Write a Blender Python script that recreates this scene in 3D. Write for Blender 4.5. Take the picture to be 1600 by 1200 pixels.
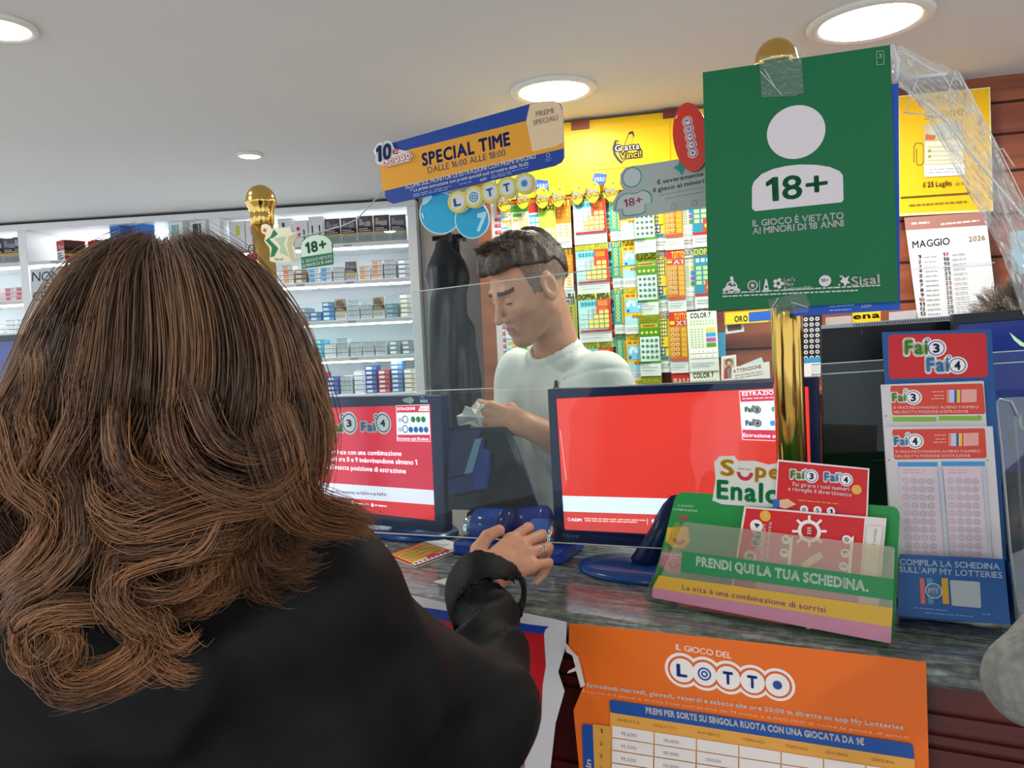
import bpy, bmesh, math, random
import numpy as np
from mathutils import Vector, Matrix

for _o in list(bpy.data.objects):
    bpy.data.objects.remove(_o)
random.seed(7)
RNG = np.random.default_rng(7)
SC = bpy.context.scene
COL = SC.collection
rad = math.radians

# ------------------------------------------------------------------ camera
FPX = 1200.0                       # focal length in pixels of a 1600 px wide frame
CAM = Vector((0, 0, 1.55))
PITCH, ROLL = rad(3.5), 0.045
FWD = Vector((0, math.cos(PITCH), -math.sin(PITCH)))
_R0, _U0 = Vector((1, 0, 0)), Vector((0, math.sin(PITCH), math.cos(PITCH)))
RGT = _R0 * math.cos(ROLL) - _U0 * math.sin(ROLL)
UPV = _R0 * math.sin(ROLL) + _U0 * math.cos(ROLL)
cd = bpy.data.cameras.new('camera')
cam = bpy.data.objects.new('camera', cd)
COL.objects.link(cam)
cd.sensor_width = 36
cd.lens = FPX / 1600 * 36
cd.clip_start = 0.02
_m = Matrix((RGT, UPV, -FWD)).transposed().to_4x4()
_m.translation = CAM
cam.matrix_world = _m
SC.camera = cam

# ------------------------------------------------------------------ world, exposure
SC.view_settings.view_transform = 'Standard'
SC.view_settings.look = 'None'
SC.view_settings.gamma = 1
SC.view_settings.use_curve_mapping = False
SC.view_settings.exposure = 0.2
w = bpy.data.worlds.new('shop_ambience')
SC.world = w
w.use_nodes = True
w.node_tree.nodes['Background'].inputs[0].default_value = (0.86, 0.93, 1.0, 1)
w.node_tree.nodes['Background'].inputs[1].default_value = 1.25
CEIL = 2.28

# ------------------------------------------------------------------ photo helpers: where a ray of the photograph meets a plane of the shop
def ray(px, py):
    return FWD + RGT * ((px - 800) / FPX) + UPV * ((600 - py) / FPX)
def P(px, py, d):
    return CAM + ray(px, py) * d
def hit(px, py, o, n):
    r = ray(px, py)
    return CAM + r * ((o - CAM).dot(n) / r.dot(n))
def onz(px, py, z):
    return hit(px, py, Vector((0, 0, z)), Vector((0, 0, 1)))
def mpp(d):                        # metres per pixel at a depth
    return d / FPX

# ------------------------------------------------------------------ materials
_MC = {}
def lin(h):
    h = h.lstrip('#')
    c = [int(h[i:i + 2], 16) / 255 for i in (0, 2, 4)]
    return tuple(x / 12.92 if x <= 0.04045 else ((x + 0.055) / 1.055) ** 2.4 for x in c)
def newmat(name):
    m = bpy.data.materials.new(name)
    m.use_nodes = True
    return m, m.node_tree, m.node_tree.nodes['Principled BSDF']
def M(hexc, rough=0.5, metal=0.0, emit=0.0, spec=0.3):
    k = (hexc, rough, metal, emit, spec)
    if k in _MC:
        return _MC[k]
    m, t, b = newmat('paint_' + hexc.strip('#'))
    c = lin(hexc) + (1,)
    b.inputs['Base Color'].default_value = c
    b.inputs['Roughness'].default_value = rough
    b.inputs['Metallic'].default_value = metal
    b.inputs['Specular IOR Level'].default_value = spec
    if emit:
        b.inputs['Emission Color'].default_value = c
        b.inputs['Emission Strength'].default_value = emit
    _MC[k] = m
    return m
def noisy(name, c1, c2, scale=(8, 8, 8), rough=0.5, bump=0.0, detail=6, metal=0, bscale=None, lo=0.35, hi=0.65, coords='Object', spec=0.5):
    if name in _MC:
        return _MC[name]
    m, t, b = newmat(name)
    tc = t.nodes.new('ShaderNodeTexCoord')
    mp = t.nodes.new('ShaderNodeMapping')
    mp.inputs['Scale'].default_value = scale
    nz = t.nodes.new('ShaderNodeTexNoise')
    nz.inputs['Detail'].default_value = detail
    nz.inputs['Scale'].default_value = 1
    cr = t.nodes.new('ShaderNodeValToRGB')
    cr.color_ramp.elements[0].position, cr.color_ramp.elements[1].position = lo, hi
    cr.color_ramp.elements[0].color = lin(c1) + (1,)
    cr.color_ramp.elements[1].color = lin(c2) + (1,)
    L = t.links.new
    L(tc.outputs[coords], mp.inputs[0]); L(mp.outputs[0], nz.inputs['Vector'])
    L(nz.outputs[0], cr.inputs[0]); L(cr.outputs[0], b.inputs['Base Color'])
    b.inputs['Roughness'].default_value = rough
    b.inputs['Metallic'].default_value = metal
    b.inputs['Specular IOR Level'].default_value = spec
    if bump:
        bp = t.nodes.new('ShaderNodeBump')
        bp.inputs['Strength'].default_value = bump
        bp.inputs['Distance'].default_value = 0.01
        if bscale:
            n2 = t.nodes.new('ShaderNodeTexNoise')
            n2.inputs['Scale'].default_value = bscale
            L(tc.outputs[coords], n2.inputs['Vector']); L(n2.outputs[0], bp.inputs['Height'])
        else:
            L(nz.outputs[0], bp.inputs['Height'])
        L(bp.outputs[0], b.inputs['Normal'])
    _MC[name] = m
    return m
def clear(name, tint='#f4fbfa', gloss=0.06, rough=0.02, haze=0.0, bump=0.0, bscale=20, edge=0.4):
    """thin clear plastic: mostly transparent, mirrors at a slant, a little milky where haze > 0"""
    if name in _MC:
        return _MC[name]
    m, t, b = newmat(name)
    N, L = t.nodes.new, t.links.new
    tr, gl, mx, fr = N('ShaderNodeBsdfTransparent'), N('ShaderNodeBsdfGlossy'), N('ShaderNodeMixShader'), N('ShaderNodeLayerWeight')
    tr.inputs[0].default_value = lin(tint) + (1,)
    gl.inputs['Roughness'].default_value = rough
    fr.inputs['Blend'].default_value = 0.25
    ma = N('ShaderNodeMath'); ma.operation = 'MULTIPLY_ADD'
    ma.inputs[1].default_value = edge; ma.inputs[2].default_value = gloss
    L(fr.outputs['Fresnel'], ma.inputs[0])
    L(ma.outputs[0], mx.inputs[0]); L(tr.outputs[0], mx.inputs[1]); L(gl.outputs[0], mx.inputs[2])
    out = mx
    if haze:
        df, m2 = N('ShaderNodeBsdfDiffuse'), N('ShaderNodeMixShader')
        df.inputs[0].default_value = (0.9, 0.9, 0.9, 1)
        m2.inputs[0].default_value = haze
        L(mx.outputs[0], m2.inputs[1]); L(df.outputs[0], m2.inputs[2])
        out = m2
    if bump:
        n2, bp = N('ShaderNodeTexNoise'), N('ShaderNodeBump')
        tc = N('ShaderNodeTexCoord')
        n2.inputs['Scale'].default_value = bscale
        bp.inputs['Strength'].default_value = bump
        bp.inputs['Distance'].default_value = 0.02
        L(tc.outputs['Object'], n2.inputs['Vector']); L(n2.outputs[0], bp.inputs['Height'])
        L(bp.outputs[0], gl.inputs['Normal']); L(bp.outputs[0], fr.inputs['Normal'])
    L(out.outputs[0], t.nodes['Material Output'].inputs[0])
    _MC[name] = m
    return m

# ------------------------------------------------------------------ objects
WM = {}
def put(o, parent, mw):
    WM[o.name] = mw
    if parent is None:
        o.matrix_basis = mw
    else:
        o.parent = parent
        o.matrix_basis = WM[parent.name].inverted() @ mw
    COL.objects.link(o)
    return o
def tag(o, label=None, cat=None, group=None, kind=None):
    for k, v in (('label', label), ('category', cat), ('group', group), ('kind', kind)):
        if v:
            o[k] = v
    return o
def root(name, loc, label=None, cat=None, group=None, mw=None):
    o = bpy.data.objects.new(name, None)
    o.empty_display_size = 0.05
    put(o, None, mw if mw is not None else Matrix.Translation(Vector(loc)))
    return tag(o, label, cat, group)
class MB:
    """collects shapes of several materials into ONE mesh"""
    def __init__(s):
        s.v, s.f, s.m, s.mats, s.sm = [], [], [], [], []
    def mi(s, mat):
        if mat not in s.mats:
            s.mats.append(mat)
        return s.mats.index(mat)
    def add(s, vs, fs, mat, smooth=False):
        o, i = len(s.v), s.mi(mat)
        s.v += [tuple(x) for x in vs]
        for f in fs:
            s.f.append(tuple(a + o for a in f)); s.m.append(i); s.sm.append(smooth)
        return s
    def box(s, lo, hi, mat):
        (a, b, c), (d, e, f) = lo, hi
        vs = [(a, b, c), (d, b, c), (d, e, c), (a, e, c), (a, b, f), (d, b, f), (d, e, f), (a, e, f)]
        return s.add(vs, [(3, 2, 1, 0), (4, 5, 6, 7), (0, 1, 5, 4), (1, 2, 6, 5), (2, 3, 7, 6), (3, 0, 4, 7)], mat)
    def prism(s, pts, z0, z1, mat, side=None):
        n = len(pts)
        ar = sum(pts[i][0] * pts[(i + 1) % n][1] - pts[(i + 1) % n][0] * pts[i][1] for i in range(n))
        if ar < 0:
            pts = pts[::-1]
        vs = [(x, y, z0) for x, y in pts] + [(x, y, z1) for x, y in pts]
        s.add(vs, [tuple(range(n))[::-1], tuple(range(n, 2 * n))], mat)
        return s.add(vs, [(i, (i + 1) % n, n + (i + 1) % n, n + i) for i in range(n)], side or mat)
    def lathe(s, prof, mat, n=32, smooth=True, o=(0, 0, 0)):
        vs = [(o[0] + r * math.cos(2 * math.pi * k / n), o[1] + r * math.sin(2 * math.pi * k / n), o[2] + z) for r, z in prof for k in range(n)]
        fs = [(i * n + k, i * n + (k + 1) % n, (i + 1) * n + (k + 1) % n, (i + 1) * n + k) for i in range(len(prof) - 1) for k in range(n)]
        fs.append(tuple(range(n))[::-1]); fs.append(tuple(range((len(prof) - 1) * n, len(prof) * n)))
        return s.add(vs, fs, mat, smooth)
    def tube(s, pts, r, mat, n=8, smooth=True):
        pts = [Vector(p) for p in pts]
        rs = r if isinstance(r, (list, tuple)) else [r] * len(pts)
        vs, prev = [], None
        for i, p in enumerate(pts):
            d = (pts[min(i + 1, len(pts) - 1)] - pts[max(i - 1, 0)]).normalized()
            a = prev if prev is not None else (Vector((0, 0, 1)) if abs(d.z) < 0.9 else Vector((1, 0, 0)))
            x = (a - d * a.dot(d)).normalized(); prev = x
            y = d.cross(x)
            vs += [p + (x * math.cos(2 * math.pi * k / n) + y * math.sin(2 * math.pi * k / n)) * rs[i] for k in range(n)]
        fs = [(i * n + k, i * n + (k + 1) % n, (i + 1) * n + (k + 1) % n, (i + 1) * n + k) for i in range(len(pts) - 1) for k in range(n)]
        fs.append(tuple(range(n))[::-1]); fs.append(tuple(range((len(pts) - 1) * n, len(pts) * n)))
        return s.add(vs, fs, mat, smooth)
    def mesh(s, name):
        me = bpy.data.meshes.new(name)
        me.from_pydata(s.v, [], s.f)
        for m in s.mats:
            me.materials.append(m)
        me.polygons.foreach_set('material_index', s.m)
        me.polygons.foreach_set('use_smooth', s.sm)
        me.update()
        return me
    def build(s, name, parent=None, mw=None, bevel=0, label=None, cat=None, group=None, kind=None, seg=2):
        o = bpy.data.objects.new(name, s.mesh(name))
        put(o, parent, mw if mw is not None else (WM[parent.name] if parent else Matrix()))
        if bevel:
            b = o.modifiers.new('bevel', 'BEVEL'); b.width = bevel; b.segments = seg; b.limit_method = 'ANGLE'; b.angle_limit = rad(40)
        return tag(o, label, cat, group, kind)
def copy_tree(o, mw, label=None, group=None):
    """a thing with copies of its parts (and theirs), mesh data shared"""
    def cp(x, par):
        c = x.copy(); COL.objects.link(c)
        if par is not None:
            c.parent = par
        for ch in list(x.children):
            cp(ch, c)
        return c
    r = cp(o, None)
    r.matrix_basis = mw
    WM[r.name] = mw
    if label: r['label'] = label
    if group: r['group'] = group
    return r

# ------------------------------------------------------------------ lettering: every glyph's outline once, in three weights
CHARS = "ABCDEFGHIJKLMNOPQRSTUVWXYZabcdefghijklmnopqrstuvwxyz0123456789+:.,!'*-/|©ÈÉòùèì€"
GL = {}
def _glyphs():
    tmp = []
    for ch in CHARS:
        c = bpy.data.curves.new('glyph', 'FONT')
        c.body = ch; c.resolution_u = 3; c.fill_mode = 'FRONT'
        o = bpy.data.objects.new('glyph', c); COL.objects.link(o); tmp.append((ch, o, c))
    bpy.context.view_layer.update()
    dg = bpy.context.evaluated_depsgraph_get()
    for ch, o, c in tmp:
        me = bpy.data.meshes.new_from_object(o.evaluated_get(dg))
        GL[ch] = ([(v.co.x, v.co.y) for v in me.vertices], [tuple(p.vertices) for p in me.polygons])
        bpy.data.meshes.remove(me)
    for ch, o, c in tmp:
        bpy.data.objects.remove(o); bpy.data.curves.remove(c)
_glyphs()
GL['1'] = ([(.17, 0), (.29, 0), (.29, .7), (.19, .7), (.03, .58), (.03, .47), (.17, .55)], [(0, 1, 2, 6), (6, 2, 3), (6, 3, 4, 5)])
_ring = lambda r, n: [(r * math.cos(2 * math.pi * i / n + .4), r * math.sin(2 * math.pi * i / n + .4)) for i in range(n)]
WT = {0: [(0, 0)], 1: _ring(.02, 4), 2: _ring(.042, 6) + [(0, 0)], 3: _ring(.11, 10) + _ring(.05, 6), 4: _ring(.16, 12) + _ring(.08, 8)}
def text_geo(s, wt=0, track=0.07):
    """2-D outline of a string: (verts, faces, width); cap height is 0.7; heavier weights are struck several times"""
    x, V, F = 0.0, [], []
    track = track + (0, .04, .08, .08, .08)[wt]
    for ch in s:
        if ch == ' ':
            x += 0.26; continue
        g0 = GL[ch][0]
        lo, hi = min(a for a, b in g0), max(a for a, b in g0)
        for dx, dy in WT[wt]:
            o = len(V)
            V += [(a - lo + x + dx, b + dy) for a, b in g0]
            F += [tuple(i + o for i in t) for t in GL[ch][1]]
        x += hi - lo + track
    return V, F, max(x - track, 0.01)

# ------------------------------------------------------------------ flat printed things: a plane of the shop, drawn on in photograph coordinates
class Pan(MB):
    def __init__(s, o, yaw, lean=0.0, dz=0.0001):
        super().__init__()
        a = rad(yaw)
        s.X = Vector((math.cos(a), -math.sin(a), 0))
        n0 = Vector((-math.sin(a), -math.cos(a), 0))
        s.Y = Vector((0, 0, 1)) * math.cos(rad(lean)) - n0 * math.sin(rad(lean))
        s.N = s.X.cross(s.Y)
        s.O = o
        s.z, s.dz = 0.0, dz
        s.mw = Matrix((s.X, s.Y, s.N)).transposed().to_4x4()
        s.mw.translation = o
        s.q = None
    def shift(s, d):
        s.O = s.O + s.N * d; s.mw.translation = s.O
        return s
    def frame(s, tl, tr, br, bl):
        s.q = (tl, tr, br, bl); return s
    def fr(s, a, b):
        tl, tr, br, bl = s.q
        return tuple((tl[i] * (1 - a) + tr[i] * a) * (1 - b) + (bl[i] * (1 - a) + br[i] * a) * b for i in (0, 1))
    def uv(s, px, py):
        p = hit(px, py, s.O, s.N) - s.O
        return (p.dot(s.X), p.dot(s.Y))
    def sc(s, px, py):
        a, b = s.uv(px, py), s.uv(px + 1, py)
        return math.hypot(a[0] - b[0], a[1] - b[1])
    def up(s):
        s.z += s.dz; return s.z
    def flat(s, uvs, mat, z=None):
        z = s.up() if z is None else z
        n = len(uvs)
        ar = sum(uvs[i][0] * uvs[(i + 1) % n][1] - uvs[(i + 1) % n][0] * uvs[i][1] for i in range(n))
        if ar < 0:
            uvs = uvs[::-1]
        s.add([(x, y, z) for x, y in uvs], [tuple(range(n))], mat)
    def solid(s, pts, mat, t=0.003, side=None):
        s.prism([s.uv(*p) for p in pts], s.z - t, s.z, mat, side)
        return s
    def poly(s, pts, mat):
        s.flat([s.uv(*p) for p in pts], mat); return s
    def fpoly(s, pts, mat):
        return s.poly([s.fr(*p) for p in pts], mat)
    def frect(s, a0, b0, a1, b1, mat, r=0):
        if not r:
            return s.fpoly([(a0, b0), (a1, b0), (a1, b1), (a0, b1)], mat)
        w = math.dist(s.fr(0, .5), s.fr(1, .5)); h = math.dist(s.fr(.5, 0), s.fr(.5, 1))
        rx, ry = r / w, r / h
        return s.fpoly(rr(a0, b0, a1, b1, rx, ry), mat)
    def disc(s, px, py, r, mat, n=28, ry=None):
        k = s.sc(px, py); c = s.uv(px, py); ry = ry or r
        s.flat([(c[0] + r * k * math.cos(2 * math.pi * i / n), c[1] + ry * k * math.sin(2 * math.pi * i / n)) for i in range(n)], mat)
        return s
    def ring(s, px, py, r0, r1, mat, n=28):
        k = s.sc(px, py); c = s.uv(px, py); z = s.up()
        vs = [(c[0] + r * k * math.cos(2 * math.pi * i / n), c[1] + r * k * math.sin(2 * math.pi * i / n), z) for r in (r0, r1) for i in range(n)]
        s.add(vs, [(i, n + i, n + (i + 1) % n, (i + 1) % n) for i in range(n)], mat)
        return s
    def text(s, t, x0, y0, x1, y1, h, mat, wt=1, track=0.07, slant=0.0):
        """baseline from photo point (x0,y0) to (x1,y1), capital height h in photo pixels"""
        V, F, W = text_geo(t, wt, track)
        a, b = Vector(s.uv(x0, y0)), Vector(s.uv(x1, y1))
        d = b - a
        c = Vector(s.uv(x0, y0 - h)) - a
        e = Vector((-d.y, d.x)).normalized() * c.length / 0.7
        d = d / W
        z = s.up()
        s.add([(a.x + d.x * x + e.x * y + d.x * slant * y, a.y + d.y * x + e.y * y + d.y * slant * y, z) for x, y in V], F, mat)
        return s
    def lines(s, rows, mat, h=2):
        """small print too fine to read: rows of broken dashes, (x0,y0,x1,y1)"""
        for x0, y0, x1, y1 in rows:
            n = max(2, int(abs(x1 - x0) / 11)); z = s.up()
            t = 0
            while t < 1:
                e = min(1, t + random.uniform(.4, 1.0) / n)
                A = lambda q: (x0 + (x1 - x0) * q, y0 + (y1 - y0) * q)
                p, q = A(t), A(e)
                s.flat([s.uv(*p), s.uv(*q), s.uv(q[0], q[1] - h), s.uv(p[0], p[1] - h)], mat, z)
                t = e + random.uniform(.08, .2) / n
        return s
    def make(s, name, parent=None, label=None, cat=None, group=None, **k):
        return s.build(name, parent, s.mw.copy(), label=label, cat=cat, group=group, **k)
def rr(x0, y0, x1, y1, rx, ry=None, n=5):
    ry = rx if ry is None else ry
    sx, sy = (1 if x1 > x0 else -1), (1 if y1 > y0 else -1)
    out = []
    for cx, cy, a0 in ((x1 - sx * rx, y0 + sy * ry, -90), (x1 - sx * rx, y1 - sy * ry, 0), (x0 + sx * rx, y1 - sy * ry, 90), (x0 + sx * rx, y0 + sy * ry, 180)):
        for i in range(n + 1):
            a = rad(a0 + 90 * i / n)
            out.append((cx + sx * rx * math.cos(a), cy + sy * ry * math.sin(a)))
    return out
def rquad(tl, tr, br, bl, r, n=4):
    """four-sided outline with rounded corners, photo pixels; r one radius or four"""
    c = [Vector(p) for p in (tl, tr, br, bl)]
    rs = r if isinstance(r, (list, tuple)) else [r] * 4
    out = []
    for i in range(4):
        p, a, b = c[i], c[i - 1], c[(i + 1) % 4]
        if rs[i] <= 0:
            out.append(tuple(p)); continue
        p0, p1 = p + (a - p).normalized() * rs[i], p + (b - p).normalized() * rs[i]
        for k in range(n + 1):
            t = k / n
            out.append(tuple(p0 * (1 - t) ** 2 + p * 2 * t * (1 - t) + p1 * t * t))
    return out

# ------------------------------------------------------------------ organic surfaces: smooth unions of tapered limbs, meshed by surface nets
def V3(*a):
    return np.array(a, np.float32)
def rc(p, a, b, ra, rb):
    a, b = np.asarray(a, np.float32), np.asarray(b, np.float32)
    d = b - a
    t = np.clip(((p - a) @ d) / max(float(d @ d), 1e-9), 0, 1)
    return np.linalg.norm(p - a - t[:, None] * d, axis=1) - (ra + (rb - ra) * t)
def el(p, c, r):
    r = np.asarray(r, np.float32); q = p - np.asarray(c, np.float32)
    k0 = np.linalg.norm(q / r, axis=1); k1 = np.linalg.norm(q / (r * r), axis=1)
    return k0 * (k0 - 1) / np.maximum(k1, 1e-6)
def smin(a, b, k):
    h = np.clip(0.5 + 0.5 * (b - a) / k, 0, 1)
    return b * (1 - h) + a * h - k * h * (1 - h)
def smax(a, b, k):
    return -smin(-a, -b, k)
def nets(fn, lo, hi, h):
    lo, hi = np.array(lo, float), np.array(hi, float)
    B = 8
    n = (np.ceil((hi - lo) / h).astype(int) // B + 1) * B
    nb = n // B
    g = np.full(tuple(n), 1.0, np.float32)
    cb = np.stack(np.meshgrid(*[np.arange(k) for k in nb], indexing='ij'), -1).reshape(-1, 3)
    cen = lo + (cb * B + (B - 1) / 2) * h
    dc = fn(cen.astype(np.float32))
    half = B * h * 0.87 * 1.35 + 0.012
    for b in cb[(dc < -half)]:
        g[b[0] * B:(b[0] + 1) * B, b[1] * B:(b[1] + 1) * B, b[2] * B:(b[2] + 1) * B] = -1
    act = cb[np.abs(dc) <= half]
    off = np.stack(np.meshgrid(*[np.arange(B)] * 3, indexing='ij'), -1).reshape(-1, 3)
    for i in range(0, len(act), 400):
        bl = act[i:i + 400]
        idx = (bl[:, None, :] * B + off[None]).reshape(-1, 3)
        g[idx[:, 0], idx[:, 1], idx[:, 2]] = fn((lo + idx * h).astype(np.float32))
    s = g < 0
    c = [s[i:n[0] - 1 + i, j:n[1] - 1 + j, k:n[2] - 1 + k] for i in (0, 1) for j in (0, 1) for k in (0, 1)]
    cnt = sum(x.astype(np.int8) for x in c)
    cell = np.argwhere((cnt > 0) & (cnt < 8))
    vid = np.full(tuple(n - 1), -1, np.int32)
    vid[cell[:, 0], cell[:, 1], cell[:, 2]] = np.arange(len(cell))
    acc, num = np.zeros((len(cell), 3)), np.zeros(len(cell))
    for ax in range(3):
        o1, o2 = [x for x in range(3) if x != ax]
        for da in (0, 1):
            for db in (0, 1):
                p0 = cell.copy(); p0[:, o1] += da; p0[:, o2] += db
                p1 = p0.copy(); p1[:, ax] += 1
                a, b = g[p0[:, 0], p0[:, 1], p0[:, 2]], g[p1[:, 0], p1[:, 1], p1[:, 2]]
                m = (a < 0) != (b < 0)
                t = np.where(m, a / np.where(m, a - b, 1), 0)
                q = p0.astype(float); q[:, ax] += t
                acc[m] += q[m]; num[m] += 1
    V = lo + acc / num[:, None] * h
    F = []
    for ax in range(3):
        sl0 = [slice(None)] * 3; sl1 = [slice(None)] * 3
        sl0[ax] = slice(0, -1); sl1[ax] = slice(1, None)
        e = np.argwhere(s[tuple(sl0)] != s[tuple(sl1)])
        o1, o2 = [(1, 2), (2, 0), (0, 1)][ax]
        ok = (e[:, o1] > 0) & (e[:, o2] > 0) & (e[:, o1] < n[o1] - 1) & (e[:, o2] < n[o2] - 1)
        e = e[ok]
        q = []
        for da, db in ((1, 1), (0, 1), (0, 0), (1, 0)):
            c2 = e.copy(); c2[:, o1] -= da; c2[:, o2] -= db
            q.append(vid[c2[:, 0], c2[:, 1], c2[:, 2]])
        q = np.stack(q, 1)
        flip = ~s[e[:, 0], e[:, 1], e[:, 2]]
        q[flip] = q[flip][:, ::-1]
        F.append(q)
    F = np.concatenate(F)
    return V, F[(F >= 0).all(1)]
def np_mesh(name, V, F, mats, midx=None, smooth=True):
    me = bpy.data.meshes.new(name)
    k = F.shape[1]
    me.vertices.add(len(V)); me.vertices.foreach_set('co', np.asarray(V, np.float32).ravel())
    me.loops.add(F.size); me.loops.foreach_set('vertex_index', F.astype(np.int32).ravel())
    me.polygons.add(len(F))
    me.polygons.foreach_set('loop_start', np.arange(0, F.size, k, dtype=np.int32))
    for m in mats:
        me.materials.append(m)
    if midx is not None:
        me.polygons.foreach_set('material_index', np.asarray(midx, np.int32))
    me.polygons.foreach_set('use_smooth', np.full(len(F), smooth))
    me.update(calc_edges=True)
    return me
def organic(name, fn, lo, hi, h, mats, parent=None, color=None, smooth_it=0, label=None, cat=None):
    V, F = nets(fn, lo, hi, h)
    mi = color(V[F].mean(1)) if color else None
    me = np_mesh(name, V, F, mats, mi)
    o = bpy.data.objects.new(name, me)
    put(o, parent, Matrix())
    if smooth_it:
        sm = o.modifiers.new('smooth', 'SMOOTH'); sm.factor = 0.5; sm.iterations = smooth_it
    return tag(o, label, cat)
# ================================================================== THE SETTING
TW = Pan(P(960, 400, 2.63), 14.7)          # plane of the lottery ticket wall and wooden wall
CB = Pan(P(500, 450, 3.95), 5.5)           # plane of the cabinet fronts
U = Vector((math.cos(rad(25.8)), -math.sin(rad(25.8)), 0))   # along the counter, towards the right
W_ = Vector((math.sin(rad(25.8)), math.cos(rad(25.8)), 0))   # across the counter, away from the customers
CT = 1.08                                  # counter top height

m_ceil = noisy('ceiling_paint', '#dedede', '#e3e2e1', (1, 1, 1), 0.9, 0.03, bscale=60)
m_wall = noisy('wall_paint', '#bdb9b6', '#c6c2bf', (2, 2, 2), 0.85, 0.04, bscale=50)
m_floor = noisy('floor_stone', '#a8a198', '#b8b1a7', (3, 3, 3), 0.35, 0.02)
m_wood = noisy('red_wood', '#7d3f2a', '#a05a3c', (1.2, 22, 1.2), 0.38, 0.05, coords='Object')
m_wood_d = noisy('dark_red_wood', '#3f100c', '#571812', (2, 20, 2), 0.35, 0.04)
m_white = noisy('white_laminate', '#e6e8ea', '#ecefef', (3, 3, 3), 0.35)
m_groove = M('#3a1a12', 0.8)
m_brass = noisy('polished_brass', '#d2aa55', '#dfbb6c', (3, 3, 3), 0.14, 0.0, metal=1)
m_granite = None
def granite():
    m, t, b = newmat('grey_green_granite')
    N, L = t.nodes.new, t.links.new
    tc, mp = N('ShaderNodeTexCoord'), N('ShaderNodeMapping')
    mp.inputs['Scale'].default_value = (7, 60, 60)
    mp.inputs['Rotation'].default_value = (0, 0, rad(-2))
    n1, n2, mx = N('ShaderNodeTexNoise'), N('ShaderNodeTexNoise'), N('ShaderNodeMix')
    n1.inputs['Scale'].default_value, n1.inputs['Detail'].default_value, n1.inputs['Distortion'].default_value = 2.2, 9, 0.7
    n2.inputs['Scale'].default_value, n2.inputs['Detail'].default_value = 70, 4
    r1, r2 = N('ShaderNodeValToRGB'), N('ShaderNodeValToRGB')
    e = r1.color_ramp.elements
    e[0].position, e[0].color = 0.36, lin('#47504d') + (1,)
    e[1].position, e[1].color = 0.66, lin('#858e8a') + (1,)
    e = r2.color_ramp.elements
    e[0].position, e[0].color = 0.45, (0.78, 0.78, 0.78, 1)
    e[1].position, e[1].color = 0.62, (1.15, 1.15, 1.12, 1)
    mx.data_type = 'RGBA'; mx.blend_type = 'MULTIPLY'; mx.inputs[0].default_value = 1
    L(tc.outputs['Object'], mp.inputs[0]); L(mp.outputs[0], n1.inputs['Vector']); L(tc.outputs['Object'], n2.inputs['Vector'])
    L(n1.outputs[0], r1.inputs[0]); L(n2.outputs[0], r2.inputs[0])
    L(r1.outputs[0], mx.inputs[6]); L(r2.outputs[0], mx.inputs[7]); L(mx.outputs[2], b.inputs['Base Color'])
    b.inputs['Roughness'].default_value = 0.14
    return m
m_granite = granite()

MB().box((-4.6, -2.5, -0.05), (4.2, 6.0, 0), m_floor).build('floor', kind='structure')
MB().box((-4.6, -2.5, CEIL), (4.2, 6.0, CEIL + 0.06), m_ceil).build('ceiling', kind='structure')
def local_z(pan, z):               # panel height coordinate of a world height
    return (z - pan.O.z) / pan.Y.z
# back wall: behind the cabinets and the coat niche
zf, zc = local_z(CB, 0), local_z(CB, CEIL)
MB().box((-3.9, zf, -0.46), (2.6, zc, -0.40), m_wall).build('wall_back', mw=CB.mw, kind='structure')
MB().box((CB.uv(656, 430)[0], zf, -0.12), (CB.uv(800, 430)[0] + .35, zc, -0.06), noisy('niche_paint', '#c3b8b0', '#cbc1b9', (2, 2, 2), 0.8, 0.03, bscale=50)).build('wall_middle', mw=CB.mw, kind='structure')
# right wall: wooden boards behind the lottery tickets, with grooves
tf, tc_ = local_z(TW, 0), local_z(TW, CEIL)
x0t, x1t = TW.uv(757, 450)[0], 2.6
b = MB().box((x0t, tf, -0.10), (x1t, tc_, -0.05), m_wood)
gs = [TW.uv(1580, y)[1] for y in (152, 203, 262, 330, 398, 462, 530, 600)]
for v in gs:
    b.box((x0t, v - 0.004, -0.052), (x1t, v + 0.004, -0.0485), m_groove)
b.build('wall_right', mw=TW.mw, kind='structure')
# the upright wooden board that ends the ticket wall beside the coat niche
u0, u1 = TW.uv(752, 450)[0], TW.uv(774, 450)[0]
MB().box((u0, tf, -0.16), (u1, tc_, 0.015), noisy('brown_board', '#7a4527', '#8f5632', (2, 20, 2), 0.4)).build('trim_1', mw=TW.mw, kind='structure', bevel=0.003)
MB().box((u1, tf, -0.05), (u1 + 0.022, tc_, 0.012), M('#c9c7c4', 0.4)).build('trim_2', mw=TW.mw, kind='structure')

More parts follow.
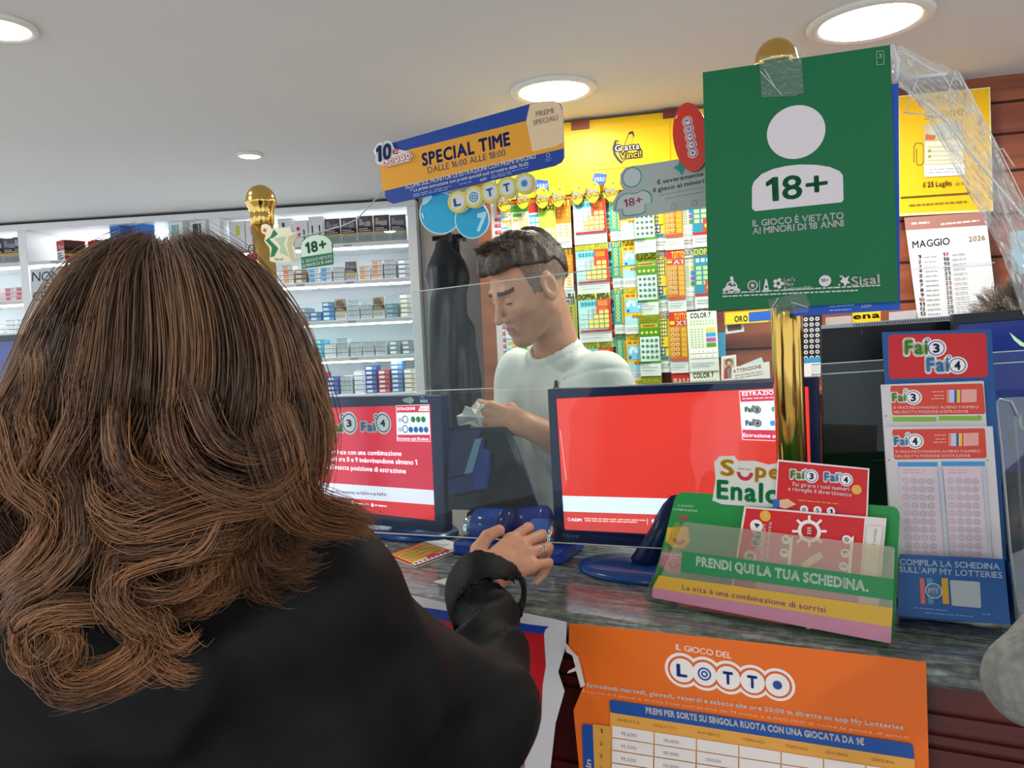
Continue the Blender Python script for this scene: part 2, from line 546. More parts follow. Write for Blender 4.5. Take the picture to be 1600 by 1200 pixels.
# ================================================================== CEILING LIGHTS
def downlight(x, y, r, power, label, glow=14.0):
    t = root('ceiling_light', (x, y, CEIL), label, 'ceiling light', 'round lights in the ceiling')
    MB().lathe([(r * 0.86, -0.001), (r * 1.0, -0.012), (r * 1.14, -0.008), (r * 1.16, 0.0)], M('#e8e6e0', 0.4), 40).build('trim_ring', t)
    MB().lathe([(r * 0.87, -0.004), (r * 0.87, -0.0085)], M('#fff6e6', 0.5, emit=glow), 40).build('diffuser', t)
    ld = bpy.data.lights.new('lamp', 'AREA')
    ld.shape = 'DISK'; ld.size = r * 1.7; ld.energy = power; ld.color = (1.0, 0.95, 0.87)
    lo = bpy.data.objects.new('lamp', ld)
    put(lo, t, WM[t.name] @ Matrix.Translation((0, 0, -0.0125)))
    return t
for px, py, r, pw, lb in (
        (865, 140, 0.112, 6, 'bright round ceiling light just above the tilted blue and orange sign'),
        (1358, 32, 0.125, 12, 'largest bright round ceiling light, above the green notice'),
        (390, 241, 0.042, 5, 'small round ceiling spotlight above the left brass post'),
        (-6, 40, 0.07, 8, 'round ceiling spotlight cut by the left edge of the photo')):
    p = onz(px, py, CEIL)
    downlight(p.x, p.y, r, pw, lb)
for x, y, pw in ((-0.9, -0.6, 10), (0.9, -0.9, 13), (2.3, 0.4, 12), (-2.4, 0.6, 9)):  # added unseen lamps, lighting the surfaces that face the camera
    downlight(x, y, 0.11, pw, 'round ceiling light on the customers\' side, outside the photo')

# ================================================================== COUNTER
A0 = onz(651, 934, CT)
ctr_m = Matrix((U, W_, Vector((0, 0, 1)))).transposed().to_4x4()
ctr_m.translation = Vector((A0.x, A0.y, 0))
ctr = root('counter', None, 'long shop counter with a grey green granite top and dark red wooden front', 'counter', mw=ctr_m)
L0, L1, CD = -1.35, 1.75, 0.42
# granite slab with a rounded front edge
prof = [(CD, CT - 0.042), (CD, CT)] + [(0.020 - 0.020 * math.sin(rad(a)), CT - 0.020 + 0.020 * math.cos(rad(a))) for a in range(0, 181, 20)] + [(0.02, CT - 0.042)]
k = len(prof)
mb = MB()
mb.add([(L0, y, z) for y, z in prof] + [(L1, y, z) for y, z in prof], [tuple(range(k)), tuple(range(k, 2 * k))[::-1]] + [((i + 1) % k, i, k + i, k + (i + 1) % k) for i in range(k)], m_granite)
mb.build('countertop', ctr)
mb = MB().box((L0, 0.03, 0.0), (L1, 0.055, CT - 0.042), m_wood_d)
for zz in (0.2, 0.42, 0.62, 0.80, 0.935, 0.955, 0.985):
    mb.box((L0, 0.022, zz), (L1, 0.032, zz + 0.012), m_wood_d)
mb.build('front_panel', ctr)
MB().box((L0, CD - 0.03, 0.0), (L1, CD - 0.005, CT - 0.042), m_wood_d).build('back_panel', ctr)

# ================================================================== CIGARETTE CABINET
cab = root('display_cabinet', None, 'white lit wall cabinet of shelves filled with cigarette packs', 'cabinet', mw=CB.mw.copy())
m_led = M('#f2fbff', 0.5, emit=13.0)
m_tag = M('#8d9499', 0.5)
def cu(px, py=450): return CB.uv(px, py)[0]
def cv(px, py): return CB.uv(px, py)[1]
BX = [(-3.4, cu(33, 430)), (cu(46, 430), cu(333, 430)), (cu(350, 430), cu(641, 430))]
EDG = [-3.42] + [None]
vtop = cv(500, 331)
vbot = local_z(CB, 0.75)
for a, bnd in ((BX[0][1], BX[1][0]), (BX[1][1], BX[2][0]), (BX[2][1], cu(655, 430))):
    MB().box((a, local_z(CB, 0), -0.36), (bnd, vtop, 0.004), m_white).build('upright', cab, bevel=0.002)
MB().box((-3.4, vtop, -0.36), (cu(655, 430), cv(500, 321), 0.006), m_white).build('top_rail', cab, bevel=0.003)
MB().box((-3.4, cv(500, 321), -0.36), (cu(655, 430), zc - 0.002, -0.03), M('#4b4e52', 0.7)).build('shadow_gap', cab)  # dark strip, the shade of the gap put into its colour
MB().box((-3.4, local_z(CB, 0), -0.40), (cu(655, 430), vtop, -0.355), noisy('cabinet_back', '#d9dddf', '#e0e4e6', (2, 2, 2), 0.5)).build('back_panel', cab)
MB().box((-3.4, local_z(CB, 0), -0.35), (cu(655, 430), local_z(CB, 0.75), 0.0), m_white).build('base_unit', cab)
SHV = {}
KY = dict(c1=365, c2=425, c3=490, c4=545, c5=600, a1=390, a2=450, a3=505, b1=380)
def shelf(bay, key, v):
    SHV[key] = v
    s = MB().box((BX[bay][0], v - 0.022, -0.355), (BX[bay][1], v, -0.002), m_white).build('shelf', cab)
    MB().box((BX[bay][0] + 0.015, v - 0.030, -0.035), (BX[bay][1] - 0.015, v - 0.022, -0.006), m_led).build('light_strip', s, label='glowing light strip under the shelf edge')
    mb = MB().box((BX[bay][0], v - 0.018, -0.002), (BX[bay][1], v - 0.003, 0.0), M('#d3d6d6', 0.5))
    x = BX[bay][0] + 0.12
    while x < BX[bay][1] - 0.1:
        for j in range(4):
            mb.box((x + 0.006 + j * 0.011, v - 0.014, -0.001), (x + 0.014 + j * 0.011, v - 0.008, 0.0006), M('#5a5f63', 0.5))
        x += 0.26
    mb.build('price_strip', s)
for key, y in (('c1', 386), ('c2', 444), ('c3', 505), ('c4', 563), ('c5', 622)):
    shelf(2, key, cv(500, y) + 0.012)
shelf(1, 'b1', cv(150, 406) + 0.012)
shelf(1, 'b2', cv(150, 520))
for key, y in (('a1', 414), ('a2', 473), ('a3', 524)):
    shelf(0, key, cv(20, y) + 0.012)
# strips added under the top rail, set back unseen, to light the bays
for bx in BX:
    MB().box((bx[0] + 0.02, vtop - 0.006, -0.34), (bx[1] - 0.02, vtop, -0.31), m_led).build('light_strip', cab, label='added unseen light strip under the top rail')

# ------------------------------------------------------------------ packs: one mesh per kind, a thing per pack
m_paper = M('#d8d8d6', 0.5)
def lying(base, accent, side=None, dark=None):
    """a pack lying down, its small end to the front: origin at the middle of the front lower edge"""
    mb = MB()
    w, h, d = 0.058, 0.0235, 0.086
    mb.box((-w / 2, 0.0004, -d), (w / 2, h - 0.0004, 0), M(base, 0.35))
    mb.add([(-w * .42, h * .22, .0005), (w * .08, h * .22, .0005), (w * .08, h * .78, .0005), (-w * .42, h * .78, .0005)], [(0, 1, 2, 3)], M(accent, 0.4))
    for j in range(2):
        mb.add([(w * .14, h * (.3 + .25 * j), .0005), (w * .42, h * (.3 + .25 * j), .0005), (w * .42, h * (.42 + .25 * j), .0005), (w * .14, h * (.42 + .25 * j), .0005)], [(0, 1, 2, 3)], M(dark or '#8a9096', 0.4))
    mb.add([(-w / 2, h - .003, .0006), (w / 2, h - .003, .0006), (w / 2, h - .0004, .0006), (-w / 2, h - .0004, .0006)], [(0, 1, 2, 3)], M(side or '#3c4348', 0.4))
    return mb.mesh('cigarette_pack')
def standing(w, h, top, mid, low, band='#d9a63a', t=0.022):
    """a pack upright with its warning picture, black text block, yellow band and pale lower part"""
    mb = MB()
    mb.box((-w / 2, 0.0003, -t), (w / 2, h, 0), M(low, 0.35))
    q = lambda x0, y0, x1, y1, m, z=.0005: mb.add([(w * (x0 - .5), h * y0, z), (w * (x1 - .5), h * y0, z), (w * (x1 - .5), h * y1, z), (w * (x0 - .5), h * y1, z)], [(0, 1, 2, 3)], m)
    q(0, .40, 1, .98, M('#17181a', 0.4))
    q(0, .60, 1, .98, M(top, 0.4), .0008)
    q(.12, .66, .5, .9, M(mid, 0.4), .001); q(.45, .62, .85, .8, M(mid, 0.4), .001); q(.3, .78, .7, .94, M('#5d5a60', 0.4), .0012)
    for j in range(2):
        q(.08, .45 + .07 * j, .85 - .2 * j, .475 + .07 * j, M('#d8d8d8', 0.4), .0009)
    q(0, .34, 1, .41, M(band, 0.4), .0008)
    for j in range(5):
        q(.1 + .16 * j, .1, .16 + .16 * j, .28, M('#77797a', 0.4), .0008)
    return mb.mesh('cigarette_pack')
PK = {
    'white and orange': lying('#dcdad3', '#d98f5a'), 'silver': lying('#c3c9cb', '#a9b0b4'), 'blue and white': lying('#d3dade', '#3d93c4'),
    'bright blue': lying('#3b8fd0', '#cfe3f0'), 'mid blue': lying('#4f7fb4', '#cfd9e6'), 'teal': lying('#6c98a2', '#9dbcc3'), 'cream': lying('#d9d3bd', '#efe9d6'),
    'cyan': lying('#35a3c4', '#9cd6e4'), 'dark silver': lying('#8e989d', '#e4e9ea'), 'red': lying('#c63b44', '#f0d9d9'), 'royal blue': lying('#2f4fa8', '#d7def0'),
    'white': lying('#e6e8e8', '#cdd2d5'), 'pale grey': lying('#b7bfc4', '#dfe3e5'), 'brown': lying('#8b7a6a', '#d9c7a8'), 'pink and white': lying('#e8d3d6', '#c4606e'),
    'grey blue': lying('#7d94a8', '#b9c6d1')}
ORD = ['bottom', 'second', 'third', 'fourth', 'fifth', 'sixth']
def nth(i, n):
    """place of pack i in a stack of n, from the bottom"""
    if n == 1: return 'single'
    if i == 0: return 'bottom'
    if i == n - 1: return 'topmost'
    return ('middle' if n == 3 else ORD[i] + ' from bottom')
def packs(key, rows, shelf_name):
    v = SHV[key] + 0.0003
    for j, (px, n, kind) in enumerate(rows):
        u = cu(px, KY[key]) - .004
        z = -0.03 - 0.012 * (j % 3 == 1)
        for i in range(n):
            o = bpy.data.objects.new('cigarette_pack', PK[kind])
            put(o, None, CB.mw @ Matrix.Translation((u + RNG.uniform(-.001, .001), v + i * 0.0237, z - RNG.uniform(0, .004))))
            if n == 1:
                lb = f'{kind} cigarette pack lying alone, {place(j, len(rows))} on the {shelf_name}'
            else:
                lb = f'{kind} cigarette pack, {nth(i, n)} in the {place(j, len(rows))} stack on the {shelf_name}'
            tag(o, lb, 'cigarette pack', 'cigarette packs on the ' + shelf_name)
ON = ['first', 'second', 'third', 'fourth', 'fifth', 'sixth', 'seventh', 'eighth', 'ninth', 'tenth', 'eleventh', 'twelfth']
def place(j, n):
    return 'rightmost' if j == n - 1 else f'{ON[n - 1 - j]}-from-right'
packs('c2', [(385, 4, 'white and orange'), (429, 3, 'white'), (447, 4, 'white and orange'), (467, 3, 'brown'), (487, 3, 'blue and white'), (507, 3, 'blue and white'), (527, 3, 'silver'), (567, 3, 'white and orange'), (588, 4, 'white and orange'), (608, 4, 'silver'), (629, 4, 'pale grey')], 'second shelf')
packs('c3', [(452, 3, 'pink and white'), (471, 3, 'grey blue'), (491, 2, 'mid blue'), (511, 4, 'bright blue'), (550, 4, 'silver'), (571, 3, 'silver'), (611, 3, 'teal'), (633, 5, 'cream')], 'third shelf')
packs('c4', [(478, 3, 'cyan'), (496, 4, 'cyan'), (514, 3, 'white'), (533, 4, 'silver'), (554, 3, 'silver'), (574, 3, 'silver'), (594, 3, 'silver'), (615, 3, 'dark silver'), (636, 3, 'dark silver')], 'fourth shelf')
packs('c5', [(478, 4, 'red'), (498, 5, 'red'), (518, 4, 'royal blue'), (539, 4, 'silver'), (560, 5, 'white'), (579, 6, 'royal blue'), (599, 5, 'red'), (619, 7, 'mid blue'), (640, 5, 'cream')], 'lowest shelf')
packs('a2', [(-22, 3, 'pink and white'), (6, 3, 'pink and white'), (26, 3, 'pink and white')], 'far left middle shelf')
packs('a3', [(-18, 2, 'white'), (8, 3, 'white'), (29, 3, 'white')], 'far left lower shelf')
def upright_pack(key, px, me, label, z=-0.03, name='cigarette_pack', cat='cigarette pack', group=None):
    o = bpy.data.objects.new(name, me)
    put(o, None, CB.mw @ Matrix.Translation((cu(px, KY[key]), SHV[key] + 0.0004, z)))
    return tag(o, label, cat, group)
st1 = standing(0.058, 0.098, '#5a5657', '#7c7474', '#a9a9ab')
st2 = standing(0.060, 0.110, '#a98a5a', '#6d4a35', '#c7c6c3')
upright_pack('c2', 546, st1, 'upright grey cigarette pack with a warning picture, on the second shelf', group='upright warning packs')
upright_pack('c3', 530, st2, 'upright tan cigarette pack with a warning picture, left one on the third shelf', group='upright warning packs')
upright_pack('c3', 590, st2, 'upright tan cigarette pack with a warning picture, right one on the third shelf', group='upright warning packs')
bigA, bigB = standing(0.081, 0.136, '#55535f', '#8b8a94', '#a3a5a4'), standing(0.081, 0.140, '#4c4344', '#b3a7a3', '#a3a5a4')
for i, (px, me) in enumerate(((515, bigA), (541, bigA), (567, bigB), (593, bigB), (619, bigA))):
    upright_pack('c1', px, me, f'{("leftmost", "second from left", "middle", "second from right", "rightmost")[i]} of the five dark tobacco pouches on the top shelf', -0.05, 'tobacco_pouch', 'tobacco pouch', 'dark tobacco pouches')
for i, (px, me) in enumerate(((-14, bigB), (7, bigA), (24, bigB))):
    upright_pack('a1', px, me, f'dark warning pouch on the upper far left shelf, {("cut off by the photo edge", "half cut by the photo edge", "beside the white upright")[i]}', -0.04, 'tobacco_pouch', 'tobacco pouch', 'dark tobacco pouches at the far left')
# clear tray the pouches stand in
c = clear('clear_tray_plastic', gloss=0.05, haze=0.05)
def tray(key, px0, px1, label, h=0.05, d=0.11):
    a, bq = cu(px0, 450), cu(px1, 450)
    mb = MB()
    v = SHV[key]
    mb.box((a, v, -0.022), (bq, v + h, -0.0195), c)
    for x in (a, bq - 0.002):
        mb.box((x, v, -d), (x + 0.002, v + h + 0.03, -0.022), c)
    tag(mb.build('clear_tray', mw=CB.mw), label, 'tray')
tray('c1', 503, 634, 'clear plastic tray holding the dark tobacco pouches')
# white boxes with coloured stripes on the top shelf
def box_mesh(name, w, h, d, base, marks):
    mb = MB().box((-w / 2, 0.0003, -d), (w / 2, h, 0), M(base, 0.35))
    for i, (x0, y0, x1, y1, cc) in enumerate(marks):
        mb.add([(w * (x0 - .5), h * y0, .0006 + i * .0002), (w * (x1 - .5), h * y0, .0006 + i * .0002), (w * (x1 - .5), h * y1, .0006 + i * .0002), (w * (x0 - .5), h * y1, .0006 + i * .0002)], [(0, 1, 2, 3)], M(cc, 0.4))
    return mb.mesh(name)
for px, w, h, mk, lb in (
        (365, .084, .150, [(.45, .5, .68, .85, '#c6cf3c')], 'white device box with a yellow green stripe, leftmost on the top shelf'),
        (391, .084, .150, [(.35, .5, .6, .85, '#b02a5c')], 'white device box with a crimson stripe, beside the brass post'),
        (441, .076, .150, [(.3, .5, .5, .85, '#3c4448')], 'white device box with a dark slit, right of the brass post'),
        (466, .072, .135, [(.2, .62, .42, .75, '#b8305a'), (.25, .4, .45, .52, '#b8305a'), (.68, .2, .78, .65, '#2a2d31')], 'white box with two small crimson squares on the top shelf'),
        (490, .076, .150, [(.2, .3, .3, .7, '#2a2d31'), (.7, .3, .8, .7, '#2a2d31')], 'white box with two black slits on the top shelf')):
    upright_pack('c1', px, box_mesh('device_box', w, h, 0.06, '#e4e4e8', mk), lb, -0.04, 'device_box', 'box', 'white device boxes on the top shelf')
def lettered_box(key, px, w, h, d, yaw, base, draw, label, name, cat, group, z=-0.05):
    mb = MB().box((-w / 2, 0.0004, -d), (w / 2, h, 0), M(base, 0.35))
    draw(mb, w, h)
    o = bpy.data.objects.new(name, mb.mesh(name))
    put(o, None, CB.mw @ Matrix.Translation((cu(px, KY[key]), SHV[key] + 0.0004, z)) @ Matrix.Rotation(rad(yaw), 4, 'Y'))
    tag(o, label, cat, group)
def q_(mb, w, h, x0, y0, x1, y1, cc, z=.0006):
    mb.add([(w * (x0 - .5), h * y0, z), (w * (x1 - .5), h * y0, z), (w * (x1 - .5), h * y1, z), (w * (x0 - .5), h * y1, z)], [(0, 1, 2, 3)], M(cc, 0.4))
def t_(mb, s, w, h, x0, y0, x1, ch, cc, z=.001):
    V, F, Wd = text_geo(s, 1)
    k = w * (x1 - x0) / Wd
    mb.add([(w * (x0 - .5) + x * k, h * y0 + y * h * ch / .7, z) for x, y in V], F, M(cc, 0.4))
def red_draw(mb, w, h):
    q_(mb, w, h, 0, 0, 1, .5, '#e6e2e0'); t_(mb, 'Winston', w, h, .22, .58, .95, .2, '#f0e6e6')
    for j in range(3): q_(mb, w, h, .08, .1 + .12 * j, .8 - .1 * j, .15 + .12 * j, '#3b3b3d', .0008)
    # warning side
    z = [(w / 2 + .0006, 0), (w / 2 + .0006, 1)]
    for y0, y1, cc in ((.32, .95, '#4d3c33'), (.22, .34, '#d9a63a'), (.5, .62, '#141414'), (.0, .2, '#b3282c')):
        mb.add([(w / 2 + .0006, h * y0, 0), (w / 2 + .0006, h * y0, -.1), (w / 2 + .0006, h * y1, -.1), (w / 2 + .0006, h * y1, 0)], [(0, 1, 2, 3)], M(cc, 0.4))
lettered_box('b1', 84, .092, .108, .11, -32, '#bf2a30', red_draw, 'red and white tobacco box nearest the left end of its shelf', 'tobacco_box', 'box', 'red tobacco boxes')
lettered_box('b1', 134, .092, .098, .11, -32, '#bf2a30', red_draw, 'red and white tobacco box standing beside the blue boxes', 'tobacco_box', 'box', 'red tobacco boxes')
def blue_draw(mb, w, h):
    t_(mb, 'hordy', w, h, .1, .8, .6, .09, '#e6f0fb')
    mb.add([(w * (-.05), h * .2, .0007), (w * .05, h * .2, .0007), (w * .2, h * .6, .0007), (w * .1, h * .6, .0007)], [(0, 1, 2, 3)], M('#2c3d5c', 0.3))
lettered_box('b1', 172, .10, .165, .07, -28, '#2d7fd4', blue_draw, 'bright blue device box, the left one of the two', 'device_box', 'box', 'blue device boxes')
lettered_box('b1', 207, .10, .165, .07, -22, '#2d7fd4', blue_draw, 'bright blue device box, the right one of the two', 'device_box', 'box', 'blue device boxes')
lettered_box('b1', 268, .10, .18, .07, -18, '#e9eeee', lambda mb, w, h: (q_(mb, w, h, .2, .15, .55, .85, '#86b5b4'), q_(mb, w, h, .6, .15, .7, .85, '#6d9b9c')), 'white box with a teal device pictured on it', 'device_box', 'box', 'white device boxes on the middle shelf')
lettered_box('b1', 303, .11, .19, .07, -18, '#e9eeee', lambda mb, w, h: (q_(mb, w, h, .2, .1, .55, .8, '#3e464c'), q_(mb, w, h, .6, .1, .72, .8, '#2c3338'), t_(mb, 'LIMA', w, h, .2, .14, .55, .08, '#c9ced2')), 'white box with a dark device pictured on it', 'device_box', 'box', 'white device boxes on the middle shelf')
# handwritten notice under the middle shelf
nt = Pan(CB.O + CB.N * 0.008, 5.5)
nt.solid([(47, 421), (215, 411), (222, 515), (52, 523)], M('#ccd3d9', 0.5), 0.0015)
for s, a in (('NON SI', (50, 440, 112, 437, 15)), ('FA', (69, 455, 95, 453, 13)), ('CREDITO', (51, 470, 128, 466, 14))):
    nt.text(s, *a, M('#26292d', 0.6), 0, slant=.12)
nt.make('paper_notice', label='handwritten white paper notice taped below the red tobacco boxes', cat='notice')
# ================================================================== LOTTERY TICKET WALL
def tint(*c): return [M(x, 0.45) for x in c]
class Tk(MB):
    """a scratch ticket drawn in its own frame, 0..1 across and 0..1 down, on a sheet w by h"""
    def __init__(s, w, h, base):
        super().__init__(); s.w, s.h, s.z = w, h, 0.0
        s.box((-w / 2, -h, -0.0008), (w / 2, 0, 0), M('#dde3de', 0.5))
        s.q(0, 0, 1, .80, base)
    def q(s, a0, b0, a1, b1, c):
        s.z += .0002; w, h, z = s.w, s.h, s.z
        s.add([(w * (a0 - .5), -h * b1, z), (w * (a1 - .5), -h * b1, z), (w * (a1 - .5), -h * b0, z), (w * (a0 - .5), -h * b0, z)], [(0, 1, 2, 3)], M(c, 0.4)); return s
    def d(s, a, b, r, c, n=10):
        s.z += .0001
        s.add([(s.w * (a - .5) + r * s.w * math.cos(2 * math.pi * i / n), -s.h * b + r * s.w * math.sin(2 * math.pi * i / n), s.z) for i in range(n)], [tuple(range(n))], M(c, 0.4)); return s
    def t(s, tx, a0, b, a1, ch, c, wt=2, halo=None):
        V, F, W = text_geo(tx, wt)
        for cc, w2 in ((halo, 3), (c, 1)) if halo else ((c, wt),):
            V, F, W = text_geo(tx, w2); s.z += .0002
            k = s.w * (a1 - a0) / W
            s.add([(s.w * (a0 - .5) + x * k, -s.h * b + y * s.h * ch / .7, s.z) for x, y in V], F, M(cc, 0.4))
        return s
    def grid(s, a0, b0, a1, b1, nx, ny, c, back=None, g=.2, skip=None):
        if back: s.q(a0 - .02, b0 - .012, a1 + .02, b1 + .012, back)
        s.z += .0002
        for i in range(nx):
            for j in range(ny):
                if skip and skip(i, j): continue
                x0, x1 = a0 + (a1 - a0) * (i + g / 2) / nx, a0 + (a1 - a0) * (i + 1 - g / 2) / nx
                y0, y1 = b0 + (b1 - b0) * (j + g / 2) / ny, b0 + (b1 - b0) * (j + 1 - g / 2) / ny
                s.add([(s.w * (x0 - .5), -s.h * y1, s.z), (s.w * (x1 - .5), -s.h * y1, s.z), (s.w * (x1 - .5), -s.h * y0, s.z), (s.w * (x0 - .5), -s.h * y0, s.z)], [(0, 1, 2, 3)], M(c, 0.4))
        return s
    def print_(s):
        for j in range(2):
            s.q(.08, .86 + .045 * j, .86 - .15 * j, .872 + .045 * j, '#9aa29d')
        return s
    def end(s): return s.print_().mesh('ticket')
def tk_doppia(w, h, base='#8fd3c8', red='#d8352f', grid_c='#dfe27a'):
    t = Tk(w, h, base)
    t.q(.55, .1, 1, .45, '#e9553a').q(0, .3, .4, .8, '#a9dfe0').q(.9, .05, 1, .78, red)
    t.q(0, .0, 1, .125, '#b8d84a').t('DOPPIA SFIDA', .03, .115, .97, .095, '#f2e43a', 2, '#2c4a2c')
    t.grid(.08, .16, .6, .26, 5, 1, '#2c8fae', None, .25).q(.62, .17, .9, .27, '#e8862e')
    t.grid(.3, .34, .95, .72, 4, 4, grid_c, None, .18, lambda i, j: i + j < 2).grid(.04, .34, .28, .72, 2, 4, '#bfe3d2')
    for i in range(5): t.q(.3 + .16 * i, .34, .312 + .16 * i, .72, '#c8372c')
    for j in range(5): t.q(.3, .34 + .095 * j, .95, .347 + .095 * j, '#c8372c')
    return t.q(.05, .75, 1, .79, '#b3272b').end()
def tk_tutto(w, h):
    t = Tk(w, h, '#3fa48f')
    t.q(0, 0, 1, .13, '#2b8f80').t('TUTTO', .05, .12, .98, .1, '#f0c93a', 2)
    for j in range(7): t.d(.25, .19 + .085 * j, .11, '#e9df7a').d(.25, .19 + .085 * j, .06, '#2b8f80')
    t.q(.5, .15, .95, .78, '#d9b32f').grid(.55, .2, .9, .75, 2, 7, '#c49a1e')
    return t.end()
def tk_turista(w, h):
    t = Tk(w, h, '#edc62e')
    t.q(0, .62, 1, .8, '#a9d8e0').t('TURISTA', .03, .12, .97, .1, '#f4dc32', 2, '#4f4a12')
    t.grid(.05, .15, .95, .22, 3, 1, '#c4622c', None, .3)
    t.q(.05, .25, .95, .55, '#7cc7e8')
    for i in range(9): t.d(random.uniform(.15, .85), random.uniform(.28, .52), random.uniform(.05, .12), random.choice(['#d9f0f8', '#2f8fc4', '#bfe4f2']))
    t.d(.2, .5, .07, '#155a8c').grid(.4, .58, .95, .66, 3, 1, '#b5761f', None, .3)
    return t.end()
def tk_miliard(w, h):
    t = Tk(w, h, '#5d9e2e')
    t.q(0, .0, 1, .13, '#86b83a').t('MILIARDARIO', .02, .115, .98, .09, '#e8d43a', 2, '#3f5f14')
    t.q(.1, .15, .9, .21, '#d9b32f').q(.2, .165, .8, .195, '#8f6a12').q(0, .23, 1, .35, '#4b8a22')
    for i in range(4): t.d(.16 + .22 * i, .29, .07, '#d6dc4e')
    t.q(.03, .36, .97, .76, '#d3e6dc')
    for i in range(4):
        for j in range(4): t.d(.16 + .22 * i, .42 + .09 * j, .08, '#6f9c86', 8).d(.19 + .22 * i, .425 + .09 * j, .05, '#2f5a44', 6)
    return t.q(0, .77, .5, .8, '#2f6f4a').end()
def tk_numeri(w, h):
    t = Tk(w, h, '#ead23a')
    t.t('NUMERI', .03, .11, .97, .1, '#f4f4ee', 2, '#5c5c54').q(.05, .14, .72, .6, '#4c5a3c')
    t.grid(.08, .15, .7, .59, 4, 7, '#e6dc7a', None, .25).q(.5, .42, .98, .58, '#eac524')
    t.q(.05, .58, .55, .72, '#3f4658').grid(.08, .59, .52, .71, 2, 2, '#c9cfd6', None, .3).q(.1, .73, .95, .8, '#7fb3a4').q(.3, .74, .7, .79, '#3d6f78')
    return t.end()
def tk_tutto_red(w, h):
    t = Tk(w, h, '#d4923c')
    t.q(0, 0, 1, .24, '#cf3a2a').t('TUTTO', .3, .13, .98, .1, '#f0c93a', 2).t('X1', .4, .225, .9, .075, '#f3d9cf', 2).q(.04, .15, .3, .21, '#e8d03a')
    for i in range(2):
        for j in range(6): t.d(.17 + .26 * i, .3 + .078 * j, .105, '#efc784').d(.17 + .26 * i, .3 + .078 * j, .055, '#b3702a')
    t.grid(.62, .26, .95, .74, 1, 6, '#dba63a', '#b9801f', .15).q(0, .75, 1, .8, '#c9573a')
    return t.end()
def tk_color(w, h, full=True):
    t = Tk(w, h, '#e9f1dc')
    t.t('COLOR 7', .12, .11, .8, .08, '#3a4a6a', 2)
    t.grid(.08, .14, .92, .24, 8, 2, '#bccfa4', None, .35).grid(.08, .28, .55, .62, 4, 8, '#b7cba2', None, .4)
    for i, cc in enumerate(('#ecd04e', '#3a9fd6', '#b55fae', '#5f9a3a')): t.q(.62, .28 + .085 * i, .94, .345 + .085 * i, cc)
    t.q(.06, .64, .94, .7, '#f4f7f0').grid(.1, .655, .9, .69, 5, 1, '#8a9a8a', None, .7).q(.06, .72, .94, .78, '#f4f7f0').grid(.1, .735, .9, .77, 4, 1, '#5f6f66', None, .7)
    return t.end()
def tk_doppia_blue(w, h):
    t = Tk(w, h, '#2f88a4')
    t.q(0, 0, 1, .14, '#4a9a6a').t('DOPPIA', .04, .125, .98, .1, '#f0e03a', 2, '#1f4a5a')
    t.grid(.05, .17, .95, .26, 4, 1, '#bfe0d8', None, .3).grid(.05, .3, .95, .62, 3, 4, '#b9d88a', None, .25)
    t.q(.45, .55, 1, .76, '#d8452f').d(.6, .66, .09, '#f0d43a').d(.84, .66, .09, '#f0d43a').q(0, .76, 1, .8, '#b3272b')
    return t.end()
def tk_pale(w, h):                 # pale blue with small orange words
    t = Tk(w, h, '#bfe3ee')
    for j in range(3): t.q(.1, .08 + .24 * j, .9, .15 + .24 * j, '#e3a93c').q(.3, .18 + .24 * j, .6, .22 + .24 * j, '#e8c04e').q(.05, .24 + .24 * j, .45, .27 + .24 * j, '#7aa9c4')
    return t.end()
def tk_lime(w, h):
    t = Tk(w, h, '#a9d84a')
    t.q(.0, .0, 1, .1, '#d6ea7a').t('MAXI', .1, .1, .9, .08, '#f4f43a', 2, '#4a7a1a').q(.1, .2, .6, .34, '#e6e84e').grid(.1, .38, .95, .66, 4, 3, '#e7ecb8', None, .25).q(.5, .66, 1, .78, '#d8552f')
    return t.end()
def tk_redblue(w, h):
    t = Tk(w, h, '#d8e6ee')
    t.q(0, 0, 1, .12, '#d23a34').q(.05, .15, .95, .4, '#3a9ad0').grid(.1, .18, .9, .38, 3, 2, '#bfe0f0', None, .2)
    t.t('33', .1, .66, .9, .2, '#cfe6ee', 2, '#3a4a5a').q(0, .7, 1, .8, '#c8433c')
    return t.end()
def tk_green(w, h):
    t = Tk(w, h, '#d9ecc0')
    t.q(0, 0, 1, .1, '#4aa83a').q(.45, .2, .98, .4, '#eeb98a').q(.1, .12, .6, .17, '#4aa83a').q(.05, .45, .9, .62, '#e3eec2').q(.0, .66, 1, .7, '#3f9a34').q(.1, .2, .4, .24, '#d6a64a')
    return t.end()
def tk_orange(w, h):
    t = Tk(w, h, '#e88f2a')
    t.q(0, 0, 1, .14, '#5a4a1a').t('MI', .1, .13, .9, .1, '#f0d43a', 2).grid(.1, .2, .9, .36, 3, 2, '#f0b04a', None, .3).q(0, .5, 1, .8, '#f3dcae').grid(.1, .52, .9, .78, 2, 4, '#d6a070', None, .5)
    return t.end()
def tk_redmark(w, h):
    t = Tk(w, h, '#f2eef0')
    for j in range(5): t.q(.15, .04 + .16 * j, .8, .12 + .16 * j, '#c43a52').q(.4, .06 + .16 * j, .9, .09 + .16 * j, '#e8a0ac')
    return t.end()
def tk_dark(w, h):
    t = Tk(w, h, '#b7b93a')
    t.q(0, 0, 1, .16, '#39433c').t('NCIJ', .1, .14, .9, .1, '#e6ece4', 2).grid(.1, .2, .9, .78, 3, 8, '#6d7a2a', None, .3)
    return t.end()
def tk_fifty(w, h):
    t = Tk(w, h, '#c8342e')
    t.t('50X', .1, .4, .95, .3, '#f2ead6', 2).grid(.1, .45, .9, .76, 4, 4, '#d9a33a')
    return t.end()
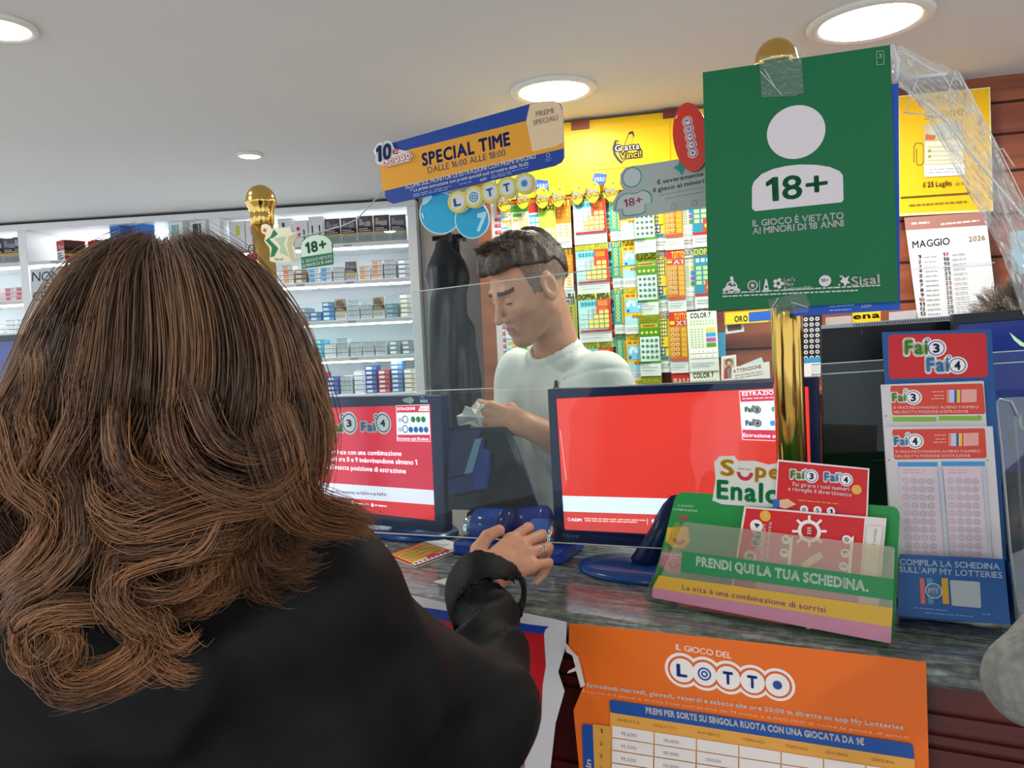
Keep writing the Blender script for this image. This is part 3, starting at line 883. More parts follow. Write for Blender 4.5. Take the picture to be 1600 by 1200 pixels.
KINDS = dict(doppia=tk_doppia, tutto=tk_tutto, turista=tk_turista, miliardario=tk_miliard, numeri=tk_numeri, red=tk_tutto_red, color=tk_color, blue=tk_doppia_blue,
             pale=tk_pale, lime=tk_lime, redblue=tk_redblue, green=tk_green, orange=tk_orange, redmark=tk_redmark, dark=tk_dark, fifty=tk_fifty)
_tk = {}
def strip(px, py_top, wpx, hpx, n, kind, label, off, lean=0.0, first=None):
    """a fanfold strip of n tickets hanging down the wall; off = distance off the wall"""
    k = TW.sc(px, 420)
    w, h = wpx * k, hpx * k
    u, v = TW.uv(px, py_top)
    base = TW.mw @ Matrix.Translation((u, v, off)) @ Matrix.Rotation(rad(lean), 4, 'Z')
    t = root('ticket_strip', None, label, 'lottery tickets', 'hanging strips of scratch tickets', mw=base)
    for i in range(n):
        kd = first if (first and i == n - 1) else kind
        key = (kd, round(w, 4), round(h, 4))
        if key not in _tk:
            _tk[key] = KINDS[kd](w, h)
        o = bpy.data.objects.new('ticket', _tk[key])
        put(o, t, base @ Matrix.Translation((0, -i * h - .0004, 0.0)) @ Matrix.Rotation(rad((-1.2, 1.2)[i % 2]), 4, 'X'))
    hb = MB().box((-.006, -.004, -off - .048), (.006, .006, -.002), M('#8f9294', 0.3, 1.0))
    hb.build('hook', t, base)
S = strip
S(779, 318, 17, 60, 5, 'redmark', 'narrow ticket strip with red marks, beside the brown wooden board', .010)
S(797, 322, 27, 66, 5, 'pale', 'pale blue ticket strip with orange words, left of the shop clerk', .016)
S(814, 322, 27, 100, 4, 'green', 'pale green ticket strip mostly behind the shop clerk\'s head', .022)
S(834, 322, 24, 92, 4, 'redblue', 'red and blue ticket strip numbered 33 above the clerk\'s hair', .016)
S(856, 320, 26, 94, 4, 'lime', 'lime green ticket strip above the clerk\'s hair', .022)
S(880, 312, 24, 74, 3, 'orange', 'orange ticket strip just behind the clerk\'s ear', .014, 0, 'dark')
S(888, 452, 26, 95, 2, 'dark', 'dark olive ticket strip behind the clerk\'s neck', .010)
S(922, 306, 50, 75, 4, 'doppia', 'wide turquoise and red ticket strip reading DOPPIA SFIDA', .034, 0.8)
S(950, 318, 24, 74, 4, 'blue', 'narrow blue ticket strip half hidden by the wide turquoise one', .012)
S(965, 304, 25, 72, 5, 'tutto', 'teal ticket strip reading TUTTO with a column of circles', .020, 0.5)
S(983, 302, 28, 73, 5, 'turista', 'yellow ticket strip with pale blue pictures', .028, 0.6)
S(1006, 300, 32, 96, 4, 'miliardario', 'green ticket strip reading MILIARDARIO with rows of small pictures', .034, 0.6)
S(1029, 296, 24, 96, 3, 'numeri', 'yellow ticket strip reading NUMERI with a dark number grid', .022, 0.5)
S(1051, 295, 28, 97, 4, 'red', 'red and orange ticket strip reading TUTTO', .030, 0.7, 'fifty')
S(1072, 293, 26, 97, 2, 'color', 'narrow pale number ticket strip beside the blue ticket strip', .016)
S(1098, 291, 36, 97, 2, 'blue', 'blue ticket strip reading DOPPIA beside the green notice', .026, 0.4)
S(1096, 486, 46, 96, 2, 'color', 'wide pale ticket strip reading COLOR with four coloured bars', .034, 1.2)

# header of the ticket display
hd = Pan(TW.O + TW.N * 0.02, 14.7)
hroot = root('ticket_display', None, 'glowing yellow header board above the hanging lottery tickets', 'display board', mw=hd.mw.copy())
m_yel = M('#f4c414', 0.4)
a = Pan(TW.O + TW.N * 0.02, 14.7)
a.solid([(772, 203), (1180, 161), (1182, 278), (776, 314)], m_yel, 0.02).make('board', hroot)
a = Pan(TW.O + TW.N * 0.023, 14.7)
a.solid([(917, 211), (1046, 195), (1047, 254), (918, 267)], M('#f7c91c', 0.4), 0.003)
def gv_logo(a, cx, cy, k, sl=-.11):
    q = lambda x, y: (cx + x * k, cy + y * k + x * k * sl)
    dk = M('#2a2a2c', 0.5); wh = M('#f5f5f0', 0.5); ye = M('#f0c21c', 0.5)
    for g_, m_ in ((1.2, dk), (1, ye)):
        s_ = 0; q = lambda x, y: (cx + x * k * g_, cy + y * k * g_ + x * k * sl * g_)
        a.poly([q(-24 - s_, -2), q(-20, -14 - s_), q(-14, -13 - s_), q(-6, -5 - s_), q(2, -24 - s_), q(8 + s_, -25 - s_), q(10 + s_, -18), q(4, -2), q(20, 2), q(22 + s_, 14 + s_), q(-2, 16 + s_), q(-10, 24 + s_), q(-16 - s_, 18 + s_), q(-22 - s_, 8)], m_)
    x0, y0 = q(-23, 4); x1, y1 = q(21, 4)
    a.text('Gratta', x0, y0, x1, y1, 11 * k, dk, 4); a.text('Gratta', x0, y0, x1, y1, 11 * k, wh, 1)
    x0, y0 = q(-14, 19); x1, y1 = q(25, 19)
    a.text('Vinci!', x0, y0, x1, y1, 11 * k, dk, 4); a.text('Vinci!', x0, y0, x1, y1, 11 * k, M('#f6dc5a', .5), 1)
gv_logo(a, 981, 231, .85)
a.make('logo_panel', hroot)
MB().box((hd.uv(893, 200)[0], hd.uv(893, 204)[1], .001), (hd.uv(921, 200)[0], hd.uv(893, 190)[1], .006), M('#8b4a35', 0.5)).build('brown_clip', hroot, hd.mw)
MB().box((hd.uv(1036, 180)[0], hd.uv(1036, 186)[1], .001), (hd.uv(1058, 180)[0], hd.uv(1036, 172)[1], .006), M('#7a3a2c', 0.5)).build('brown_clip', hroot, hd.mw)
a = Pan(TW.O + TW.N * 0.014, 14.7)
a.solid([(776, 314), (1182, 278), (1182, 300), (776, 330)], M('#a8601c', 0.5), 0.015).make('lower_rail', hroot)
MB().box((hd.uv(790, 322)[0], hd.uv(790, 326)[1], -.012), (hd.uv(1170, 300)[0], hd.uv(790, 326)[1] + .008, -.002), M('#fff2d6', 0.5, emit=1.5)).build('light_strip', hroot, a.mw, label='added glow strip under the yellow header')  # added strip that brightens the top row of tickets
# drop shaped yellow hang tags, blue price cards above two of them
TAGS = [(787, 313, 1.0, 'first on the left, by the brown board'), (817, 309, 1.0, 'second on the left'), (847, 308, 1.0, 'third, under the first blue card'), (872, 306, 1.0, 'fourth, just right of the first blue card'),
        (902, 303, .95, 'fifth, half behind its right neighbour'), (926, 299, 1.05, 'sixth, hanging in front under the tilted blue card'), (955, 297, 1.05, 'last on the right, by the grey notice')]
drop = [(-11, -4), (-12.5, 2), (-11, -11), (-6, -15), (0, -16), (6, -15), (11, -11), (13, -4), (11, 5), (6, 13), (1, 16.5), (-4, 16), (-9, 8)]
drop = [(12.5 * math.sin(t) * (1 - .18 * (1 - math.cos(t)) / 2 * 1.4), -15 * math.cos(t) if math.cos(t) > 0 else -17.5 * math.cos(t)) for t in [2 * math.pi * i / 26 for i in range(26)]]
for i, (x, y, k, lb) in enumerate(TAGS):
    t = Pan(TW.O + TW.N * (.052 + .006 * (i % 2)), 14.7)
    t.solid([(x + a_ * k, y + b_ * k) for a_, b_ in drop], M('#f3cf2c', 0.4), .004, M('#9a7d1a', 0.5))
    t.z = 0
    gv_logo(t, x, y, .38 * k)
    r_ = root('hang_tag', None, f'yellow drop hang tag, {lb}', 'tag', 'yellow drop hang tags', mw=t.mw.copy())
    t.make('plate', r_)
    u_, v_ = t.uv(x, y - 13 * k)
    MB().box((u_ - .002, v_, -.09), (u_ + .002, v_ + .004, -.002), M('#c9c5b0', 0.4)).build('peg', r_)
for x0, y0, x1, y1, sl, lb in ((838, 281, 858, 299, -2, 'small blue price card hanging upright left of the header'), (924, 271, 944, 289, 5, 'small blue price card tilted above a yellow drop tag')):
    t = Pan(TW.O + TW.N * .05, 14.7)
    t.solid([(x0 + sl, y0 - 1), (x1 + sl, y0 + 1), (x1, y1), (x0, y1 - 2)], M('#1f4f9e', 0.45), .002)
    t.z = 0
    t.text('4 EURO', x0 + sl * .5 + 2, y0 + 12, x1 + sl * .5 - 2, y0 + 12, 6, M('#e8eef6', .5), 1)
    t.make('price_card', label=lb, cat='price card', group='blue price cards')

# shelf unit with holy card and notice right of the tickets
def flatcard(name, pts, col, off, label, cat, draw=None, t=.002, plane=None, yaw=14.7, lean=0, group=None, rough=.5):
    pl = plane or TW
    c_ = Pan(pl.O + pl.N * off, yaw, lean)
    c_.solid(pts, M(col, rough), t)
    c_.z = 0
    if draw: draw(c_)
    return c_.make(name, label=label, cat=cat, group=group)
def d_oro(c_):
    c_.poly([(1133, 489), (1200, 484), (1200, 503), (1133, 507)], M('#f0d01c', .4)); c_.text('ORO', 1148, 503, 1168, 502, 9, M('#3a3412', .5), 2)
    c_.poly([(1170, 488), (1240, 482), (1240, 497), (1170, 503)], M('#1f5fc4', .4))
flatcard('oro_sign', [(1131, 487), (1242, 479), (1242, 500), (1132, 508)], '#c97a1c', .03, 'yellow and blue strip sign reading ORO below the green notice', 'sign', d_oro)
def d_holy(c_):
    c_.poly([(1130, 561), (1147, 559), (1149, 590), (1131, 592)], M('#b9a890', .5)); c_.disc(1139, 567, 4, M('#d9b48f', .6)); c_.disc(1139, 566, 6, M('#6f5a3f', .6)); c_.disc(1139.5, 567.5, 3.4, M('#d2a582', .6))
    c_.poly([(1132, 577), (1138, 571), (1144, 574), (1147, 590), (1131, 592)], M('#a83a34', .5)); c_.poly([(1136, 578), (1140, 574), (1144, 590), (1138, 591)], M('#7a8a9a', .5))
flatcard('picture_card', [(1127, 557), (1150, 554), (1152, 600), (1127, 603)], '#e4e0d6', .10, 'small framed devotional picture card in front of the wooden wall', 'picture', d_holy, .003)
def d_att(c_):
    c_.text('ATTENZIONE', 1146, 583, 1190, 575, 5.5, M('#b8342c', .5), 1); c_.lines([(1148, 588, 1192, 581), (1148, 592, 1192, 585)], M('#8a8a8a', .5), 1.4)
flatcard('attention_notice', [(1143, 574), (1202, 565), (1204, 600), (1143, 603)], '#dedcd6', .13, 'white notice reading ATTENZIONE beside the brass post', 'notice', d_att)
flatcard('pale_card', [(1158, 571), (1190, 558), (1196, 575), (1162, 583)], '#bcd3d8', .115, 'pale blue card leaning behind the white notice', 'card')
flatcard('blue_leaflet', [(1122, 520), (1133, 519), (1134, 556), (1123, 558)], '#3a9ac4', .02, 'narrow blue leaflet at the edge of the ticket strips', 'leaflet')
flatcard('photo_card', [(1133, 506), (1162, 504), (1163, 518), (1134, 522)], '#d9d6d2', .02, 'small photo pinned under the ORO sign', 'photo', lambda c_: c_.poly([(1136, 508), (1158, 506), (1159, 515), (1137, 518)], M('#5f4a42', .5)))
sh = TW.uv(1125, 605); s2 = TW.uv(1285, 590)
MB().box((sh[0] - .01, sh[1] - .02, -.05), (s2[0] + .1, sh[1] - .002, .16), m_wood).build('wall_shelf', mw=TW.mw, label='brown wooden ledge under the holy picture, on the wooden wall', cat='shelf', bevel=.002)
# right of the pole: dark ticket strip, yellow sign, blue poster, yellow poster, calendar, pale blue card
def d_blk(c_):
    for r_ in range(3): c_.disc(1259 + 9 * r_, 487, 4, M('#e0b83a', .4))
    for j in range(8):
        for i_ in range(3): c_.disc(1259 + 9 * i_, 499 + 8.6 * j - i_ * .5, 3.4, M('#c9cdd0', .4), 10); c_.disc(1259 + 9 * i_, 499 + 8.6 * j - i_ * .5, 1.6, M('#3f464c', .4), 8)
    c_.poly([(1256, 560), (1282, 558), (1282, 566), (1256, 568)], M('#3a8fc4', .4)); c_.poly([(1256, 568), (1282, 566), (1282, 588), (1256, 590)], M('#d9dee0', .4))
flatcard('dark_ticket_strip', [(1255, 481), (1285, 479), (1284, 588), (1254, 591)], '#24282c', .03, 'black and gold ticket strip hanging just right of the brass post', 'lottery tickets', d_blk)
def d_yel(c_):
    c_.text('ena', 1334, 499, 1374, 496, 9, M('#2a260c', .5), 2); c_.text('lotto', 1336, 512, 1372, 509, 8, M('#2a260c', .5), 2)
flatcard('yellow_sign', [(1332, 489), (1376, 486), (1376, 512), (1332, 514)], '#e0be1c', .015, 'small yellow sign with black letters under the blue poster', 'sign', d_yel)
flatcard('grey_leaflet', [(1290, 496), (1331, 493), (1331, 513), (1290, 516)], '#a8a49e', .02, 'grey leaflet left of the small yellow sign', 'leaflet')
flatcard('striped_leaflet', [(1389, 488), (1432, 484), (1432, 508), (1389, 510)], '#b4b2b6', .02, 'grey striped leaflet left of the calendar', 'leaflet')
def d_post(c_):
    g = M('#8a7a3a', .5)
    c_.poly([(1405, 152), (1545, 138), (1549, 327), (1406, 334)], M('#eeb90e', .45))
    c_.text('VINTI QUI', 1432, 167, 1510, 158, 12, g, 0); c_.text('50.000', 1444, 187, 1506, 180, 11, g, 0)
    for bx_, rot in (((1428, 224, 1443, 262), 2), ((1468, 223, 1483, 262), 0), ((1476, 221, 1490, 262), 0)):
        x0, y0, x1, y1 = bx_
        xs = [(x0, y1 - 8), (x0, y0 + 5), (x0 + 3, y0), (x1 - 3, y0), (x1, y0 + 4), (x1, y1 - 10), (x1 - 3, y1 - 4), (x0 + 5, y1 - 4), (x0 + 4, y1 - 9), (x0 + 4, y0 + 9)]
        for p_, q__ in zip(xs, xs[1:]):
            d_ = Vector(q__) - Vector(p_); n_ = Vector((-d_.y, d_.x)).normalized() * .7
            c_.poly([tuple(Vector(p_) + n_), tuple(Vector(q__) + n_), tuple(Vector(q__) - n_), tuple(Vector(p_) - n_)], M('#6a5a2a', .5))
    c_.poly([(1443, 194), (1502, 190), (1506, 257), (1443, 259)], M('#c9b48a', .5)); c_.poly([(1445, 222), (1504, 219), (1505, 254), (1445, 257)], M('#e6ddc4', .5))
    c_.poly([(1452, 200), (1478, 192), (1488, 215), (1450, 218)], M('#bfc2b2', .5)); c_.poly([(1446, 210), (1462, 212), (1460, 219), (1445, 219)], M('#c46a3a', .5))
    for j in range(4): c_.poly([(1448, 229 + 7 * j), (1500, 227 + 7 * j), (1500, 230 + 7 * j), (1448, 232 + 7 * j)], M('#c9c2a8', .5))
    for j in range(2): c_.disc(1452, 236 + 9 * j, 2.6, M('#8a9a3a', .5), 10)
    c_.poly([(1443, 259), (1507, 256), (1507, 274), (1444, 277)], M('#eceae0', .5)); c_.lines([(1450, 266, 1500, 264), (1450, 271, 1500, 269)], M('#8a8a82', .5), 1.2)
    c_.text('il 25 Luglio', 1442, 293, 1486, 290, 8, M('#3a3412', .5), 1); c_.text('alle 16:05', 1492, 290, 1512, 289, 6, M('#7a6a2a', .5), 0)
    c_.poly([(1407, 308), (1515, 301), (1515, 303), (1407, 310)], M('#4a4218', .5)); c_.lines([(1420, 322, 1510, 316)], M('#7a6a2a', .5), 2)
flatcard('winning_poster', [(1402, 150), (1547, 136), (1552, 330), (1404, 338)], '#e8dca0', .006, 'yellow poster with paper clips printed on it, on the wooden wall', 'poster', d_post)
def d_cal(c_):
    c_.poly([(1413, 340), (1540, 331), (1541, 352), (1415, 360)], M('#a8766e', .5)); c_.lines([(1424, 351, 1452, 349), (1470, 352, 1530, 346)], M('#e0cfcb', .5), 3)
    c_.text('MAGGIO', 1426, 388, 1484, 382, 11, M('#2c2e32', .5), 1); c_.text('2026', 1514, 378, 1539, 375, 8, M('#b39a4a', .5), 1)
    red = {'10', '3', '17', '24', '31'}
    for i_ in range(13):
        y = 404 + i_ * 7.4; x = 1437 + i_ * .55
        s_ = str(i_ + 1); c_.text(s_, x - 3 * len(s_), y, x + 2, y - .4, 5.2, M('#c43a3a' if s_ in red else '#3a3c40', .5), 1)
        c_.lines([(x + 6, y - 1, x + 26, y - 2.5)], M('#9a9a9c', .5), 1.3)
    for i_ in range(13):
        y = 400 + i_ * 7.5; x = 1480 + i_ * .6
        s_ = str(i_ + 17); c_.text(s_, x - 7, y, x + 2, y - .6, 5.2, M('#c43a3a' if s_ in red else '#3a3c40', .5), 1)
        c_.lines([(x + 7, y - 1, x + 28, y - 3)], M('#9a9a9c', .5), 1.3)
    c_.poly([(1424, 418), (1553, 410), (1553, 411), (1424, 419)], M('#c3c6ca', .5))
flatcard('wall_calendar', [(1413, 340), (1540, 331), (1560, 500), (1436, 512)], '#dde0e4', .012, 'white wall calendar page for MAGGIO 2026 on the wooden wall', 'calendar', d_cal, .003)
flatcard('pale_blue_card', [(1578, 362), (1602, 360), (1604, 428), (1582, 430)], '#8fb9cf', .006, 'pale blue card on the wooden wall at the photo\'s right edge', 'card')
# ================================================================== BRASS POSTS, HANGING SIGNS AND THE SCREEN
NAVY, m_bz = '#0f1d4d', M('#101f4a', 0.28)
WHT, GRN = M('#dcd5da', 0.5), M('#086a40', 0.55)
def post(base, top, label):
    ax = (top - base).normalized(); L = (top - base).length
    x = (Vector((1, 0, 0)) - ax * ax.x).normalized(); y = ax.cross(x)
    m = Matrix((x, y, ax)).transposed().to_4x4(); m.translation = base
    t = root('brass_post', None, label, 'post', 'brass posts on the counter', mw=m)
    MB().lathe([(.046, 0.0005), (.048, .006), (.044, .012), (.030, .018), (.027, .03), (.0252, .034)], m_brass, 40).build('base_flange', t, m)
    MB().lathe([(.025, .03), (.025, L - .07)], m_brass, 40).build('shaft', t, m)
    h = L
    MB().lathe([(.025, h - .095), (.0275, h - .093), (.0275, h - .072), (.0265, h - .069), (.029, h - .058), (.0335, h - .046), (.0355, h - .043), (.0355, h - .037)]
               + [(.0345 * math.cos(rad(a)), h - .036 + .036 * math.sin(rad(a))) for a in range(0, 86, 8)] + [(.001, h)], m_brass, 40).build('dome_finial', t, m)
    return t
bR = onz(1243, 880, CT); bR = P(1243, 800, 1.3); bR.z = CT
tR = P(1211, 61, 1.30)
post(bR, tR, 'tall brass post behind the green notice')
bL = P(424, 560, 1.8); bL.z = CT
tL = P(406, 289, 1.8)
post(bL, tL, 'tall brass post beside the cigarette cabinet, behind the woman\'s hair')
pd = (bR - bL); PYAW = math.degrees(math.atan2(-pd.y, pd.x))
PL = Pan(Vector((bL.x, bL.y, 1.5)), PYAW)                # vertical plane through both posts
m_gl = clear('clear_acrylic', gloss=0.012, edge=0.25)
m_edge = clear('acrylic_edge', gloss=0.3, haze=0.55, edge=0.3)
def pane(pts, label, edges, off=-.004):
    t = Pan(PL.O + PL.N * off, PYAW)
    t.solid(pts, m_gl, .004, m_edge)
    r_ = root('acrylic_screen', None, label, 'screen', 'clear acrylic sheets', mw=t.mw.copy())
    t.make('sheet', r_)
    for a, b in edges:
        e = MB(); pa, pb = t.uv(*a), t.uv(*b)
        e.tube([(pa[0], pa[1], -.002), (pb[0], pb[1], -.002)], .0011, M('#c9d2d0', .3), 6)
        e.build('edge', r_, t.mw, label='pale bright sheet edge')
pane([(432, 480), (655, 455), (968, 416), (1210, 388), (1213, 594), (440, 620)], 'upper clear acrylic sheet between the two brass posts', [((655, 455), (1135, 396)), ((655, 611), (790, 606))], -.045)
pane([(440, 622), (1214, 596), (1222, 868), (450, 824)], 'lower clear acrylic sheet above the counter slot', [((520, 829), (1100, 861))], -.045)
pane([(1268, 570), (1640, 545), (1650, 934), (1275, 899)], 'clear acrylic sheet to the right of the brass post', [((1268, 570), (1640, 545)), ((1268, 586), (1640, 563))], -.15)

# ------------------------------------------------------------------ green 18+ notice
g = Pan(P(1240, 300, 1.243), 19)
gr = root('age_notice', None, 'large green notice with white figure and 18+ taped to the brass post', 'notice', mw=g.mw.copy())
g.solid([(1098, 113), (1391, 70), (1404, 471), (1107, 486)], GRN, .004)
g.disc(1243.5, 206.5, 45.5, WHT, 40, 43.5)
g.poly([(1175, 326), (1175, 292), (1178, 284), (1190, 272), (1208, 264), (1228, 259.5), (1250, 257), (1275, 257.5), (1297, 261), (1312, 267.5), (1317, 274), (1318, 312), (1315, 316), (1180, 330)], WHT)
g.text('18+', 1199, 315, 1293, 304, 36, GRN, 1)
g.text('IL GIOCO È VIETATO', 1176, 354, 1318, 341.5, 10, WHT, 1).text('AI MINORI DI 18 ANNI', 1176, 366, 1318, 353.5, 10, WHT, 1)
for a_ in (0, 120, 240):
    q = lambda r, d: (1143 + r * math.cos(rad(a_ + d - 90)), 447 + r * math.sin(rad(a_ + d - 90)))
    g.poly([q(15, -10), q(15, 10), q(4, 60), q(2, 0)], WHT)
g.ring(1143, 448, 7, 9, WHT)
g.poly([(1129, 456), (1136, 448), (1150, 447), (1158, 455), (1152, 452), (1136, 453)], WHT)
g.ring(1176, 446, 6.5, 8, WHT); g.disc(1176, 446, 4, WHT, 5); g.ring(1176, 446, 2, 3, GRN)
g.poly([(1186.5, 438), (1187.3, 438), (1187.3, 456), (1186.5, 456)], WHT)
g.poly([(1196, 436), (1198, 436), (1200, 445), (1202, 456), (1192, 457), (1194, 446)], WHT); g.poly([(1196, 446), (1199, 446), (1199.5, 450), (1195.5, 450)], GRN)
for a_ in range(0, 360, 72): g.disc(1216 + 5.5 * math.cos(rad(a_)), 443 + 5.5 * math.sin(rad(a_)), 3.2, WHT, 10)
for k_, s_ in enumerate(("Let's", 'Play', 'Responsibly')):
    g.text(s_, 1225, 440 + 7 * k_, 1225 + (17, 15, 44)[k_], 439 + 7 * k_ - (0, 0, 1.6)[k_], 5.5, WHT, 1)
g.disc(1289, 439, 9.5, WHT); g.text('18+', 1283, 441, 1295, 440, 5, GRN, 1)
g.poly([(1312, 440), (1316, 436), (1315, 430), (1320, 435), (1327, 431), (1324, 438), (1329, 443), (1323, 443), (1320, 449), (1318, 443)], WHT); g.disc(1313, 432, 1.6, WHT, 8); g.disc(1311, 445, 1.6, WHT, 8)
g.text('Sisal', 1331, 447, 1374, 442.5, 14, WHT, 1)
g.lines([(1129, 459.5, 1375, 447), (1129, 464.5, 1340, 455)], M('#b9cbbf', .5), 2.4)
for p_, q__ in (((1369, 81), (1380, 80)), ((1369, 102), (1381, 101))): g.poly([p_, q__, (q__[0], q__[1] + .8), (p_[0], p_[1] + .8)], M('#9fc0ae', .5))
for x_ in (1369, 1380): g.poly([(x_, 81), (x_ + .8, 81), (x_ + .8, 102), (x_, 102)], M('#9fc0ae', .5))
g.text('3', 1372, 92, 1377, 91.6, 7, M('#9fc0ae', .5), 0)
g.make('board', gr)
m_tape = clear('clear_tape', gloss=0.03, haze=0.05, bump=0.6, bscale=120, edge=0.5)
for pts in ([(1186, 88), (1252, 82), (1256, 145), (1240, 150), (1190, 152)], [(1200, 468), (1258, 456), (1266, 476), (1262, 488), (1204, 492)]):
    t = Pan(g.O + g.N * .002, 19); t.solid(pts, m_tape, .0008)
    for c_ in (((1188, 112), (1222, 149)), ((1194, 108), (1212, 138))) if pts[0][1] < 200 else (((1206, 480), (1216, 466)), ((1236, 472), (1262, 480))):
        a_, b_ = t.uv(*c_[0]), t.uv(*c_[1]); t.tube([(a_[0], a_[1], .001), (b_[0], b_[1], .001)], .0008, M('#b9cfc4', .2), 5)
    t.make('tape', gr, label='clear wrinkled tape strip')
# blue notice peeping out behind it
def d_bl(c_):
    c_.text('ADM', 1345, 481, 1361, 480, 4.5, M('#d9e4f4', .5), 1); c_.lines([(1296, 480, 1335, 477), (1296, 486, 1330, 484)], M('#9fbce6', .5), 1.5)
flatcard('blue_notice', [(1240, 150), (1404, 130), (1406.5, 484), (1288, 491.5), (1240, 494)], '#1c58c0', -.010, 'blue notice peeping out behind the lower edge of the green notice', 'notice', d_bl, plane=g, yaw=19)

# ------------------------------------------------------------------ lotto lettering helper
def lotto(c_, cs, r, ring_c, ball_c, ink, halo=None, k_ring=.82, k_in=.64):
    if halo:
        for x, y in cs: c_.disc(x, y, r, halo)
    for x, y in cs: c_.ring(x, y, r * k_in, r * k_ring, ring_c)
    for x, y in cs: c_.disc(x, y, r * k_in, ball_c)
    (dx, dy) = ((cs[-1][0] - cs[0][0]) / 4, (cs[-1][1] - cs[0][1]) / 4)
    n_ = math.hypot(dx, dy); ux, uy = (1, dy / dx) if abs(dx) > abs(dy) else (0, 1)
    for i, (x, y) in enumerate(cs):
        h_, w_ = r * .7, r * .27
        if i in (0, 2, 3):
            if abs(dx) > abs(dy): c_.text('LOTTO'[i], x - w_, y + h_ / 2 - w_ * uy, x + w_, y + h_ / 2 + w_ * uy, h_, ink, 2)
            else: c_.text('LOTTO'[i], x + h_ / 2 - 1, y - w_, x + h_ / 2 - 1, y + w_, h_, ink, 2) if False else c_.text('LOTTO'[i], x - h_ / 2, y - w_, x - h_ / 2, y + w_, h_, ink, 2)
        elif i == 1:
            c_.ring(x, y, r * .30, r * .40, ink); c_.ring(x, y, r * .10, r * .2, ink)
        else: c_.disc(x, y, r * .28, ink, 16)
SP = Pan(PL.O + PL.N * .015, PYAW)
sr = root('lottery_sign', None, 'tilted blue and orange hanging sign reading SPECIAL TIME', 'sign', mw=SP.mw.copy())
BLU, ORA = M('#173f92', .42), M('#dc9a2c', .42)
s_ = Pan(SP.O, PYAW)
s_.solid([(592, 250), (612, 223.5), (829, 162), (848, 158), (866, 157.5), (875, 162), (879, 172), (881, 245), (877, 253), (866, 259), (614, 318), (606, 315), (602, 307)], BLU, .004)
s_.poly([(592.5, 251), (618, 239), (824, 188.5), (880, 175), (880.5, 232), (598, 299)], ORA)
s_.poly([(822, 189), (828, 163), (848, 158.5), (866, 158), (874.5, 162.5), (878.5, 172), (880.5, 222), (868, 229), (832, 237)], M('#dcc39c', .45))  # cream end panel, with faded glare put into its colour
INK = M('#1d2f6e', .5); W2 = M('#e9edf2', .5)
s_.text('SPECIAL TIME', 661, 259, 797, 226, 19, INK, 2).text('DALLE 16:00 ALLE 18:00', 669, 271, 790, 243, 10, M('#2a3563', .5), 0)
s_.text('SCOPRI SUL MONITOR LE ESTRAZIONI CON PREMI SPECIALI', 634, 295.5, 837, 247, 6.8, W2, 1)
s_.text('* La prima estrazione con premi speciali può avvenire dalle 16:05', 642, 300.5, 826, 258, 5.2, W2, 1)
s_.lines([(646, 305, 675, 298.5), (646, 308, 700, 296), (679, 297.5, 705, 291.5), (718, 289, 737, 284.5), (768, 276, 826, 262), (768, 279, 800, 271.5)], M('#8fa6d4', .5), 1.3)
s_.text('ADM', 750, 284, 761, 281.3, 4.5, W2, 1)
s_.text('PREMI', 838, 183, 865, 177, 8.5, M('#7d6f7c', .5), 0).text('SPECIALI', 834, 196, 872, 187.5, 8, M('#7d6f7c', .5), 0)
s_.ring(857, 243, 2.4, 3, M('#b8c6e6', .5)); s_.lines([(853, 250, 862, 248), (853, 253, 861, 251)], M('#8fa6d4', .5), 1)
s_.make('board', sr)
s_ = Pan(SP.O + SP.N * .004, PYAW)
s_.solid([(586, 253), (588, 228), (610, 221), (616, 232), (640, 237), (645, 243), (640, 251), (604, 261), (596, 258)], M('#cfc9cf', .45), .003)
s_.text('10', 589, 253, 611, 246.5, 23, W2, 4, slant=.12).text('10', 589, 253, 611, 246.5, 23, INK, 2, slant=.12)
s_.text('e', 614, 242, 623, 239.5, 13, M('#c46a6a', .5), 1)
lotto(s_, [(603, 254.5), (611.6, 252), (620.4, 249.4), (629.2, 246.6), (638, 244)], 5.6, M('#c8625c', .5), M('#e9d6d2', .5), M('#8a3f6a', .5))
s_.make('corner_logo', sr)
# cyan lotto balls board under it
s_ = Pan(SP.O - SP.N * .012, PYAW)
CY = M('#1f9fcb', .3)
br_ = root('balls_sign', None, 'hanging cyan balls sign with cream LOTTO lettering under the tilted sign', 'sign', mw=s_.mw.copy())
def circ(x, y, r, n=40, ry=None): return [(x + r * math.cos(2 * math.pi * i / n), y + (ry or r) * math.sin(2 * math.pi * i / n)) for i in range(n)]
s_.solid(circ(688, 333, 33), M('#cfe6ee', .4), .004); s_.poly(circ(688, 333, 31.5), CY)
s_.z += .001; s_.solid(circ(738, 343, 27, 40, 30), M('#cfe6ee', .4), .003); s_.poly(circ(738, 343, 25.6, 40, 28.5), CY)
for pts in ([(661, 310), (672, 303), (677, 308), (668, 318), (661, 322)], [(658, 334), (661, 332), (664, 342), (662, 342)], [(746, 334), (761, 330), (760, 338), (750, 362), (745, 361), (753, 341), (746, 340)]): s_.poly(pts, M('#a9dcec', .4))
s_.make('cyan_balls', br_)
s_ = Pan(SP.O - SP.N * .004, PYAW)
CS = [(717, 316), (742, 308.5), (768, 301), (794.5, 293.5), (821, 287)]
for i, (x, y) in enumerate(CS):
    s_.z = .0006 * i; s_.solid(circ(x, y, 17.5, 32), M('#cfcfc2', .45), .003)
s_.z = .004
lotto(s_, CS, 17, M('#cfc73e', .45), M('#cfcdd0', .45), M('#1d8ab4', .45), None, .86, .66)
s_.make('lettering_plate', br_)
mb = MB()
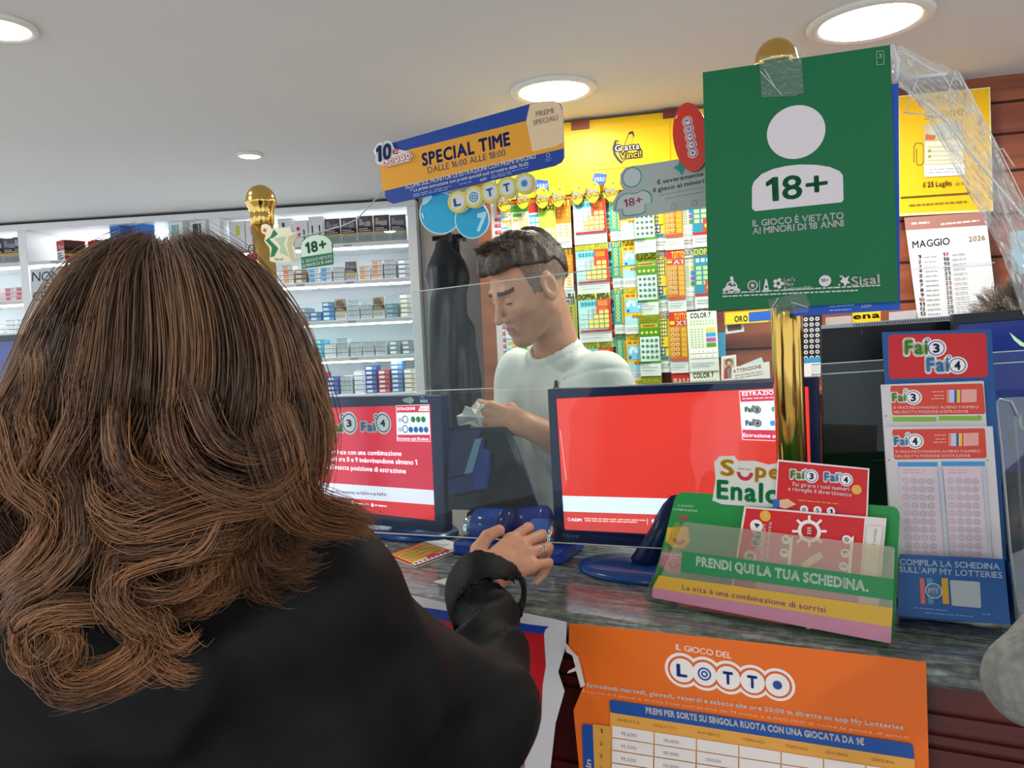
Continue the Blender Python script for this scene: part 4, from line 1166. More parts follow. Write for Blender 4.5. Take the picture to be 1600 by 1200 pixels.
for x_ in (694, 716):
    a_ = s_.uv(x_, 300); b_ = s_.uv(x_ + .5, 380)
    mb.box((a_[0] - .003, b_[1] + .005, -.016), (a_[0] + .003, a_[1], -.012), M('#1c1d20', .5))
mb.build('holder', br_, s_.mw)
# cord from the sign's corner to the little 18+ tag and the left post
cpts = [PL.O + PL.X * PL.uv(*p)[0] + PL.Y * PL.uv(*p)[1] + PL.N * .012 for p in ((608, 296), (585, 320), (563, 344), (540, 354), (518, 360), (496, 366), (470, 372), (430, 378))]
mb = MB().tube(cpts, .0016, M('#a9adb0', .5), 6)
tag(mb.build('cord'), 'thin grey cord running from the tilted sign to the left brass post', 'cord')
# little 18+ tag
t = Pan(PL.O + PL.N * .030, PYAW)
PGR, DGR = M('#c3d6c8', .45), M('#1c7048', .45)
t.solid([(471.5, 420), (469, 383), (472, 376), (479, 370), (487, 367), (496, 366), (506, 367), (514, 371), (519, 378), (520, 413)], DGR, .003)
t.poly([(470.6, 402), (470, 383.5), (473, 377), (480, 371), (487, 368), (496, 367), (505.5, 368), (513, 372), (518, 378.5), (518.8, 394.5)], PGR)
t.text('18+', 479, 396, 510, 389, 16, DGR, 2).text('IL GIOCO È VIETATO', 473, 411, 519, 403, 4.6, W2, 1).text('AI MINORI DI 18 ANNI', 473, 418, 519, 410, 4.6, W2, 1)
t.make('age_tag', label='small green and white 18+ tag hanging from the cord', cat='tag')
# star logo tag on the left post, with a red charm
sz = lambda l: [(330 + .1417 * x, 310 + .1417 * y) for x, y in l]
t = Pan(PL.O + PL.N * .034, PYAW)
t.solid(sz([(555, 290), (600, 282), (640, 300), (660, 345), (700, 318), (740, 330), (790, 318), (830, 330), (850, 308), (880, 375), (950, 378), (932, 440), (895, 520), (930, 600), (935, 680), (880, 700), (690, 705), (645, 690), (650, 600), (640, 540), (585, 470), (600, 400), (560, 385), (548, 345)]), M('#d3d0b4', .45), .004)
t.poly(sz([(690, 340), (735, 392), (690, 432), (640, 447), (742, 552), (695, 640), (655, 650), (668, 540), (597, 462), (655, 420)]), M('#0f6a42', .45))
t.poly(sz([(692, 440), (830, 415), (798, 500), (858, 645), (752, 595), (765, 530)]), M('#9fb998', .45))
t.poly(sz([(855, 415), (948, 382), (885, 520), (930, 690), (872, 672), (835, 505)]), M('#b7b08c', .45))
t.poly(sz([(590 + (30 if i % 2 == 0 else 13) * math.sin(i * math.pi / 5), 352 - (32 if i % 2 == 0 else 14) * math.cos(i * math.pi / 5)) for i in range(10)]), M('#cf2f22', .4))
t.text('Sisal', *sz([(700, 684)])[0], *sz([(790, 680)])[0], 4, M('#3f5a48', .5), 0)
t.make('star_tag', label='cream and green star logo tag fixed to the left brass post', cat='tag')
hc = PL.O + PL.X * PL.uv(416, 405)[0] + PL.Y * PL.uv(416, 405)[1] + PL.N * .044
hr = root('red_charm', None, 'small red heart charm on a ring on the left brass post', 'charm', mw=Matrix.Translation(hc) @ Matrix.Rotation(rad(-PYAW), 4, 'Z') @ Matrix.Rotation(rad(90), 4, 'X'))
hp = [(.016 * math.sin(a) ** 3 * .85, .85 * (.013 * math.cos(a) - .005 * math.cos(2 * a) - .002 * math.cos(3 * a) - .001 * math.cos(4 * a))) for a in [2 * math.pi * i / 26 for i in range(26)]]
MB().prism(hp, -.004, .004, M('#a8242c', .15)).build('heart', hr, bevel=.002, seg=3)
MB().tube([(.009 * math.cos(a), .019 + .010 * math.sin(a), 0) for a in [2 * math.pi * i / 20 for i in range(21)]], .0014, M('#4a3a28', .3, .8), 6).build('ring', hr)
# grey notice with figure, red oval
t = Pan(PL.O - PL.N * .0418, PYAW)
TEAL = M('#2f8f88', .45)
t.solid([(957, 330), (959, 312), (965, 303), (974, 297), (969, 288), (969, 272), (976, 263), (988, 259), (1000, 258), (1108, 241), (1112, 322), (1010, 337), (968, 344), (966, 332)], M('#a3adaa', .4), .003)
t.ring(987.5, 277, 13.6, 15.2, TEAL, 36); t.disc(987.5, 277, 13.4, M('#b9c3c0', .4), 36)
body = [(960.5, 329), (963, 313), (970, 305), (980, 301), (988, 302), (997, 300), (1004, 296), (1014, 299), (1019, 306), (1019, 317), (1008, 319.5), (1009, 331), (1002, 335), (978, 338.5), (973, 336), (972, 327)]
t.poly(body, TEAL); cx_, cy_ = 991, 318
t.poly([(cx_ + (x - cx_) * .93, cy_ + (y - cy_) * .91) for x, y in body], M('#b3bdba', .4))
t.text('18+', 976, 324, 1004, 317.5, 12, M('#c25f78', .45), 1)
DG = M('#4c5552', .5)
t.text('È severamente', 1028, 288, 1099, 274.5, 6.4, DG, 1).text('il gioco ai minori', 1021, 300.5, 1100, 285.5, 6.4, DG, 1)
t.lines([(1030, 306, 1098, 293), (1040, 311, 1100, 300)], M('#8a9491', .5), 1.3)
t.poly([(1052, 262), (1060, 258), (1062, 250), (1068, 258), (1074, 256), (1069, 264), (1066, 274), (1060, 267)], M('#1f8f86', .4))
for x_ in (1053, 1085): t.ring(x_, 322 - (x_ - 1053) * .15, 3.6, 4.6, M('#8a9491', .5), 16)
t.make('grey_notice', label='grey notice with a teal outlined figure, left of the green notice', cat='notice')
t = Pan(PL.O - PL.N * .034, PYAW)
rx_, ry_, ta = 27.5, 54, rad(-6)
ov = [(1079 + rx_ * math.cos(a) * math.cos(ta) - ry_ * math.sin(a) * math.sin(ta), 214 + rx_ * math.cos(a) * math.sin(ta) + ry_ * math.sin(a) * math.cos(ta)) for a in [2 * math.pi * i / 44 for i in range(44)]]
t.solid(ov, M('#d63427', .3), .006, M('#a8241c', .4))
cs = [(1074, 190), (1076.2, 202), (1078.5, 214), (1080.6, 226.5), (1082.7, 239)]
for x, y in cs: t.disc(x, y, 8.2, M('#e3cfd6', .4))
lotto(t, cs, 7, M('#d0524a', .4), M('#d9dbe6', .4), M('#3a4aa0', .4), None, .95, .72)
t.poly([(1054, 186), (1057, 181), (1060, 180), (1058, 186)], M('#ecb4ac', .4))
t.make('red_oval_sign', label='red oval LOTTO sign peeping out left of the green notice', cat='sign')

# ------------------------------------------------------------------ crinkled clear film at the right of the green notice
fl = Pan(P(1490, 260, 1.27), 20)
m_film = clear('crinkled_film', gloss=0.05, haze=0.30, bump=0.9, bscale=26, edge=0.6, rough=.08)
q4 = [(1391, 70), (1505, 120), (1640, 470), (1402, 150)]
nx_, ny_ = 26, 34
vs = []
edgeL = [(1391, 70), (1394, 120), (1440, 175), (1500, 280), (1560, 380), (1610, 520)]
edgeR = [(1400, 68), (1440, 92), (1500, 118), (1545, 200), (1590, 300), (1650, 400)]
def lerp_path(pth, t):
    x = t * (len(pth) - 1); i = min(int(x), len(pth) - 2); f = x - i
    return (pth[i][0] * (1 - f) + pth[i + 1][0] * f, pth[i][1] * (1 - f) + pth[i + 1][1] * f)
for j in range(ny_ + 1):
    a_, b_ = lerp_path(edgeL, j / ny_), lerp_path(edgeR, j / ny_)
    for i in range(nx_ + 1):
        f = i / nx_
        uvp = fl.uv(a_[0] * (1 - f) + b_[0] * f, a_[1] * (1 - f) + b_[1] * f)
        z = .012 * math.sin(7 * f + 3.1 * j / ny_) * math.sin(5 * j / ny_) + RNG.uniform(-.004, .004)
        vs.append((uvp[0], uvp[1], z))
fs = [(j * (nx_ + 1) + i, j * (nx_ + 1) + i + 1, (j + 1) * (nx_ + 1) + i + 1, (j + 1) * (nx_ + 1) + i) for j in range(ny_) for i in range(nx_)]
fr_ = root('plastic_film', None, 'crinkled clear plastic film hanging right of the green notice', 'plastic film', mw=fl.mw.copy())
MB().add(vs, fs, m_film, False).build('sheet', fr_, fl.mw)
m_cr = clear('crease_highlight', gloss=0.1, haze=0.75, edge=0.2)  # whitish tubes along the creases, specular streaks put into their colour
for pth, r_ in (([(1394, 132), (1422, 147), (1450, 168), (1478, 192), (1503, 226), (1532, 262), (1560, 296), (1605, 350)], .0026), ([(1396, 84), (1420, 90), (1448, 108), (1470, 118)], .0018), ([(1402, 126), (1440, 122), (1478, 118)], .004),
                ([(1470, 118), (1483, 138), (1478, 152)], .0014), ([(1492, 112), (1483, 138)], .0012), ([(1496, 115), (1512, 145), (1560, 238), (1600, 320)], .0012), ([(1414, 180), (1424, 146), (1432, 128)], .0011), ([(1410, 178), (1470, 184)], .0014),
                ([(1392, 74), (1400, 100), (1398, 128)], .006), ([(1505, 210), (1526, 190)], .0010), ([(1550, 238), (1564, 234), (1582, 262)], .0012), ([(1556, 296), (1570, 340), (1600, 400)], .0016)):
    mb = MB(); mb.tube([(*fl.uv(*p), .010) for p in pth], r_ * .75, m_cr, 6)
    mb.build('crease', fr_, fl.mw, label='film crease with its highlight painted white')

# ================================================================== MONITORS
def fai(c_, x0, x1, yb, n, cx, cy, r, slope=0.0, big=1.0):
    col = M('#6fae3a', .45) if n == '3' else M('#4a9fdc', .45)
    h_ = (x1 - x0) * .62 * big
    wh = M('#efece9', .45)
    y1 = yb + (x1 - x0) * slope
    c_.text('Fai', x0, yb, x1, y1, h_, wh, 4); c_.disc(cx, cy, r * 1.22, wh); c_.disc(cx - r * 1.05, cy - r * .95, r * .42, wh, 14)
    c_.text('Fai', x0, yb, x1, y1, h_, col, 2); c_.ring(cx, cy, r * .9, r * 1.02, M('#2f3f86', .45)); c_.ring(cx - r * 1.05, cy - r * .95, r * .16, r * .28, M('#2f5fa6', .45), 12)
    c_.text(n, cx - r * .33, cy + r * .5 - r * .33 * slope, cx + r * .33, cy + r * .5 + r * .33 * slope, r, M('#23346f', .45), 2)
def scr(h, e=0.85): return M(h, 0.12, emit=e)
def monitor(pl, outline, screen, label, draw, foot, bz=m_bz, group='monitors on the counter', thick=.028):
    r_ = root('monitor', None, label, 'monitor', group, mw=pl.mw.copy())
    c_ = Pan(pl.O, 0); c_.X, c_.Y, c_.N, c_.mw = pl.X, pl.Y, pl.N, pl.mw
    # frame: a ring of bezel around the screen, and the case behind it
    o_, s2 = [c_.uv(*p) for p in outline], [c_.uv(*p) for p in screen]
    mb = MB(); n = len(o_)
    vs = [(x, y, 0) for x, y in o_] + [(x, y, 0) for x, y in s2] + [(x, y, -.004) for x, y in s2] + [(x, y, -thick) for x, y in o_]
    fs = []
    for i in range(n):
        j = (i + 1) % n
        fs += [(i, n + i, n + j, j), (n + i, 2 * n + i, 2 * n + j, n + j), (3 * n + i, i, j, 3 * n + j)]
    fs.append(tuple(range(3 * n, 4 * n)))
    mb.add(vs, fs, bz)
    mb.build('bezel', r_, pl.mw, bevel=.003)
    cs_ = Pan(pl.O - pl.N * .0038, 0); cs_.X, cs_.Y, cs_.N = pl.X, pl.Y, pl.N
    cs_.mw = pl.mw.copy(); cs_.mw.translation = cs_.O
    draw(cs_)
    cs_.build('display', r_, cs_.mw)
    if foot:
        f = onz(*foot, CT)
        fm = Matrix.Translation(f) @ Matrix.Rotation(-math.atan2(-pl.X.y, pl.X.x), 4, 'Z')
        b_ = MB(); st = []
        for k_, z_ in ((1, .0006), (1.0, .006), (.96, .012), (.5, .017)):
            st.append([(.13 * k_ * math.cos(2 * math.pi * i / 36), .085 * k_ * math.sin(2 * math.pi * i / 36), z_) for i in range(36)])
        vs = [v for ring_ in st for v in ring_]
        fs = [(i * 36 + k_, i * 36 + (k_ + 1) % 36, (i + 1) * 36 + (k_ + 1) % 36, (i + 1) * 36 + k_) for i in range(3) for k_ in range(36)] + [tuple(range(36))[::-1], tuple(range(108, 144))]
        b_.add(vs, fs, M('#16407c', .2), True).build('foot', r_, fm)
        yc = sum(y for x, y in o_) / n; xc = sum(x for x, y in o_) / n
        top = pl.O + pl.X * xc + pl.Y * (yc - .06) - pl.N * (thick + .004)
        MB().tube([f + Vector((0, 0, .012)), (f + top) / 2 - pl.N * .008, top], [.026, .024, .03], m_bz, 16).build('neck', r_, Matrix())
    return r_
pr_ = Pan(P(860, 720, 1.62), 28)
def d_right(c_):
    R1, R2, WB = scr('#dc3a33', .8), scr('#d64a48', .8), scr('#dfe3f6', .85)
    c_.poly([(868, 623), (1263, 604), (1270, 848), (881, 828)], R1)
    c_.poly([(877, 774.5), (1269, 785), (1270, 812), (880, 799)], WB)
    c_.poly([(880, 799), (1270, 812), (1270.5, 848), (881, 828)], R2)
    c_.ring(889.5, 811.5, 1.6, 2.4, WB, 12); c_.text('ADM', 893, 814, 909, 814.8, 4.6, WB, 1)
    c_.lines([(913, 811, 1010, 814), (914, 814.5, 996, 817)], scr('#f0b4ae'), 2)
    c_.poly([(1011.5, 810), (1012.3, 810), (1012.3, 820), (1011.5, 820)], WB); c_.poly([(1018, 812), (1026, 810), (1031, 816), (1020, 819)], WB); c_.text('Lotteries', 1034, 818, 1062, 819, 5, WB, 1)
    c_.poly([(875, 672), (876, 672), (885.5, 750), (884.5, 750)], scr('#f2a49e'))
    # info box
    c_.poly([(1155, 611), (1256, 606), (1259, 691), (1160, 687)], scr('#f6dfe2')); c_.poly([(1156, 612), (1255, 607), (1258, 690), (1161, 686)], scr('#cf2340'))
    c_.poly([(1157, 628), (1255.5, 624), (1257.5, 673), (1159.5, 671)], scr('#e2e6f6', 1.0))
    c_.text('ESTRAZIONE', 1160, 618.5, 1222, 615.5, 6, WB, 1); c_.lines([(1160, 624, 1216, 621.5)], scr('#f2b4be'), 2)
    fai(c_, 1165, 1176, 643, '3', 1183, 640, 5.6); fai(c_, 1166, 1177, 664, '4', 1184, 661, 5.6)
    for i_ in range(3): c_.disc(1210 + 10 * i_, 639 - i_ * .3, 4.6, scr('#4aa84a'), 14)
    for i_ in range(4): c_.disc(1208 + 10 * i_, 661, 4.6, scr('#3a8ad8'), 14)
    c_.text('Estrazione ogni', 1162, 682, 1224, 684, 5.6, WB, 1)
mr = monitor(pr_, [(855, 608), (1277, 589), (1283, 888), (867, 844)], [(868, 623), (1263, 604), (1270, 848), (881, 828)], 'large blue framed monitor with a red screen, in the middle of the counter', d_right, (1003, 893))
t = Pan(pr_.O + pr_.N * .0006, 28); t.text('HDMI', 880, 838, 904, 841, 4.2, M('#7f86a0', .4), 1); t.make('bezel_mark', mr)
pl_ = Pan(P(693, 720, 1.73), 35)
def d_left(c_):
    WB, R1 = scr('#e6dfe9', .8), scr('#c4203a', .75)
    c_.poly([(420, 640), (672, 632), (679.5, 814), (430, 785)], R1)
    c_.poly([(420, 748), (677.6, 766), (678.7, 789), (425, 769)], scr('#d9d3e6', .75)); c_.poly([(425, 769), (678.7, 789), (679.5, 814), (430, 785)], scr('#cf2730', .75))
    fai(c_, 515, 536, 674, '3', 546, 661, 10.4); fai(c_, 566, 587, 673, '4', 599, 661, 10.4)
    c_.text('Si vince con una combinazione', 516, 709, 628, 712, 7, WB, 1).text('di numeri tra 0 e 9 indovinandone almeno 1', 497, 719, 652.5, 726, 7, WB, 1).text("nell'esatta posizione di estrazione", 512, 732, 635, 739.5, 7, WB, 1)
    c_.text('App My Lotteries, su fai3.it e su fai4.it', 515, 769, 604.5, 774.5, 4.2, M('#3a3350', .5), 1)
    c_.lines([(505, 781, 546, 785), (556, 787, 577, 789), (587, 790, 605, 792)], WB, 2); c_.disc(552, 786, 2.4, WB, 10); c_.disc(583, 789, 2.2, WB, 10)
    c_.poly([(620, 633), (672, 631.5), (674, 690), (621.5, 689)], scr('#e8c9d6')); c_.poly([(621, 634), (671.5, 632.5), (673.3, 689), (622.3, 688)], scr('#c4203a', .75))
    c_.poly([(621, 644.5), (672, 644), (673, 679), (622, 679)], scr('#d6d9ea', .9)); c_.text('ESTRAZIONE', 622.5, 641, 650, 640, 4.2, WB, 1)
    c_.poly([(655, 642), (658, 634.5), (671, 634), (671, 642)], WB); c_.text('NUOVO', 658, 640.5, 670, 640, 3.6, scr('#c4203a', .75), 1)
    for i_ in range(3): c_.disc(647 + 8 * i_, 655, 3.6, M('#3f9a4a', .4), 14)
    for i_ in range(4): c_.disc(643.5 + 8 * i_, 671, 3.6, M('#2f7ad0', .4), 14)
    for y_ in (655, 670): c_.ring(635, y_, 3.4, 4.6, M('#8a6f9a', .4), 14); c_.lines([(624, y_, 631, y_), (624, y_ + 3, 631, y_ + 3)], M('#7a7f9a', .4), 1.5)
    c_.text('Estrazione ogni 30 minuti', 623, 686.5, 671.5, 687.5, 4.2, WB, 1)
ml = monitor(pl_, [(415, 622), (690, 617), (696, 833), (425, 803)], [(430, 640), (672, 632), (679.5, 814), (440, 787)], 'blue framed monitor with crimson text screen, beside the woman\'s hair', d_left, (645, 832))
t = Pan(pl_.O + pl_.N * .0006, 35); t.disc(641, 625.5, 5, M('#9fb3a0', .4), 20, 4); t.disc(638, 625.5, 9, M('#9fb3a0', .4), 20, 3); t.ring(660, 623, 2, 3, M('#8fb0e6', .4), 12); t.poly([(656, 625), (668, 624.5), (669, 629), (657, 629)], M('#aebedc', .4)); t.make('bezel_logo', ml)
pf_ = Pan(P(30, 620, 2.05), 30)
def d_far(c_):
    c_.poly([(-150, 545), (52, 530), (58, 690), (-140, 722)], scr('#2c3a72', .5)); c_.poly([(-145, 655), (55, 612), (58, 690), (-140, 722)], scr('#b3263a', .6)); c_.ring(28, 580, 5, 6, scr('#7f8ab8', .5))
monitor(pf_, [(-165, 535), (64, 520), (70, 705), (-152, 738)], [(-150, 545), (52, 530), (58, 690), (-140, 722)], 'dark blue monitor cut by the left edge, behind the woman\'s hair', d_far, (-25, 826), M('#12181f', .3))
# black terminal with a white perforated top, and a navy monitor at the right edge
pb = Pan(P(1330, 620, 1.57), 22)
tb = root('black_terminal', None, 'black terminal panel with a white perforated top edge, behind the leaflet stand', 'terminal', mw=pb.mw.copy())
t = Pan(pb.O, 22); t.solid([(1284, 513), (1520, 496), (1520, 905), (1286, 862)], M('#0d0d10', .25), .05)
t.poly([(1360, 719), (1388, 718), (1388, 719.5), (1360, 720.5)], M('#3a3a40', .4)); t.poly([(1345, 515), (1347, 515), (1348, 523), (1346, 523)], M('#4a4a50', .4)); t.make('panel', tb)
t = Pan(pb.O + pb.N * .002, 22); t.solid([(1283, 508.5), (1500, 492), (1500, 500.5), (1283, 514)], M('#c9cdd0', .35), .05)
for i_ in range(40):
    x_ = 1333 + i_ * 4; t.poly([(x_, 508.5 - (x_ - 1283) * .0705 + 1), (x_ + 1.6, 508.5 - (x_ - 1283) * .0705 + 1), (x_ + 3.4, 508.5 - (x_ - 1283) * .0705 + 5.2), (x_ + 1.8, 508.5 - (x_ - 1283) * .0705 + 5.2)], M('#26282c', .5))
t.make('perforated_edge', tb)
pn = Pan(P(1560, 620, 1.36), 20)
def d_navy(c_):
    c_.poly([(1497, 507), (1665, 495), (1672, 735), (1502, 745)], scr('#20307a', .32))
    c_.poly([(1577, 519), (1584, 531), (1594, 540), (1610, 545), (1610, 541), (1598, 535), (1588, 528)], scr('#a9cf9a', .7)); c_.poly([(1596, 645), (1591, 655), (1594, 668), (1602, 674), (1597, 663)], scr('#8a9a5a', .6))
monitor(pn, [(1489, 491), (1668, 478), (1676, 752), (1496, 762)], [(1497, 507), (1665, 495), (1672, 735), (1502, 745)], 'navy screened monitor with dark grey frame, cut by the right edge', d_navy, (1592, 900), M('#2b333c', .35))

# ------------------------------------------------------------------ tilted touch terminal seen from behind, and ticket printer
pt = Pan(P(790, 735, 1.72), 12, 16)
tr_ = root('touch_terminal', None, 'dark blue touch terminal leaning back between the two red screens', 'terminal', mw=pt.mw.copy())
t = Pan(pt.O, 12, 16)
t.solid(rquad((699, 669), (795, 667), (844, 798), (701, 796), (1, 8, 8, 1)), M('#0e1636', .12), .022); t.make('screen_case', tr_, bevel=.003)
t = Pan(pt.O + pt.N * .001, 12, 16); t.z = .0008
t.solid([(702, 676), (788, 674), (832, 790), (704, 788)], M('#0b0f1e', .04), .002); t.make('glass', tr_)
t = Pan(pt.O + pt.N * .012, 12, 16)
t.solid([(700, 673), (752, 671), (742, 694), (730, 740), (701, 746)], M('#12204e', .2), .01); t.make('back_cover', tr_, bevel=.002)
t = Pan(pt.O + pt.N * .034, 12, 16)
t.solid([(742, 685), (753, 683), (752, 700), (764, 704), (763, 735), (757, 763), (742, 766), (742, 742), (726, 741)], M('#1b2f84', .18), .022); t.make('arm', tr_, bevel=.004)
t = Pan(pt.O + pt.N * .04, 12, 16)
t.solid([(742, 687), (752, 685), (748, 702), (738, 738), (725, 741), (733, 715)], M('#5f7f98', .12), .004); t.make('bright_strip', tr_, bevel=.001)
t = Pan(pt.O + pt.N * .03, 12, 16)
t.solid([(700, 750), (744, 738), (744, 765), (701, 774)], M('#14245e', .2), .02); t.make('lower_arm', tr_, bevel=.004)
fz = onz(742, 832, CT); fz = Vector((fz.x + .02, fz.y + .05, CT))
MB().tube([Vector((fz.x, fz.y, CT + .002)), pt.O - pt.Y * .05 - pt.N * .03], [.05, .03], M('#101a44', .2), 20).build('stem', tr_, Matrix())
# printer
pm = Matrix((U, W_, Vector((0, 0, 1)))).transposed().to_4x4()
pc = P(776, 836, 1.66); pm.translation = Vector((pc.x, pc.y, CT))
pr = root('ticket_printer', None, 'shiny blue ticket printer with chrome trim behind the woman\'s hand', 'printer', mw=pm)
BL2 = M('#1f3f8c', .16)
def cyl(x0, x1, y, z, r, mat, name, n=36, rs=None, lab=None):
    mb = MB()
    xs = [x0, x0 + .004, x1 - .004, x1]; rr_ = [r * .93, r, r, r * .93] if rs is None else rs
    vs = [(x, y + q_r * math.cos(2 * math.pi * k_ / n), z + q_r * math.sin(2 * math.pi * k_ / n)) for x, q_r in zip(xs, rr_) for k_ in range(n)]
    fs = [(i * n + k_, (i + 1) * n + k_, (i + 1) * n + (k_ + 1) % n, i * n + (k_ + 1) % n) for i in range(3) for k_ in range(n)] + [tuple(range(n)), tuple(range(3 * n, 4 * n))[::-1]]
    return mb.add(vs, fs, mat, True).build(name, pr, pm, label=lab)
MB().box((-.095, -.03, .0008), (.165, .10, .032), BL2).build('base', pr, pm, bevel=.008, seg=3)
cyl(-.062, .006, .03, .052, .043, BL2, 'roll_cover')
cyl(.006, .028, .03, .052, .0445, M('#0e1b58', .2), 'side_disc')
cyl(-.082, -.062, .03, .048, .040, M('#b9bec4', .08, 1.0), 'chrome_band', lab='chrome band')
cyl(.02, .085, .075, .045, .052, M('#17267a', .2), 'rear_dome')
cyl(.072, .118, .028, .045, .034, M('#3a63b4', .14), 'small_cover')
cyl(.118, .128, .028, .040, .034, M('#c4c8cc', .06, 1.0), 'chrome_cap', lab='chrome end cap')
# ticket and slip lying on the counter
hz = Pan(Vector((A0.x, A0.y, CT + .0035)), 25.8, 90)
c_ = Pan(hz.O, 25.8, 90)
c_.solid([(604, 867), (682, 839), (735, 854), (649, 886)], M('#e3dccb', .4), .0025)
c_.frame((604, 867), (682, 839), (735, 854), (649, 886))
c_.frect(0, 0, .74, 1, M('#b8392c', .4)); c_.frect(.06, .06, .70, .8, M('#d9b455', .4)); c_.frect(.76, .0, 1, 1, M('#dfe0e2', .4))
for i_ in range(7):
    for j_ in range(4): c_.frect(.1 + .085 * i_, .1 + .16 * j_, .165 + .085 * i_, .22 + .16 * j_, M('#b38f3a', .4))
c_.frect(0, .86, .74, 1, M('#d3cfd8', .4)); c_.fpoly([(.3, .8), (.45, .72), (.55, .84), (.7, .78), (.7, .9), (.3, .9)], M('#b8242a', .4))
for i_ in range(8): c_.fpoly([(.04 + .08 * i_, .89), (.08 + .08 * i_, .88), (.08 + .08 * i_, .96), (.04 + .08 * i_, .97)], M('#5a4a9a', .4))
c_.make('scratch_ticket', label='scratch ticket lying on the counter left of the woman\'s hand', cat='lottery ticket')
c_ = Pan(hz.O - Vector((0, 0, .0022)), 25.8, 90)
c_.solid([(676, 909), (735, 893), (768, 903), (712, 917)], M('#c9d0ce', .5), .001); c_.make('paper_slip', label='plain white paper slip under the woman\'s wrist', cat='paper slip')

# ================================================================== PLAY SLIP HOLDER
hl, hrr = onz(1018, 936, CT), onz(1390, 1005, CT)
dv = hrr - hl; HY = math.degrees(math.atan2(-dv.y, dv.x))
H = Pan(hl.lerp(hrr, .5) + Vector((0, 0, .001)), HY, 8)
ho = root('slip_holder', None, 'green and yellow play slip holder reading PRENDI QUI LA TUA SCHEDINA', 'slip holder', mw=H.mw.copy())
GH, YH, PH = M('#228a45', .35), M('#d8ae2c', .4), M('#cc7f9c', .4)
def HP(off): return Pan(H.O + H.N * off, HY, 8)
t = HP(0); t.solid(rquad((1057, 768), (1406, 792), (1395, 1003), (1016, 929), (14, 16, 10, 8)), GH, .004)
for pts, m_ in (([(1043, 824), (1075, 823), (1078, 846), (1068, 857), (1052, 856), (1040, 846)], YH), ([(1034, 862), (1069, 864), (1068, 884), (1060, 897), (1046, 896), (1032, 882)], PH)): t.poly(pts, m_)
def smile(c2, x, y, r, m_):
    z = c2.up(); k = c2.sc(x, y); u_, v_ = c2.uv(x, y); n = 12
    vs = [(u_ + q * k * math.cos(a), v_ + q * k * math.sin(a), z) for q in (r * .55, r) for a in [math.pi + math.pi * i / n for i in range(n + 1)]]
    c2.add(vs, [(i, i + 1, n + 2 + i, n + 1 + i) for i in range(n)], m_)
for x_, y_ in ((1068, 804), (1061, 842), (1053, 880)): smile(t, x_, y_, 8.5, M('#b8343f', .4))
t.text('IL JACKPOT', 1060, 791, 1084, 793, 3, M('#bfe0c4', .4), 0).text('COMBINAZIONE', 1052, 797, 1090, 800, 3, M('#bfe0c4', .4), 0)
t.lines([(1037, 867, 1066, 868.5), (1046, 872, 1060, 873)], M('#f0d0da', .4), 1.6)
t.make('back_card', ho)
# header plate
t = HP(.002)
t.solid([(1113, 782), (1118, 750), (1116, 722), (1124, 713), (1146, 712), (1152, 720), (1178, 720), (1200, 726), (1225, 722), (1300, 740), (1300, 800), (1128, 788)], M('#d3d3cd', .4), .003)
YT, GT = M('#e0a628', .4), M('#1f9a5c', .4)
t.text('S', 1127, 742, 1146, 743, 24, YT, 2); smile(t, 1164, 738, 13, M('#b8343f', .4)); t.lines([(1153, 733, 1174, 735)], M('#9a9a94', .4), 2)
t.text('per', 1181, 745, 1236, 750, 22, YT, 2)
t.text('Enalotto', 1121, 778, 1290, 793, 28, GT, 2); t.make('header_plate', ho)
# pocket front
t = HP(.030)
mp_ = clear('pocket_plastic', tint='#f2eedd', gloss=.03, haze=.12, edge=.3)
t.solid(rquad((1068, 815), (1398, 855), (1392, 1006), (1018, 934), 6), mp_, .002)
t.poly([(1066, 861), (1397, 905), (1395, 938), (1063, 893)], M('#2b7f4c', .4))
t.text('PRENDI QUI LA TUA SCHEDINA.', 1088, 883, 1356, 924, 13.5, M('#d9e6d9', .4), 2)
t.poly([(1030, 899), (1395, 950), (1393, 980), (1020, 918)], M('#c79f3a', .4)); t.poly([(1020, 918), (1393, 980), (1392, 1005), (1019, 933)], M('#b87a92', .4))
t.text('La vita è una combinazione di sorrisi', 1066, 921, 1290, 957, 8, M('#a5608a', .4), 1)
t.text('S', 1260, 982, 1266, 983, 6, M('#e6c3d0', .4), 1)
t.make('pocket_front', ho)
for ex0, ex1 in (((1068, 815), (1018, 934)), ((1398, 855), (1392, 1006))):
    a_, b_ = H.uv(*ex0), H.uv(*ex1)
    s3 = -1 if ex0[0] < 1200 else 1
    MB().add([(a_[0], a_[1], 0), (b_[0], b_[1], 0), (b_[0] + s3 * .002, b_[1], .03), (a_[0] + s3 * .002, a_[1], .03)], [(0, 1, 2, 3)], mp_).build('pocket_side', ho, H.mw)
